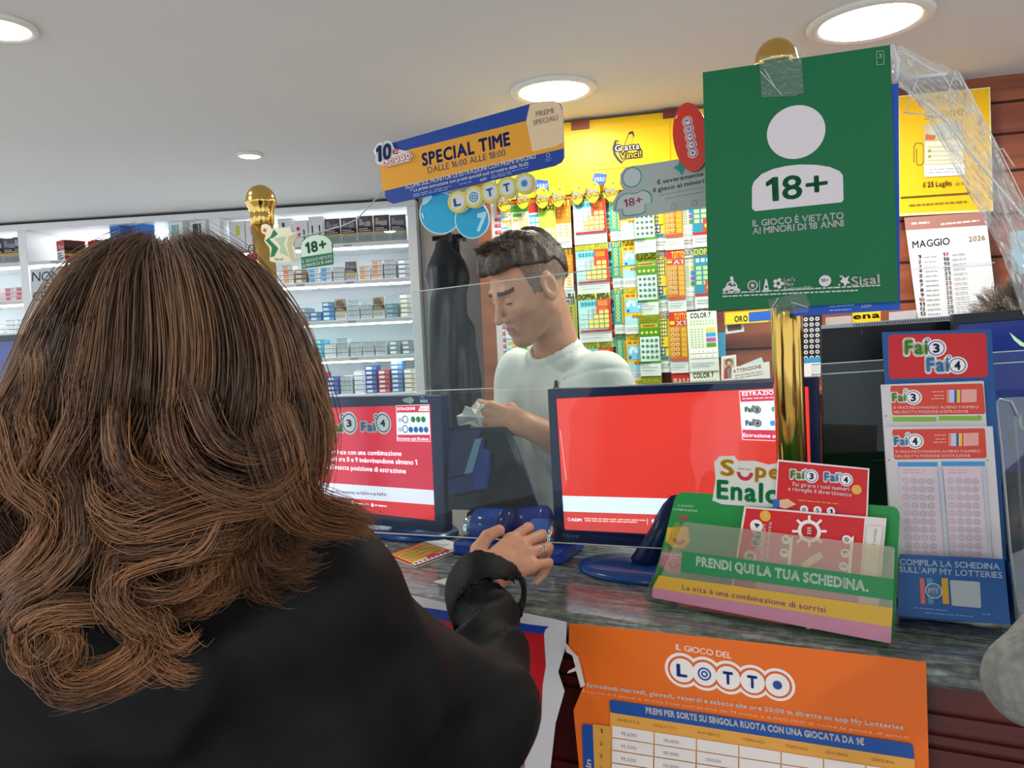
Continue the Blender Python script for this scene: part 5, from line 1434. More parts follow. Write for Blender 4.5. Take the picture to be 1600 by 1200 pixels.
# the two slips in it
RD = M('#c9252b', .4)
t = HP(.010); t.solid([(1215, 718), (1358, 732), (1352, 900), (1205, 880)], M('#e6dadb', .4), .002)
t.poly([(1217, 721), (1356, 734), (1350, 898), (1207, 878)], RD)
fai(t, 1236, 1256, 747, '3', 1268, 744, 9, .05); fai(t, 1289, 1309, 751, '4', 1322, 749.5, 9, .05)
t.text('Fai girare i tuoi numeri', 1239, 759, 1327, 767, 6, M('#f3e6e6', .4), 1).text('e risveglia il divertimento', 1232, 766, 1331, 776, 6, M('#f3e6e6', .4), 1)
t.disc(1339, 765, 8, M('#e8a92c', .4)); t.text('18+', 1334, 767, 1344, 768, 4.5, M('#f3e6e6', .4), 1)
for i_, n_ in enumerate('051'): t.disc(1257 + 21 * i_, 796 + 1.2 * i_, 6.6, M('#e9e4e6', .4)); t.text(n_, 1254.6 + 21 * i_, 799 + 1.2 * i_, 1259.4 + 21 * i_, 799.2 + 1.2 * i_, 6, M('#2f3a6a', .4), 1)
t.lines([(1248, 782, 1312, 788)], M('#d9a23a', .4), 1.5)
t.poly([(1209, 780), (1219, 780), (1220, 792), (1208, 794)], M('#2f5fb4', .4)); t.poly([(1219, 781), (1232, 779), (1245, 788), (1238, 791), (1228, 795), (1219, 792)], M('#e0b08c', .4))
t.make('play_slip', label='red play slip reading Fai 3 Fai 4 upright at the back of the holder', cat='play slip', group='play slips in the green holder')
t = HP(.018); t.solid([(1163, 791), (1385, 810), (1371, 960), (1141, 925)], M('#e0d6d6', .4), .002)
t.poly([(1166, 794), (1351, 810), (1340, 950), (1145, 922)], RD)
WS = M('#eee6e4', .4)
t.text('Fai', 1187, 852, 1189, 832, 11, WS, 4); t.disc(1182, 822, 10, WS, 24); t.text('Fai', 1187, 852, 1189, 832, 11, M('#4a9fdc', .4), 2); t.text('4', 1186, 825, 1187, 819, 8, M('#23346f', .4), 2)
t.disc(1172, 870, 10, M('#d9cfae', .4), 24); t.text('3', 1176, 873, 1177, 867, 8, M('#5a5a4a', .4), 2)
t.disc(1196, 806, 8.5, M('#e8a92c', .4)); t.text('18+', 1198, 811, 1199, 801, 5, WS, 1)
t.text('i tuoi numeri', 1192, 880, 1197, 820, 5.5, WS, 1).text('il divertimento', 1200, 882, 1206, 816, 5.5, WS, 1)
for a_ in range(0, 360, 45):
    ca, sa = math.cos(rad(a_)), math.sin(rad(a_)); t.poly([(1265 + 17 * ca - 2 * sa, 830 + 16 * sa + 2 * ca), (1265 + 27 * ca - 2 * sa, 830 + 25 * sa + 2 * ca), (1265 + 27 * ca + 2 * sa, 830 + 25 * sa - 2 * ca), (1265 + 17 * ca + 2 * sa, 830 + 16 * sa - 2 * ca)], WS)
t.ring(1265, 830, 12.5, 18, WS); t.disc(1265, 830, 7, M('#b01f26', .4)); t.lines([(1262, 826, 1268, 826), (1262, 830, 1268, 830), (1262, 834, 1268, 834)], WS, 2)
for x_, ns in ((1229, '91'), (1324, '012')):
    t.poly([(x_ + 6, 840), (x_ + 11, 837), (x_ + 6, 905), (x_, 904)], WS)
    for i_, n_ in enumerate(ns): t.disc(x_ - i_ * 2.5, 843 + 21 * i_, 7.4, WS, 22); t.text(n_, x_ + 3 - i_ * 2.5, 845.5 + 21 * i_, x_ + 3.4 - i_ * 2.5, 840.5 + 21 * i_, 6.5, M('#23346f', .4), 1)
t.poly([(1252, 880), (1282, 861), (1288, 870), (1258, 890)], M('#dcc7a4', .4))
t.poly([(1356, 820), (1380, 822), (1370, 905), (1349, 902)], M('#d9d5d2', .4)); t.lines([(1366, 842, 1365, 820.0)], M('#8a8a8e', .4), 2); t.text('il totale', 1368, 852, 1371, 826, 4, M('#6a6a6e', .4), 0)
t.make('play_slip', label='red play slip turned sideways at the front of the holder, with a white wheel', cat='play slip', group='play slips in the green holder')

# ================================================================== LEAFLET STAND
so = onz(1490, 974, CT) + Vector((0, 0, .001))
F_ = Pan(so, 24, 9)
def FP(off): return Pan(F_.O + F_.N * off, 24, 9)
fs_ = root('leaflet_stand', None, 'tall blue leaflet stand headed Fai 3 Fai 4, at the right of the counter', 'leaflet stand', mw=F_.mw.copy())
BS = M('#1b5494', .35)
t = FP(0); t.solid([(1378, 519), (1549, 514), (1579, 976), (1402, 966)], BS, .006)
t.poly(rquad((1388, 523), (1541, 520), (1544, 589), (1389, 592), 7), RD)
fai(t, 1415, 1449, 553, '3', 1463, 544, 13, -.02); fai(t, 1449, 1482, 580, '4', 1496, 571, 13, -.02)
t.make('back_card', fs_)
t = FP(.05)
t.solid([(1406, 866), (1569, 874), (1579, 977), (1402, 962)], BS, .004)
WL = M('#c9d6e6', .4)
t.text('COMPILA LA SCHEDINA', 1406, 882, 1562, 890, 9, WL, 1).text("SULL'APP MY LOTTERIES", 1406, 893.5, 1566, 903.5, 9, WL, 1)
for x0, x1, cc in ((1437, 1444, '#d0645c'), (1448, 1457, '#3f8fa8'), (1471, 1481, '#cf9c1c')): t.poly([(x0, 903), (x1, 903.5), (x1 + 2, 944), (x0 + 2, 943)], M(cc, .4))
t.disc(1459, 923, 12.5, M('#4a6f9a', .4)); t.ring(1459, 923, 12, 13.2, WL); t.text('MY', 1451, 926, 1467, 927, 8, WL, 1)
t.poly(rquad((1484, 906), (1531, 909), (1533, 950), (1487, 946), 3), M('#aab0b6', .4))
t.lines([(1427, 950, 1480, 955), (1445, 958, 1520, 964), (1534, 960, 1548, 961)], M('#5f8fc4', .4), 1.8)
t.make('pocket_front', fs_)
t = FP(.024); MB_ = t
a_, b_ = F_.uv(1406, 866), F_.uv(1402, 966); c2_, d2_ = F_.uv(1569, 874), F_.uv(1579, 976)
for (p_, q__), nm in (((a_, b_), 0), ((c2_, d2_), 1)):
    MB().add([(p_[0], p_[1], 0), (q__[0], q__[1], 0), (q__[0], q__[1], .048), (p_[0], p_[1], .048)], [(0, 1, 2, 3)], BS).build('pocket_side', fs_, F_.mw)
def sheet(off, tl, tr, br, bl, n, label, hdr, bars):
    t = FP(off); t.dz = .00002; t.solid([tl, tr, br, bl], M('#cdcbd0', .45), .006)
    H1 = M('#cf4438', .45)
    t.poly(rquad(*hdr, 4), H1)
    x0, y0 = hdr[0]; h_ = hdr[3][1] - y0
    fai(t, x0 + 4, x0 + 24, y0 + h_ * .52, n, x0 + 36, y0 + h_ * .39, 11, -.02)
    t.lines([(x0 + 66, y0 + 10, x0 + 84, y0 + 9.5), (x0 + 68, y0 + 16, x0 + 84, y0 + 15.5), (x0 + 64, y0 + 21, x0 + 84, y0 + 20.5)], M('#eba59a', .45), 1.6)
    for q0, q1, cc in ((88, 92, '#e0826e'), (92, 100, '#b9c6e0'), (100, 104, '#3f55b0'), (104, 109, '#e8c23a')): t.poly([(x0 + q0, y0 + 6), (x0 + q1, y0 + 6), (x0 + q1, y0 + 26), (x0 + q0, y0 + 26)], M(cc, .45))
    t.poly([(x0 + 111, y0 + 6), (x0 + 135, y0 + 5), (x0 + 135, y0 + 25), (x0 + 111, y0 + 26)], M('#e0a49c', .45))
    t.text('SI VINCE INDOVINANDO ALMENO 1 NUMERO', x0 + 5, y0 + h_ * .78, x0 + 138, y0 + h_ * .76, 4, M('#f0c8c0', .45), 0).text("NELL'ESATTA POSIZIONE DI ESTRAZIONE", x0 + 5, y0 + h_ * .93, x0 + 122, y0 + h_ * .91, 4, M('#f0c8c0', .45), 0)
    for bx0, by0, bx1, by1, cc in bars: t.poly([(bx0, by0), (bx1, by0), (bx1, by1), (bx0, by1)], M(cc, .45))
    for x_ in (tl[0] + 8, tr[0] - 8): t.disc(x_, y0 + h_ * 1.02, 1.2, M('#3a3a3e', .5), 8)
    if n == '4':
        for cx_ in (1403, 1473):
            t.poly([(cx_, 729), (cx_ + 64, 729), (cx_ + 76, 872), (cx_ + 13, 869)], M('#cfc3d0', .45))
            for k_ in range(2): t.lines([(cx_ + 8, 735 + 4 * k_, cx_ + 44 - 6 * k_, 735 + 4 * k_)], M('#d9888a', .45), 1.2)
            for i_ in range(4):
                for j_ in range(10): t.ring(cx_ + 12 + 12.8 * i_ + .6 * j_, 751 + 12.6 * j_ + .4 * i_, 4.0, 4.9, M('#a88fa4', .45), 14)
                for j_ in range(10):
                    x_, y_ = cx_ + 12 + 12.8 * i_ + .6 * j_, 751 + 12.6 * j_ + .4 * i_; t.text(str(j_), x_ - 1.2, y_ + 1.8, x_ + 1.2, y_ + 1.8, 3.4, M('#a88fa4', .45), 0)
        for cx_ in (1466, 1534): t.poly([(cx_, 730), (cx_ + 5, 730), (cx_ + 16, 873), (cx_ + 11, 873)], M('#b4bed0', .45))
    else: t.lines([(1404, 671, 1450, 670), (1478, 670, 1526, 669)], M('#d9a0a0', .45), 1.2)
    t.make('play_slip', label=label, cat='play slip pad', group='play slip pads in the blue stand')
sheet(.014, (1376, 601), (1537, 595), (1560, 930), (1396, 930), '3', 'Fai 3 play slip pad, the rear one in the blue stand', ((1391, 603), (1536, 599), (1540, 647), (1394, 649)), [(1395, 651.5, 1463, 658.5, '#7fb43a'), (1467, 650, 1534, 657, '#7fb43a')])
sheet(.030, (1381, 667), (1551, 666), (1572, 940), (1399, 935), '4', 'Fai 4 play slip pad, the front one in the blue stand', ((1394, 671), (1539, 669), (1542, 716), (1397, 718)), [(1403, 722, 1465, 729, '#3f92cf'), (1471, 721, 1539, 728, '#3f92cf')])
# clear acrylic display at the right edge
ac = Pan(onz(1588, 965, CT), 24, 8)
t = Pan(ac.O, 24, 8); mt_ = clear('thick_acrylic', tint='#dfe6e6', gloss=.06, haze=.05, edge=.6)
ar = root('acrylic_holder', None, 'empty clear acrylic holder right of the blue leaflet stand', 'acrylic holder', mw=ac.mw.copy())
t.solid(rquad((1554, 622), (1640, 618), (1660, 960), (1588, 966), (14, 0, 0, 0)), mt_, .004); t.make('sheet', ar)
mb = MB(); mb.tube([(*ac.uv(*p), .002) for p in ((1590, 962), (1578, 860), (1564, 700), (1556, 632), (1562, 624), (1580, 628), (1590, 650))], .0022, M('#aeb8bc', .15), 6); mb.build('edge', ar, ac.mw, label='bright rounded edge')
mb = MB(); mb.tube([(*ac.uv(*p), -.02) for p in ((1612, 950), (1598, 780), (1590, 650))], .002, M('#7f898e', .15), 6); mb.build('rear_edge', ar, ac.mw)

# ================================================================== POSTERS ON THE COUNTER FRONT
C_ = Pan(Vector((A0.x, A0.y, 1.0)) - W_ * .006, 25.8)
t = Pan(C_.O - W_ * .003, 25.8)
OR = M('#e56c24', .3); YO = M('#e0a04a', .35)
t.solid([(890, 974), (1000, 985), (1200, 1006), (1447, 1034), (1450, 1150), (1453, 1270), (912, 1270), (896, 1110), (914, 1066), (907, 1040), (888, 1018)], OR, .001)
W3 = M('#eee6e2', .4)
t.text('IL GIOCO DEL', 1056, 1015, 1143, 1029, 9, W3, 0)
cs = [(1066, 1047), (1101, 1052.5), (1138, 1058.5), (1176, 1064.5), (1215, 1069.5)]
for x, y in cs: t.disc(x, y, 27, W3, 36)
lotto(t, cs, 26, M('#d9622a', .35), W3, M('#2a4a9a', .4), None, .86, .72)
t.text('Estrazioni: martedì, giovedì, venerdì e sabato alle ore 20:00 in diretta su app My Lotteries', 918, 1072, 1411, 1139, 6, W3, 2)
t.text('Il Lotto è il gioco a quota fissa con premi da 11 volte a 6.000.000 di volte la posta di gioco', 911, 1080, 1420, 1153, 4, M('#eab48c', .4), 0)
t.poly(rquad((953, 1092), (1426, 1161), (1429, 1185), (954, 1112), 5), M('#1f4f9a', .35)); t.text('PREMI PER SORTE SU SINGOLA RUOTA CON UNA GIOCATA DA 1€', 1010, 1113, 1350, 1163, 9, W3, 2)
t.poly([(954, 1112), (1429, 1185), (1431, 1270), (956, 1270)], YO)
t.poly([(927, 1130), (954, 1134), (956, 1270), (930, 1270)], YO)
t.poly(rquad((910, 1130), (927, 1132), (932, 1270), (915, 1270), (5, 0, 0, 0)), M('#1f4f9a', .35)); t.text('In', 925, 1198, 924, 1186, 9, W3, 1)
for s_, x_ in (('AMBATA', 965), ('ESTRATTO', 1022), ('AMBO', 1090), ('TERNO', 1160), ('TERNO', 1227), ('QUATERNA', 1290), ('CINQUINA', 1362)):
    t.text(s_, x_, 1125 + (x_ - 965) * .155, x_ + 36, 1125 + (x_ - 929) * .155, 4.4, M('#a8702c', .4), 0)
RW = M('#e6dcd8', .4)
for j_ in range(6):
    y0 = 1132 + j_ * 19
    for i_ in range(7):
        x0, x1 = 958 + i_ * 66, 958 + i_ * 66 + 64
        t.poly([(x0, y0 + (x0 - 958) * .155), (x1, y0 + (x1 - 958) * .155), (x1, y0 + 18 + (x1 - 958) * .155), (x0, y0 + 18 + (x0 - 958) * .155)], RW)
    t.text(str(j_ + 1), 940, y0 + 11, 943, y0 + 11.5, 6, M('#8a5a2c', .4), 1)
    vals = ['11,230', '55,000', '250,00', '4.500', '', '', '']
    for i_ in range(min(7, 1 + j_ + 1)):
        x0 = 972 + i_ * 66; s_ = vals[i_ % 4] or ''
        if s_: t.text(s_, x0, y0 + 12 + (x0 - 958) * .155, x0 + 24, y0 + 12 + (x0 + 24 - 958) * .155, 4.6, M('#9a8a9a', .4), 0)
t.poly([(888, 1000), (897, 1012), (907, 1022), (912, 1040), (918, 1066), (911, 1070), (904, 1044), (890, 1048), (892, 1044), (903, 1038), (898, 1020), (888, 1014)], M('#d6cbc4', .5))
t.make('lotto_poster', label='orange Lotto price poster hanging on the counter front, torn at its corner', cat='poster')
t = Pan(C_.O, 25.8)
t.solid([(540, 905), (640, 930), (702, 944), (760, 950), (820, 958), (885, 972), (884, 1010), (872, 1050), (882, 1080), (868, 1130), (860, 1200), (856, 1270), (540, 1270)], M('#d9d6da', .45), .001)
t.poly([(540, 916), (655, 948), (702, 955), (830, 976), (858, 979), (852, 984), (850, 991), (702, 972), (540, 935)], M('#1c3f9e', .4))
t.poly([(540, 935), (702, 972), (850, 991), (853, 1040), (848, 1070), (846, 1120), (820, 1190), (815, 1270), (540, 1270)], M('#c01d26', .4))
t.poly([(800, 1190), (806, 1184), (824, 1204), (818, 1210)], M('#2f8fc4', .4))
t.make('torn_poster', label='red poster with blue band and torn white edge, behind the woman\'s elbow', cat='poster')
# ================================================================== PEOPLE
def NV(v): return np.array(v, np.float32)
def basis(Y, Zh):
    Y = Vector(Y).normalized(); Z = (Vector(Zh) - Y * Vector(Zh).dot(Y)).normalized(); X = Y.cross(Z)
    return X, Y, Z
def to_local(p, o, B, s=1.0):
    q = p - NV(o)
    return np.stack([q @ NV(B[0]), q @ NV(B[1]), q @ NV(B[2])], 1) / s
def cranium(q, e=0.0):
    return smin(el(q, (0, -.018, .032), (.077 + e, .098 + e, .088 + e)), el(q, (0, .02, -.02), (.066 + e, .07 + e, .085 + e)), .03)
def head_sdf(q):
    d = cranium(q)
    for sx in (-1, 1):
        d = smin(d, rc(q, (sx * .052, .0, -.06), (sx * .016, .07, -.098), .017, .017), .022)
        d = smin(d, el(q, (sx * .042, .058, -.022), (.022, .022, .018)), .02)
    d = smin(d, el(q, (0, .078, -.098), (.022, .018, .016)), .018)
    d = smin(d, el(q, (0, .052, -.06), (.042, .04, .045)), .02)
    d = smin(d, rc(q, (-.034, .080, .024), (.034, .080, .024), .009, .009), .016)
    for sx in (-1, 1):
        d = smax(d, -el(q, (sx * .031, .100, .006), (.019, .019, .013)), .014)
        d = smin(d, el(q, (sx * .031, .073, .004), (.014, .0145, .0125)), .005)
        d = smax(d, -rc(q, (sx * .020, .0895, -.0005), (sx * .042, .0845, -.001), .0014, .0014), .003)
    d = smin(d, rc(q, (0, .086, .016), (0, .112, -.030), .0065, .0100), .010)
    for sx in (-1, 1):
        d = smin(d, el(q, (sx * .011, .100, -.034), (.0085, .010, .008)), .007)
        d = smax(d, -el(q, (sx * .007, .106, -.042), (.0035, .004, .004)), .003)
    d = smin(d, rc(q, (-.017, .090, -.062), (.017, .090, -.062), .0055, .0055), .007)
    d = smin(d, rc(q, (-.015, .089, -.072), (.015, .089, -.072), .0060, .0060), .007)
    d = smax(d, -rc(q, (-.021, .0965, -.067), (.021, .0965, -.067), .0022, .0022), .004)
    for sx in (-1, 1):
        e = el(q, (sx * .080, -.008, -.004), (.009, .021, .033))
        e = smax(e, -el(q, (sx * .088, -.004, -.002), (.007, .012, .021)), .005)
        e = smin(e, el(q, (sx * .080, .0, -.030), (.006, .010, .010)), .006)
        d = smin(d, e, .006)
    return d
def ripple(p, f, a, s=0.0):
    return a * (np.sin(p[:, 0] * f + s + 2.1 * np.sin(p[:, 2] * f * .6)) * np.sin(p[:, 2] * f * .8 + p[:, 1] * f * .7 + s))
def hand_caps(wr, Y, Zd, thumb_sign, bend, k=1.0, spread=.10, thumb=None):
    """palm and five unequal fingers: lists of limbs (a, b, ra, rb); X = Y x Z; thumb_sign +1 when the thumb is on +X"""
    X, Y, Z = basis(Y, Zd)
    W0 = Vector(wr); T = thumb_sign
    L = lambda x, y, z: W0 + X * (x * T * k) + Y * (y * k) + Z * (z * k)
    palm, fingers = [], []
    kn = [(.031, .088, .002), (.010, .093, .005), (-.011, .089, .004), (-.030, .080, -.001)]
    ln = [(.044, .026, .021), (.048, .030, .022), (.045, .028, .022), (.036, .021, .019)]
    rd = [.0096, .0100, .0094, .0083]
    for i, c in enumerate(kn):
        palm.append((L(c[0] * .45, .012, 0), L(*c), .0150 * k, .0115 * k))
    palm.append((L(0, -.01, 0), L(.0, .045, -.003), .022 * k, .022 * k))
    tips = []
    for i, c in enumerate(kn):
        p = L(*c); ang = 0; ch = []
        sp = (1.5 - i) * spread * T
        for j in range(3):
            ang += bend[i][j]
            d = Y * math.cos(rad(ang)) - Z * math.sin(rad(ang)) + X * (sp * (1 if j == 0 else .3))
            q = p + d.normalized() * ln[i][j] * k
            ch.append((p, q, rd[i] * k * (1 - .09 * j), rd[i] * k * (1 - .09 * (j + 1)))); p = q
        fingers.append(ch); tips.append((p, d))
    th = thumb or [(.024, .018, -.006), (.046, .046, -.014), (.050, .078, -.020), (.044, .100, -.026)]
    tp = [L(*c) for c in th]
    tr = [.0150, .0125, .0108, .0090]
    fingers.append([(tp[i], tp[i + 1], tr[i] * k, tr[i + 1] * k) for i in range(3)])
    return palm, fingers, kn, L
def caps_sdf(p, palm, fingers):
    d = None
    for a, b, ra, rb in palm:
        e = rc(p, a, b, ra, rb); d = e if d is None else smin(d, e, .012)
    for ch in fingers:
        f = None
        for a, b, ra, rb in ch:
            e = rc(p, a, b, ra, rb); f = e if f is None else smin(f, e, .003)
        d = smin(d, f, .006)
    return d
def noise3(p, f, seed=0):
    """cheap smooth value noise, -1..1"""
    q = p * f + seed * 7.13
    i = np.floor(q).astype(np.int64); t = q - i; t = t * t * (3 - 2 * t)
    def hsh(a, b, c):
        h = (a * 73856093) ^ (b * 19349663) ^ (c * 83492791)
        return ((h & 0xffff) / 32768.0 - 1).astype(np.float32)
    r = 0
    for dx in (0, 1):
        for dy in (0, 1):
            for dz in (0, 1):
                w_ = (t[:, 0] if dx else 1 - t[:, 0]) * (t[:, 1] if dy else 1 - t[:, 1]) * (t[:, 2] if dz else 1 - t[:, 2])
                r = r + w_ * hsh(i[:, 0] + dx, i[:, 1] + dy, i[:, 2] + dz)
    return r
def skin(name, c1, c2):
    m = noisy(name, c1, c2, (30, 30, 30), 0.48, 0.03, detail=3)
    b = m.node_tree.nodes['Principled BSDF']
    b.inputs['Subsurface Weight'].default_value = 0.08
    b.inputs['Subsurface Radius'].default_value = (0.02, 0.008, 0.004)
    return m
def strands(name, guides, mats, parent, tone, r0, sides=3, per=30, spread=.012, clump=.7, nseg=26, seed=1):
    """hair: each guide is a list of points; 'per' fine strands run along it, drawing together towards the tip"""
    rng = np.random.default_rng(seed)
    P_, T_, R_, Q_ = [], [], [], []
    for g, tn in zip(guides, tone):
        g = np.asarray(g, float)
        s = np.linspace(0, len(g) - 1, nseg); i = np.minimum(s.astype(int), len(g) - 2); f = (s - i)[:, None]
        a = g[np.maximum(i - 1, 0)]; b = g[i]; c = g[i + 1]; d = g[np.minimum(i + 2, len(g) - 1)]
        pth = .5 * (2 * b + (c - a) * f + (2 * a - 5 * b + 4 * c - d) * f ** 2 + (3 * b - a - 3 * c + d) * f ** 3)
        t = np.linspace(0, 1, nseg)
        for _ in range(per):
            off = rng.normal(0, spread, 3)
            wv = rng.normal(0, spread * .35, 3); ph = rng.uniform(0, 6.28)
            end = rng.uniform(.86, 1.0)
            k = 1 - clump * t ** 1.5
            q = pth + off[None] * k[:, None] + wv[None] * (np.sin(t * 7 + ph) * t)[:, None]
            q = q[:max(4, int(nseg * end))]
            n = len(q)
            q = np.stack([np.interp(np.linspace(0, n - 1, nseg), np.arange(n), q[:, x]) for x in range(3)], 1)
            P_.append(q); T_.append(np.clip(tn + rng.normal(0, .16), 0, 1)); R_.append(r0 * rng.uniform(.7, 1.25)); 
    S = np.array(P_); n = len(S)
    d = np.gradient(S, axis=1); d /= np.linalg.norm(d, axis=2, keepdims=True) + 1e-9
    ref = np.where(np.abs(d[..., 2:3]) < .9, np.array([0, 0, 1.0]), np.array([1.0, 0, 0]))
    x = np.cross(d, ref); x /= np.linalg.norm(x, axis=2, keepdims=True) + 1e-9
    y = np.cross(d, x)
    t = np.linspace(0, 1, nseg)
    rr_ = np.array(R_)[:, None] * ((1 - .75 * t ** 3) * np.minimum(1, .25 + t * 5))[None]
    ang = 2 * np.pi * np.arange(sides) / sides
    V = S[:, :, None, :] + rr_[:, :, None, None] * (x[:, :, None, :] * np.cos(ang)[None, None, :, None] + y[:, :, None, :] * np.sin(ang)[None, None, :, None])
    idx = np.arange(n * nseg * sides).reshape(n, nseg, sides)
    F = np.stack([idx[:, :-1], np.roll(idx, -1, 2)[:, :-1], np.roll(idx, -1, 2)[:, 1:], idx[:, 1:]], -1).reshape(-1, 4)
    tone_v = np.repeat(np.array(T_), nseg * sides); root_v = np.tile(np.repeat(t, sides), n)
    return V.reshape(-1, 3), F, tone_v, root_v
def hair_mat(name, root_d, root_l, tip_d, tip_l, rough=.42):
    m, t, b = newmat(name)
    N, L = t.nodes.new, t.links.new
    a1, a2 = N('ShaderNodeAttribute'), N('ShaderNodeAttribute')
    a1.attribute_name, a2.attribute_name = 'tone', 'along'
    m1, m2, m3 = [N('ShaderNodeMix') for _ in range(3)]
    for mm in (m1, m2, m3): mm.data_type = 'RGBA'
    m1.inputs[6].default_value, m1.inputs[7].default_value = lin(root_d) + (1,), lin(root_l) + (1,)
    m2.inputs[6].default_value, m2.inputs[7].default_value = lin(tip_d) + (1,), lin(tip_l) + (1,)
    L(a1.outputs['Fac'], m1.inputs[0]); L(a1.outputs['Fac'], m2.inputs[0])
    L(a2.outputs['Fac'], m3.inputs[0]); L(m1.outputs[2], m3.inputs[6]); L(m2.outputs[2], m3.inputs[7])
    L(m3.outputs[2], b.inputs['Base Color'])
    b.inputs['Roughness'].default_value = rough
    b.inputs['Specular IOR Level'].default_value = .5
    return m
def hair_object(name, parts, mat, parent):
    V = np.concatenate([p[0] for p in parts]); o = 0; Fs = []
    for p in parts:
        Fs.append(p[1] + o); o += len(p[0])
    F = np.concatenate(Fs)
    me = np_mesh(name, V, F, [mat])
    for k_, j in (('tone', 2), ('along', 3)):
        at = me.attributes.new(k_, 'FLOAT', 'POINT')
        at.data.foreach_set('value', np.concatenate([p[j] for p in parts]).astype(np.float32))
    ob = bpy.data.objects.new(name, me)
    return put(ob, parent, Matrix())

# ------------------------------------------------------------------ the shop clerk
SK = skin('clerk_skin', '#c68a6c', '#cd9475'); SK_b = skin('clerk_stubble', '#b67d62', '#be876b'); SK_lip = skin('clerk_lips', '#a8675c', '#b07063')
BROW = M('#4a3a30', .7); FADE = noisy('short_hair', '#6b5b50', '#8a7464', (160, 160, 160), .75)
hc_ = P(826, 450, 1.84)
yw, pt_ = rad(60), rad(27)
fl_ = Vector((-math.sin(yw), -math.cos(yw), 0))
HB = basis(fl_ * math.cos(pt_) + Vector((0, 0, -math.sin(pt_))), Vector((0, 0, 1)) * math.cos(pt_) + fl_ * math.sin(pt_))
nb = P(872, 560, 1.95)
shL, shR = P(942, 597, 1.83), P(822, 590, 2.05)
elL, wrL = P(955, 722, 1.78), P(812, 660, 1.75)
elR, wrR = P(775, 900, 2.06), P(745, 930, 1.90)
hp_, hf_, _, _ = hand_caps(wrL, Vector((-.80, .52, .10)), Vector((-.55, -.8, .2)), 1, [(14, 52, 30), (26, 58, 30), (36, 60, 30), (44, 60, 30)], .95, .06, [(.020, .018, -.012), (.034, .046, -.026), (.030, .074, -.034), (.016, .094, -.036)])
hp2, hf2, _, _ = hand_caps(wrR, Vector((-.5, -.8, .15)), Vector((0, 0, 1)), -1, [(20, 30, 20)] * 4, .95)
def torso(p, e=0.0):
    d = rc(p, shL, shR, .066 + e, .066 + e)
    d = smin(d, rc(p, P(930, 680, 1.90), P(842, 680, 2.03), .098 + e, .098 + e), .07)
    for xa, da in ((932, 1.90), (888, 1.965), (846, 2.03)):
        d = smin(d, rc(p, P(xa, 640, da), P(xa - 4, 860, da + .025), .098 + e, .094 + e), .05)
    d = smin(d, rc(p, P(925, 830, 1.93), P(850, 830, 2.05), .092 + e, .092 + e), .08)
    d = smin(d, rc(p, nb + Vector((0, 0, -.06)), nb + Vector((0, 0, .005)), .085 + e, .052 + e), .05)
    return d
def arm_up(p, e=0.0):
    return rc(p, shL, elL, .058 + e, .047 + e)
def clerk_skin_sdf(p):
    q = to_local(p, hc_, HB)
    d = head_sdf(q)
    nk = rc(p, hc_ - HB[1] * .022 - HB[2] * .055, nb + Vector((.0, .01, .02)), .053, .058)
    d = smin(d, nk, .022)
    d = smin(d, torso(p, -.012), .03)
    a = smin(arm_up(p, -.008), rc(p, elL, wrL, .043, .0285), .02)
    a = smin(a, rc(p, elL.lerp(wrL, .15), elL.lerp(wrL, .55), .045, .036), .02)
    a = smin(a, caps_sdf(p, hp_, hf_), .014)
    d = smin(d, a, .015)
    a2 = smin(rc(p, shR, elR, .052, .043), rc(p, elR, wrR, .043, .028), .02)
    return smin(smin(d, a2, .015), caps_sdf(p, hp2, hf2), .012)
def clerk_col(c):
    q = to_local(c.astype(np.float32), hc_, HB)
    q0 = q
    q = q + (noise3(c.astype(np.float32), 260, 5) * .0035)[:, None] * np.array([0, 1, 1])
    x, y, z = np.abs(q[:, 0]), q[:, 1], q[:, 2]
    m = np.zeros(len(c), int)
    near = (np.linalg.norm(q, axis=1) < .16)
    jaw = near & (z < -.035) & (y > -.02) & (z > -.13) & ~((x < .02) & (z > -.055))
    m[jaw] = 1
    m[near & (np.abs(z + .067) < .0095) & (x < .020) & (y > .080)] = 2
    x, y, z = np.abs(q0[:, 0]), q0[:, 1], q0[:, 2]
    brow = near & (x > .012) & (x < .050) & (np.abs(z - (.0275 - .10 * np.maximum(x - .036, 0) + .08 * np.minimum(x - .02, 0))) < .0048) & (y > .06)
    m[brow] = 3
    x, y, z = np.abs(q[:, 0]), q[:, 1], q[:, 2]
    fade = near & (y < .035) & (z > -.03 + .25 * np.clip(-y, 0, .06)) & (x > .052) & ~((x > .078) & (np.abs(y + .008) < .026)) & (z > -.005 - .9 * np.clip(y + .02, -1, 0) * 0)
    fade |= near & (y < -.06) & (z > -.06)
    m[fade] = 4
    x, y, z = np.abs(q0[:, 0]), q0[:, 1], q0[:, 2]
    lash = near & (np.abs(z + .0010) < .0022) & (x > .018) & (x < .044) & (y > .08)
    m[lash] = 3
    return m
ck = root('person', (nb.x, nb.y + .05, 0), 'man in a white t-shirt behind the counter, looking down at a paper in his hand', 'person')
organic('body', clerk_skin_sdf, (-.30, 1.55, .92), (.55, 2.30, 1.86), .0032, [SK, SK_b, SK_lip, BROW, FADE], ck, clerk_col, 2)
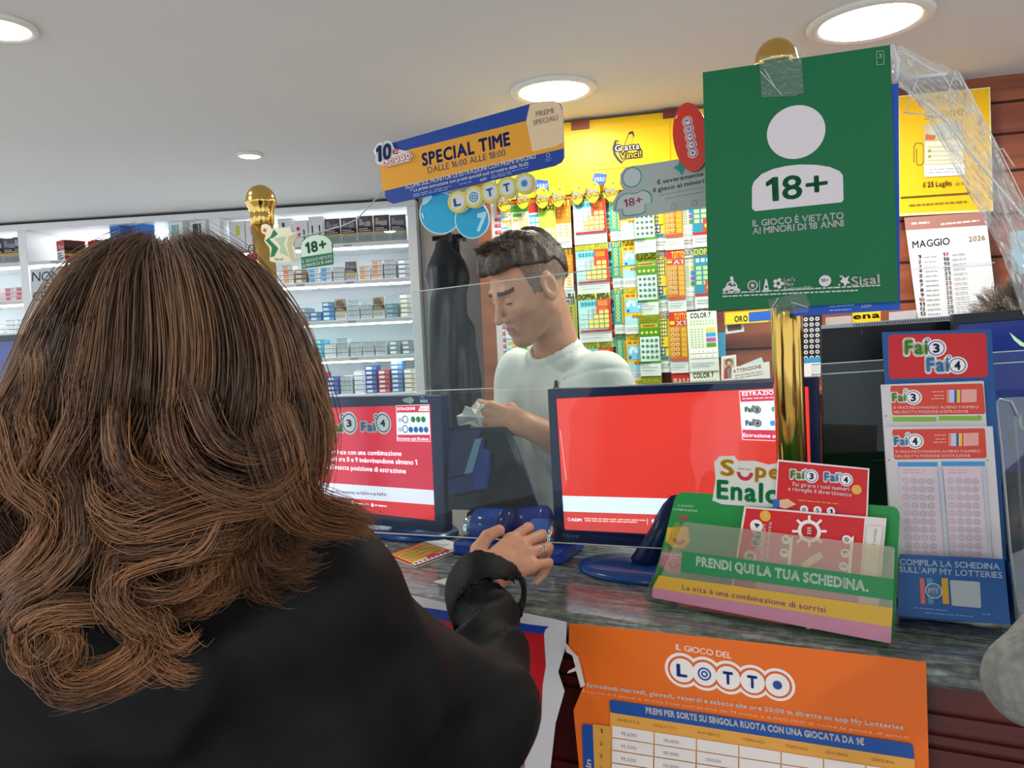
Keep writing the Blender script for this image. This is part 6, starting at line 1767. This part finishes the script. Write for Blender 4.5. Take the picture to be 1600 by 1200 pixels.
def shirt_sdf(p):
    wr_ = ripple(p, 34, .0022) + noise3(p * V3(1.3, 1.3, .55), 15, 6) * .0075 + noise3(p * V3(.7, .7, 1.4), 24, 7) * .003
    d = torso(p, .008) + wr_
    s_ = smin(rc(p, shL, elL, .066, .064), rc(p, shR, elR, .066, .062), .001)
    d = smin(d, s_ + wr_, .022)
    d = smax(d, -rc(p, hc_, nb + Vector((-.012, -.012, .028)), .058, .060), .006)
    nc = rc(p, hc_, nb + Vector((-.012, -.012, .028)), .058, .060)
    d = np.minimum(d, np.maximum(np.abs(nc - .008) - .008, np.abs(torso(p, .009)) - .0042))
    sm_ = (p - NV(shL)) @ NV((elL - shL).normalized()) + .012
    d = np.where(rc(p, shL, elL, .08, .08) < .012, d + .0045 * np.exp(-(sm_ / .004) ** 2), d)
    cut = (p - NV(elL + (shL - elL) * .12)) @ NV((elL - shL).normalized())
    near = rc(p, shL, elL, .08, .08)
    d = np.where(near < .02, np.maximum(d, cut), d)
    cut2 = (p - NV(elR + (shR - elR) * .12)) @ NV((elR - shR).normalized())
    near2 = rc(p, shR, elR, .08, .08)
    return np.where((near2 < .02) & (near > .02), np.maximum(d, cut2), d)
TEE = noisy('white_cotton', '#d3d6d0', '#dadcd6', (14, 14, 14), .8, .05, bscale=260)
organic('t_shirt', shirt_sdf, (-.32, 1.60, .92), (.55, 2.32, 1.62), .0048, [TEE], ck, None, 3)
from mathutils.bvhtree import BVHTree
_sh = bpy.data.objects['t_shirt'].data
_bv = BVHTree.FromPolygons([v.co for v in _sh.vertices], [tuple(p.vertices) for p in _sh.polygons])
_hp, _hn, _, _ = _bv.ray_cast(CAM, ray(868, 602).normalized())
if _hp:
    lp = Pan(_hp + _hn * .0035, math.degrees(math.atan2(_hn.x, -_hn.y)) * -1)
    lp.solid([(866, 596), (869, 593), (871, 597), (871, 603), (874, 607), (863, 608), (866, 603)], M('#1d2124', .6), .001)
    lp.make('chest_logo', ck, label='tiny black embroidered mark on the chest')
def chair_sdf(p):
    q = to_local(p, hc_, HB)
    n_ = noise3(p, 95, 1) * .0035 + noise3(p, 50, 2) * .004
    d = cranium(q, .005)
    d = smin(d, rc(q, (-.034, .050, .092), (.034, .050, .092), .023, .023), .03)
    d = smin(d, el(q, (0, -.005, .100), (.058, .082, .028)), .03)
    d = smin(d, rc(q, (-.028, .074, .080), (.028, .074, .080), .013, .013), .02)
    lim = .072 - .030 * np.clip((.05 - q[:, 1]) / .08, 0, 1) - .085 * np.clip((-.055 - q[:, 1]) / .05, 0, 1)
    return smax(d + n_, lim - q[:, 2], .012)
organic('hair_base', chair_sdf, tuple(hc_ - Vector((.17, .17, .13))), tuple(hc_ + Vector((.17, .17, .19))), .0030, [noisy('dark_brown_hair', '#241c17', '#4d4034', (70, 70, 70), .5, .25, bscale=190)], ck)
G, TN = [], []
hr_ = np.random.default_rng(21)
for i in range(230):
    u_, v_ = hr_.uniform(-.05, .05), hr_.uniform(-.10, .058)
    z_ = .118 - 7 * u_ * u_ - 3.2 * max(0, -v_ - .02) ** 2 * 3 - .0
    if v_ > .05: z_ -= (v_ - .05) * .6
    b0 = np.array((u_, v_, z_ + .004)); d_ = np.array((hr_.normal(0, .35) + u_ * 4, .75 + hr_.normal(0, .2), .28 + hr_.normal(0, .18) + (.35 if v_ > .03 else 0) - (.5 if v_ < -.05 else 0)))
    d_ /= np.linalg.norm(d_); L_ = hr_.uniform(.018, .030)
    l2w = lambda q: tuple(hc_ + HB[0] * float(q[0]) + HB[1] * float(q[1]) + HB[2] * float(q[2]))
    G.append([l2w(b0), l2w(b0 + d_ * L_ * .4 + np.array((0, 0, .006))), l2w(b0 + d_ * L_ * .8 + np.array((0, 0, .008))), l2w(b0 + d_ * L_ * 1.2 + np.array((0, 0, .003)))]); TN.append(hr_.uniform(0, 1))
hair_object('hair', [strands('k', G, None, None, TN, .00065, 3, 16, .0045, .7, 8, 8)], hair_mat('short_brown_hair', '#211913', '#4f4234', '#2b221b', '#6f604c', .5), ck)
def legs(name, parent, pts, r, mat):
    def f(p):
        d = None
        for a, b, ra, rb in pts:
            e = rc(p, a, b, ra, rb); d = e if d is None else smin(d, e, .03)
        return d
    allp = [x for q in pts for x in q[:2]]
    lo = [min(p[i] for p in allp) - .16 for i in range(3)]; hi = [max(p[i] for p in allp) + .16 for i in range(3)]
    lo[2] = max(lo[2], -.02)
    return organic(name, f, lo, hi, .012, [mat], parent)
hpx = P(890, 840, 1.99)
DENIM = M('#2a3242', .8)
for s_ in (-1, 1):
    pass
legs('trousers', ck, [(Vector((hpx.x + s_ * .075, hpx.y, .95)), Vector((hpx.x + s_ * .095, hpx.y, .50)), .095, .065) for s_ in (-1, 1)] + [(Vector((hpx.x + s_ * .095, hpx.y, .50)), Vector((hpx.x + s_ * .10, hpx.y + .01, .09)), .065, .05) for s_ in (-1, 1)], .012, DENIM)
for s_ in (-1, 1):
    legs('shoe', ck, [(Vector((hpx.x + s_ * .10, hpx.y + .03, .045)), Vector((hpx.x + s_ * .12 - .05, hpx.y - .14, .036)), .045, .036)], .012, M('#1c1c1e', .6))
# crumpled white paper in his hand
tp_ = [(716, 665), (713, 650), (722, 646), (727, 634), (736, 637), (744, 627), (752, 632), (760, 630), (770, 643), (782, 652), (780, 668), (764, 664), (750, 668), (734, 663)]
tr2 = np.random.default_rng(4)
tv = [tuple(P(x, y, 1.80 + tr2.uniform(-.012, .012))) for x, y in tp_]
ti = [tuple(P(746 + .5 * (x - 746), 652 + .5 * (y - 652), 1.795 + tr2.uniform(-.016, .016))) for x, y in tp_]
tv += ti + [tuple(P(746, 652, 1.79))]
n_t = len(tp_)
tf_ = [(i_, (i_ + 1) % n_t, n_t + (i_ + 1) % n_t, n_t + i_) for i_ in range(n_t)] + [(n_t + i_, n_t + (i_ + 1) % n_t, 2 * n_t) for i_ in range(n_t)]
t_o = MB().add(tv, tf_, M('#e6e3e0', .75)).build('crumpled_paper', None, Matrix())
so_ = t_o.modifiers.new('thickness', 'SOLIDIFY'); so_.thickness = .0012
tag(t_o, 'crumpled white paper held in the shop clerk\'s hand', 'paper')

# ------------------------------------------------------------------ the woman at the counter
WSK = skin('woman_skin', '#b98467', '#c58f72'); NAIL = M('#c58a84', .25)
wh_ = P(285, 588, .825)
WB_ = basis(Vector((.22, .95, -.16)), Vector((0, .1, 1)))
wnb = P(272, 830, .86)
wR, wLs = P(514, 928, .90), P(-15, 960, .82)
eR, wrR_ = P(757, 1122, 1.045), P(762, 918, 1.30)
eL, wrL_ = Vector((-.56, .84, 1.04)), Vector((-.44, 1.08, 1.00))
kd = P(812, 848, 1.385)
gw_ = P(750, 906, 1.315); gy_ = P(826, 856, 1.375) - gw_; gz_ = Vector((-.22, -.66, .70))
gp, gf, kn_, GLc = hand_caps(gw_, gy_, gz_, -1, [(6, 78, 40), (14, 88, 42), (20, 92, 44), (24, 96, 44)], 1.12, .07, [(.024, .016, -.004), (.047, .034, .004), (.055, .060, .010), (.052, .083, .012)])
gp2, gf2, _, _ = hand_caps(wrL_, Vector((.3, .9, -.1)), Vector((0, 0, 1)), 1, [(20, 35, 20)] * 4)
def woman_sdf(p):
    d = head_sdf(to_local(p, wh_, WB_))
    d = smin(d, rc(p, wh_ - WB_[1] * .02 - WB_[2] * .05, wnb, .052, .058), .02)
    d = smin(d, rc(p, wR, wLs, .05, .05), .03)
    d = smin(d, rc(p, wnb + Vector((0, .03, -.05)), wnb + Vector((0, .04, -.35)), .10, .11), .05)
    a = smin(rc(p, wR, eR, .045, .040), rc(p, eR, wrR_, .040, .0265), .01)
    a = smin(a, caps_sdf(p, gp, gf), .014)
    b = smin(rc(p, wLs, eL, .045, .04), rc(p, eL, wrL_, .04, .027), .01)
    b = smin(b, caps_sdf(p, gp2, gf2), .014)
    return smin(smin(d, a, .02), b, .02)
tips = [gf[i][-1] for i in range(5)]
def woman_col(c):
    m = np.zeros(len(c), int)
    for a, b, ra, rb in tips:
        q = c - NV(b); d = NV((b - a).normalized())
        Zd = NV(basis(gy_, gz_)[2]); nrm = Zd - d * (Zd @ d)
        nrm = nrm / (np.linalg.norm(nrm) + 1e-6)
        m[(np.linalg.norm(q, axis=1) < .012) & (q @ nrm > .0035) & (q @ d > -.006)] = 1
    return m
wm = root('person', (wnb.x, wnb.y, 0), 'woman with long wavy brown hair and a black coat, seen from behind at the counter', 'person')
organic('body', woman_sdf, (-.70, .60, .94), (.16, 1.50, 1.68), .0032, [WSK, NAIL], wm, woman_col, 2)
rp, rq = gf[2][0][0], gf[2][0][1]                       # two rings on the ring finger
for f_ in (.52, .68):
    cen = rp.lerp(rq, f_); ax = (rq - rp).normalized(); x_ = ax.orthogonal().normalized(); y_ = ax.cross(x_)
    MB().tube([cen + (x_ * math.cos(2 * math.pi * i / 24) + y_ * math.sin(2 * math.pi * i / 24)) * .0101 for i in range(25)], .0014, M('#d3cfc6', .12, 1.0), 8).build('ring', wm, Matrix())
def coat_sdf(p):
    n_ = ripple(p, 22, .006) + ripple(p, 44, .0025, 2.0) + noise3(p * V3(1, 1, .6), 17, 8) * .010 + (np.abs(noise3(p * V3(1, 1, .8), 11, 12)) - .3) * .014
    d = rc(p, wR, wLs, .064, .068)
    d = smin(d, rc(p, wnb + Vector((.07, .02, -.12)), wnb + Vector((-.07, .0, -.12)), .125, .125), .06)
    d = smin(d, rc(p, wnb + Vector((.0, .02, -.10)), wnb + Vector((.0, .03, -.95)), .135, .15), .06)
    d = smin(d, rc(p, wR + Vector((-.03, .0, -.03)), wnb + Vector((.17, .04, -.60)), .085, .13), .06)
    d = smin(d, rc(p, wLs + Vector((.03, .0, -.03)), wnb + Vector((-.17, .04, -.60)), .085, .13), .06)
    d = smin(d, rc(p, wnb + Vector((.08, .03, -.5)), wnb + Vector((-.09, .02, -.5)), .135, .135), .08)
    d = smin(d, rc(p, wnb + Vector((.09, .03, -.95)), wnb + Vector((-.09, .03, -.95)), .15, .15), .08)
    d = smin(d, rc(p, wnb + Vector((0, .01, -.02)), wnb + Vector((0, .0, .03)), .075, .066), .04)
    a = smin(rc(p, wR, eR, .066, .066), rc(p, wR.lerp(eR, .35) + Vector((-.02, .0, -.05)), wR.lerp(eR, .95) + Vector((-.02, .0, -.035)), .07, .06), .04)
    ax = NV((wrR_ - eR).normalized()); t = (p - NV(eR)) @ ax
    Lf = (wrR_ - eR).length
    fold = .011 * (1 - 2 * np.abs(np.sin(t * 34 + 2.2 * np.sin(p[:, 0] * 24 + p[:, 2] * 9)))) * np.clip(1.2 - np.abs(t / Lf - .45) * 2, 0, 1)
    f = rc(p, eR, wrR_, .066, .048) - fold
    a = smin(a, f, .035)
    rad_ = np.linalg.norm(p - NV(eR) - t[:, None] * ax, axis=1)
    cuff = np.abs(rad_ - (.0565 + .05 * (t - Lf + .09) + .003 * np.sin(p[:, 0] * 55))) - .0035
    cuff = np.maximum(cuff, np.maximum((Lf - .088) - t, t - Lf))
    a = smin(a, cuff, .004)
    a = smax(a, (t - (Lf + .004)), .004)
    a = np.where(t > Lf * .86, np.maximum(a, -(rc(p, eR, wrR_ + (wrR_ - eR).normalized() * .06, .044, .047))), a)
    b = smin(rc(p, wLs, eL, .066, .06), rc(p, eL, wrL_, .06, .045), .03)
    d = smin(d + n_, smin(a, b, .01) + n_ * .7, .035)
    return d
COAT = noisy('black_coat_cloth', '#050607', '#0a0c0e', (30, 30, 30), .62, .06, bscale=220, spec=.2)
organic('coat', coat_sdf, (-.75, .52, .22), (.18, 1.42, 1.46), .0062, [COAT], wm, None, 3)
MB().tube([P(515, 812, .845), P(532, 816, .85), P(545, 822, .855)], [.004, .0055, .003], M('#d9d4cc', .6), 8).build('collar_tag', wm, Matrix(), label='small pale piece at the coat collar')
legs('trousers', wm, [(Vector((wnb.x + s_ * .085, wnb.y + .03, .62)), Vector((wnb.x + s_ * .10, wnb.y + .03, .10)), .09, .055) for s_ in (-1, 1)], .012, M('#17181c', .8))
for s_ in (-1, 1):
    legs('shoe', wm, [(Vector((wnb.x + s_ * .10, wnb.y - .02, .045)), Vector((wnb.x + s_ * .12, wnb.y + .16, .036)), .045, .036)], .012, M('#1c1c1e', .6))
# hair: envelope read from the photo (row: left, right), strands run down it from the crown
ROWS = [(384, 232, 300), (392, 200, 322), (406, 164, 350), (430, 124, 392), (470, 92, 428), (520, 62, 462), (560, 46, 478), (600, 26, 490), (650, 2, 496), (700, -14, 494), (750, -30, 488), (800, -36, 470), (850, -34, 440), (900, -26, 405), (950, -14, 360), (1000, 4, 335), (1050, 40, 312), (1095, 80, 290)]
ry = np.array([r[0] for r in ROWS], float); rl = np.array([r[1] for r in ROWS], float); rr2 = np.array([r[2] for r in ROWS], float)
D0 = .80
def env(y, th, k=1.0):
    """point of the hair envelope: photo row y, angle th around the head (0 = towards the camera, + = right)"""
    L, R = np.interp(y, ry, rl), np.interp(y, ry, rr2)
    c_ = .5 * (L + R); a = .5 * (R - L)
    am = a * D0 / FPX
    b = min(am * .80, .128) if y < 640 else min(am * .74, .128) * (1 - .30 * min(1, (y - 640) / 300))
    x = c_ + a * math.sin(th) * k
    dep = D0 - .015 + .05 * max(0, (y - 700) / 400) - b * math.cos(th) * k
    return P(x, y, dep)
rng = np.random.default_rng(11)
G, TN = [], []
NG = 430
for i in range(NG):
    th = rad(rng.uniform(-152, 152)) if i % 4 == 0 else rad(rng.uniform(-98, 98))
    ymax = rng.uniform(930, 1090) if th < .15 else rng.uniform(770, 960) - 60 * max(0, th - .6)
    if abs(th) > 1.9: ymax = rng.uniform(640, 800)
    lay = rng.uniform(.90, 1.0)
    A, ph, wl = rng.uniform(.10, .20), 2.6 * th + rng.normal(0, .45), 205 + 25 * math.sin(2 * th) + rng.normal(0, 8)
    pts = []
    y0 = 385 + rng.uniform(0, 9)
    n = 19
    for j in range(n):
        f = j / (n - 1)
        y = y0 + (ymax - y0) * f ** 1.2
        g_ = max(0, (y - 590) / 260) ** 1.25
        w_ = A * min(1.25, g_) * math.sin((y - 560) / wl * 6.28 + ph)
        kk = lay + min(.11, .085 * g_) * math.cos((y - 560) / wl * 6.28 + ph)
        pts.append(env(y, th + w_ + .05 * math.sin(f * 4 + th * 3), kk))
    if ymax > 800 and rng.uniform() < .8:
        d = 1 if math.sin(th * 5 + 1) > 0 else -1
        R_ = rng.uniform(.010, .024); c0 = pts[-1]
        for q in range(1, 6):
            a_ = q * .55
            pts.append(c0 + RGT * (d * R_ * (1 - math.cos(a_))) * 1.2 - UPV * (R_ * math.sin(a_)) - FWD * .002 * q)
    G.append([tuple(p) for p in pts]); TN.append(float(np.clip(.40 + .30 * math.sin(th * 9) + .20 * math.sin(th * 23 + 1) + rng.normal(0, .14), 0, 1)))
parts = [strands('a', G, None, None, TN, .00052, 3, 26, .0075, .38, 30, 3)]
# looser locks drawn from the photo: the flick over the right shoulder, big curls of the lower left, single fly-away wisps
def px_guide(l): return [tuple(P(x, y, d)) for x, y, d in l]
EX = [([(440, 640, .70), (462, 700, .70), (470, 750, .71), (480, 780, .74), (512, 795, .78), (545, 806, .80), (570, 818, .82), (582, 838, .83)], 10, .85),
      ([(420, 660, .69), (440, 730, .69), (462, 782, .71), (495, 806, .75), (530, 812, .79), (560, 822, .81), (578, 832, .83)], 10, .8),
      ([(400, 680, .68), (425, 760, .69), (450, 800, .71), (480, 816, .74), (520, 822, .79), (552, 828, .82)], 8, .75),
      ([(470, 560, .74), (488, 610, .74), (500, 650, .74), (502, 700, .74), (494, 750, .745), (488, 790, .76)], 5, .5),
      ([(478, 560, .78), (493, 610, .78), (505, 655, .78), (505, 690, .78), (497, 730, .78)], 4, .25),
      ([(465, 600, .72), (478, 660, .72), (476, 720, .72), (470, 770, .73), (482, 800, .75)], 6, .8),
      ([(190, 640, .68), (186, 700, .665), (205, 745, .66), (245, 765, .66), (285, 755, .67), (300, 735, .68)], 6, .9),
      ([(180, 640, .68), (182, 710, .66), (205, 750, .655), (250, 772, .655), (292, 760, .67)], 6, .8),
      ([(262, 620, .68), (270, 690, .665), (300, 735, .66), (345, 760, .66), (395, 770, .67), (440, 745, .68), (470, 700, .70)], 7, .7),
      ([(300, 600, .68), (330, 680, .67), (380, 715, .68), (430, 712, .69), (470, 680, .71)], 6, .5),
      ([(60, 560, .71), (62, 610, .70), (48, 660, .70), (56, 705, .69), (36, 750, .70), (8, 790, .71)], 7, .7),
      ([(120, 570, .70), (124, 640, .69), (104, 690, .685), (86, 730, .69), (100, 775, .69), (80, 820, .69), (50, 840, .70)], 8, .6),
      ([(150, 760, .69), (160, 800, .68), (210, 830, .67), (260, 820, .67), (330, 800, .68), (390, 790, .69), (420, 770, .70)], 8, .7),
      ([(150, 850, .69), (160, 810, .68), (200, 780, .67), (260, 770, .67), (310, 740, .68)], 8, .75),
      ([(180, 900, .70), (190, 860, .69), (240, 855, .69), (300, 850, .69), (350, 840, .70), (375, 838, .71)], 7, .7),
      ([(190, 870, .70), (180, 930, .69), (210, 970, .69), (235, 985, .69), (230, 1020, .70), (180, 1055, .70), (120, 1075, .71), (92, 1078, .71)], 9, .75),
      ([(60, 960, .71), (40, 990, .70), (50, 1030, .70), (95, 1065, .70), (150, 1068, .70), (200, 1045, .70), (222, 1005, .70)], 10, .8),
      ([(150, 950, .70), (90, 950, .69), (45, 975, .69), (42, 1015, .69), (70, 1035, .69), (105, 1020, .69), (110, 990, .69), (85, 985, .69)], 10, .8),
      ([(90, 1010, .69), (70, 1040, .69), (90, 1075, .69), (130, 1080, .69), (170, 1066, .69), (190, 1050, .69)], 9, .7),
      ([(235, 960, .70), (232, 1010, .70), (250, 1040, .70), (280, 1055, .70), (308, 1052, .70)], 4, .95),
      ([(245, 970, .70), (258, 1000, .70), (285, 1010, .70), (308, 992, .70)], 3, .9),
      ([(200, 900, .70), (225, 925, .70), (270, 928, .70), (305, 910, .70), (312, 880, .70)], 4, .8),
      ([(20, 700, .72), (40, 760, .70), (80, 800, .69), (60, 860, .69), (20, 900, .70), (-10, 920, .71)], 9, .6),
      ([(-10, 660, .74), (5, 720, .72), (-20, 770, .72), (-30, 830, .73)], 9, .9),
      ([(120, 780, .69), (120, 850, .68), (80, 900, .68), (30, 930, .69), (0, 980, .71)], 9, .6),
      ([(350, 800, .69), (320, 850, .69), (250, 870, .69), (205, 890, .69), (190, 940, .69), (215, 985, .70)], 8, .7)]
EG, ET = [], []
for l, n, tn in EX:
    for k_ in range(n):
        j = rng.normal(0, 9, 2); dj = rng.normal(0, .008)
        EG.append(px_guide([(x + j[0] * min(1, .3 + i * .2), y + j[1] * min(1, .3 + i * .2), d + dj - .012) for i, (x, y, d) in enumerate(l)])); ET.append(float(np.clip(tn - .12 + rng.normal(0, .3), 0, 1)))
pe = strands('b', EG, None, None, ET, .00048, 3, 20, .0062, .35, 30, 5)
parts.append((pe[0], pe[1], pe[2], np.clip(.45 + .55 * pe[3], 0, 1)))
# the full mass under the loose strands
nv, nt = 44, 60
ys = [387 + (1040 - 381) * (j / (nv - 1)) ** 1.15 for j in range(nv)]
Vb = []
for y in ys:
    for k_ in range(nt):
        th = 2 * math.pi * k_ / nt
        q = env(y, th, .86 - (.22 * max(0, (y - 850) / 200))) 
        Vb.append(tuple(q))
Fb = np.array([(j * nt + k_, j * nt + (k_ + 1) % nt, (j + 1) * nt + (k_ + 1) % nt, (j + 1) * nt + k_) for j in range(nv - 1) for k_ in range(nt)])
parts.append((np.array(Vb), Fb, np.full(len(Vb), .05), np.repeat(np.linspace(0, .7, nv), nt)))
WHAIR = hair_mat('brown_wavy_hair', '#281b14', '#8a6c54', '#2e180c', '#a16a3e', .38)  # dark tip tone is hair colour plus painted shade between locks
hair_object('hair', parts, WHAIR, wm)

# ------------------------------------------------------------------ seated person with grey hair behind the navy monitor
ph_ = P(1592, 540, 1.98)
PB_ = basis(Vector((-.5, -.8, -.35)), Vector((-.2, -.25, 1)))
pnb = ph_ + Vector((.05, .06, -.20))
def p3_sdf(p):
    d = head_sdf(to_local(p, ph_, PB_))
    d = smin(d, rc(p, ph_ - PB_[1] * .02 - PB_[2] * .05, pnb, .052, .058), .02)
    d = smin(d, rc(p, pnb + Vector((-.16, .05, -.08)), pnb + Vector((.16, .0, -.08)), .05, .05), .03)
    return smin(d, rc(p, pnb + Vector((0, .03, -.15)), pnb + Vector((0, .03, -.5)), .11, .12), .05)
p3 = root('person', (pnb.x, pnb.y, 0), 'person with short tousled grey hair, half hidden behind the navy monitor', 'person')
organic('body', p3_sdf, tuple(pnb + Vector((-.3, -.25, -.55))), tuple(ph_ + Vector((.32, .25, .18))), .006, [skin('third_skin', '#b98a70', '#c3957b')], p3)
def p3_shirt(p):
    d = rc(p, pnb + Vector((-.17, .05, -.08)), pnb + Vector((.17, .0, -.08)), .066, .066)
    d = smin(d, rc(p, pnb + Vector((0, .03, -.15)), pnb + Vector((0, .03, -.62)), .128, .14), .06)
    for s_ in (-1, 1): d = smin(d, rc(p, pnb + Vector((s_ * .17, .03, -.08)), pnb + Vector((s_ * .2, -.05, -.38)), .062, .05), .03)
    return smax(d, -rc(p, ph_, pnb + Vector((0, 0, .02)), .06, .064), .006)
organic('sweater', p3_shirt, tuple(pnb + Vector((-.34, -.26, -.8))), tuple(pnb + Vector((.34, .26, .12))), .009, [M('#39414a', .8)], p3)
legs('trousers', p3, [(pnb + Vector((s_ * .09, .03, -.68)), Vector((pnb.x + s_ * .1, pnb.y + .03, .05)), .10, .06) for s_ in (-1, 1)], .012, DENIM)
G, TN = [], []
for i in range(150):
    th, up_ = rng.uniform(0, 6.28), rng.uniform(-.1, 1)
    c_ = np.array((math.cos(th) * math.sqrt(1 - up_ * abs(up_)), math.sin(th) * math.sqrt(1 - up_ * abs(up_)), up_))
    if c_[1] > .72 and up_ < .55: continue
    q0 = np.array((c_[0] * .076, -.018 + c_[1] * .097, .030 + c_[2] * .090))
    d_ = c_ * .5 + np.array((rng.normal(0, .3), rng.uniform(.1, .7), rng.normal(.15, .2)))
    d_ /= np.linalg.norm(d_); L_ = rng.uniform(.03, .055)
    l2w = lambda q: tuple(ph_ + PB_[0] * q[0] + PB_[1] * q[1] + PB_[2] * q[2])
    G.append([l2w(q0), l2w(q0 + c_ * L_ * .3 + d_ * L_ * .3), l2w(q0 + c_ * L_ * .42 + d_ * L_ * .75), l2w(q0 + c_ * L_ * .3 + d_ * L_ * 1.25)]); TN.append(rng.uniform(0, 1))
g_ = [strands('c', G, None, None, TN, .00075, 3, 22, .008, .7, 8, 9)]
def p3_cap(p):
    q = to_local(p, ph_, PB_)
    return smax(cranium(q, .006), .035 - q[:, 2] - .9 * np.clip(.05 - q[:, 1], 0, .08), .01)
Vc, Fc = nets(p3_cap, tuple(ph_ - Vector((.14, .14, .14))), tuple(ph_ + Vector((.14, .14, .15))), .006)
g_.append((Vc, Fc, np.full(len(Vc), .2), np.full(len(Vc), .3)))
hair_object('hair', g_, hair_mat('grey_hair', '#3a332e', '#8f857c', '#4a433e', '#b3aaa0', .5), p3)

# ------------------------------------------------------------------ customer in a grey sleeve at the right edge
e4 = P(1618, 1066, .80)
s4, w4, n4 = e4 + Vector((.22, -.20, .26)), e4 + Vector((.20, .16, .07)), e4 + Vector((.36, -.26, .36))
h4, g4, _, _ = hand_caps(w4, Vector((.5, .8, 0)), Vector((0, 0, 1)), -1, [(20, 40, 20)] * 4)
def p4_sdf(p):
    hd_ = n4 + Vector((0, .04, .19))
    d = head_sdf(to_local(p, hd_, basis(Vector((.1, 1, -.05)), Vector((0, 0, 1)))))
    d = smin(d, rc(p, hd_ - Vector((0, .02, .05)), n4, .053, .06), .02)
    d = smin(d, rc(p, n4 + Vector((-.14, .04, -.08)), n4 + Vector((.18, -.06, -.08)), .05, .05), .03)
    d = smin(d, rc(p, n4 + Vector((0, .0, -.12)), n4 + Vector((0, .0, -.5)), .11, .12), .05)
    a = smin(rc(p, s4, e4, .042, .036), rc(p, e4, w4, .036, .027), .01)
    return smin(d, smin(a, caps_sdf(p, h4, g4), .012), .02)
p4 = root('person', (n4.x, n4.y, 0), 'customer in a grey woollen sleeve, only the elbow showing at the right edge', 'person')
lo4, hi4 = Vector((e4.x - .08, n4.y - .22, e4.z - .2)), Vector((n4.x + .3, e4.y + .35, n4.z + .36))
organic('body', p4_sdf, tuple(lo4), tuple(hi4), .007, [skin('fourth_skin', '#b98a70', '#c3957b')], p4)
def p4_coat(p):
    d = rc(p, n4 + Vector((-.14, .04, -.08)), n4 + Vector((.18, -.06, -.08)), .07, .07)
    d = smin(d, rc(p, n4 + Vector((0, 0, -.14)), n4 + Vector((0, 0, -.75)), .135, .15), .06)
    a = smin(rc(p, s4, e4, .062, .044), rc(p, e4, w4, .044, .038), .02)
    return smin(d, a, .03) + ripple(p, 30, .002)
organic('grey_coat', p4_coat, (e4.x - .09, n4.y - .24, n4.z - 1.0), (n4.x + .34, e4.y + .3, n4.z + .05), .008, [noisy('grey_wool', '#6f716e', '#868884', (90, 90, 90), .95, .2, bscale=320)], p4)
def p4_hair(p):
    hd_ = n4 + Vector((0, .04, .19)); q = to_local(p, hd_, basis(Vector((.1, 1, -.05)), Vector((0, 0, 1))))
    return smax(cranium(q, .012), .045 - q[:, 2] - 1.2 * np.clip(.05 - q[:, 1], 0, .09), .01)
organic('hair', p4_hair, tuple(n4 + Vector((-.15, -.12, .03))), tuple(n4 + Vector((.15, .2, .4))), .007, [M('#3a2f28', .6)], p4)
legs('trousers', p4, [(n4 + Vector((s_ * .09, 0, -.85)), Vector((n4.x + s_ * .1, n4.y, .05)), .10, .06) for s_ in (-1, 1)], .012, DENIM)

# ------------------------------------------------------------------ dark jackets hanging in the niche
def jk(off, label, mat, pts, seed, sl=(), grp='dark jackets in the niche'):
    def f(p):
        d = None
        for (x0, y0, r0), (x1, y1, r1) in zip(pts, pts[1:]):
            e = rc(p, P(x0, y0, off), P(x1, y1, off), r0, r1); d = e if d is None else smin(d, e, .05)
        for (x0, y0, r0), (x1, y1, r1) in sl:
            d = smin(d, rc(p, P(x0, y0, off - .07), P(x1, y1, off - .07), r0, r1), .012)
        u_ = (p - NV(CB.O)) @ NV(CB.X)
        return d + .010 * np.sin(u_ * 70 + 2.2 * np.sin(p[:, 2] * 5 + seed)) * np.clip((2.02 - p[:, 2]) / .3, .15, 1) + noise3(p, 18, seed) * .006
    c0, c1 = P(700, 380, off), P(700, 690, off)
    return tag(organic('jacket', f, (c0.x - .36, off - .35, c1.z - .15), (c0.x + .36, off + .30, c0.z + .12), .010, [mat], None, None, 2), label, 'jacket', grp)
J1 = noisy('navy_black_cloth', '#14191f', '#1f272e', (12, 12, 12), .5)
J2 = noisy('black_cloth', '#0e1013', '#181b20', (12, 12, 12), .65)
jk(3.40, 'dark jacket hanging in front in the niche between cabinet and tickets', J1, [(692, 385, .035), (698, 430, .088), (697, 470, .070), (703, 520, .078), (711, 570, .095), (714, 625, .10), (702, 665, .07)], 1, [((688, 425, .045), (700, 520, .040)), ((700, 520, .040), (712, 640, .034)), ((684, 470, .04), (688, 600, .04)), ((716, 520, .03), (730, 610, .04))])
jk(3.76, 'longer black jacket hanging behind the other one in the niche', J2, [(704, 374, .03), (704, 430, .075), (709, 520, .085), (719, 600, .105), (704, 665, .09)], 3, [((722, 500, .04), (734, 600, .045))])
hk = root('coat_hook', None, 'dark coat hook bar above the hanging jackets', 'hook', mw=Matrix.Translation(P(706, 372, 3.93)))
MB().tube([P(676, 373, 3.93), P(752, 366, 3.91)], .012, M('#1a1412', .5), 10).build('bar', hk, Matrix())
for x_ in (690, 716):
    MB().tube([P(x_, 371, 3.92), P(x_, 378, 3.72), P(x_, 390, 3.42)], .006, M('#1a1412', .4), 8).build('hook', hk, Matrix())
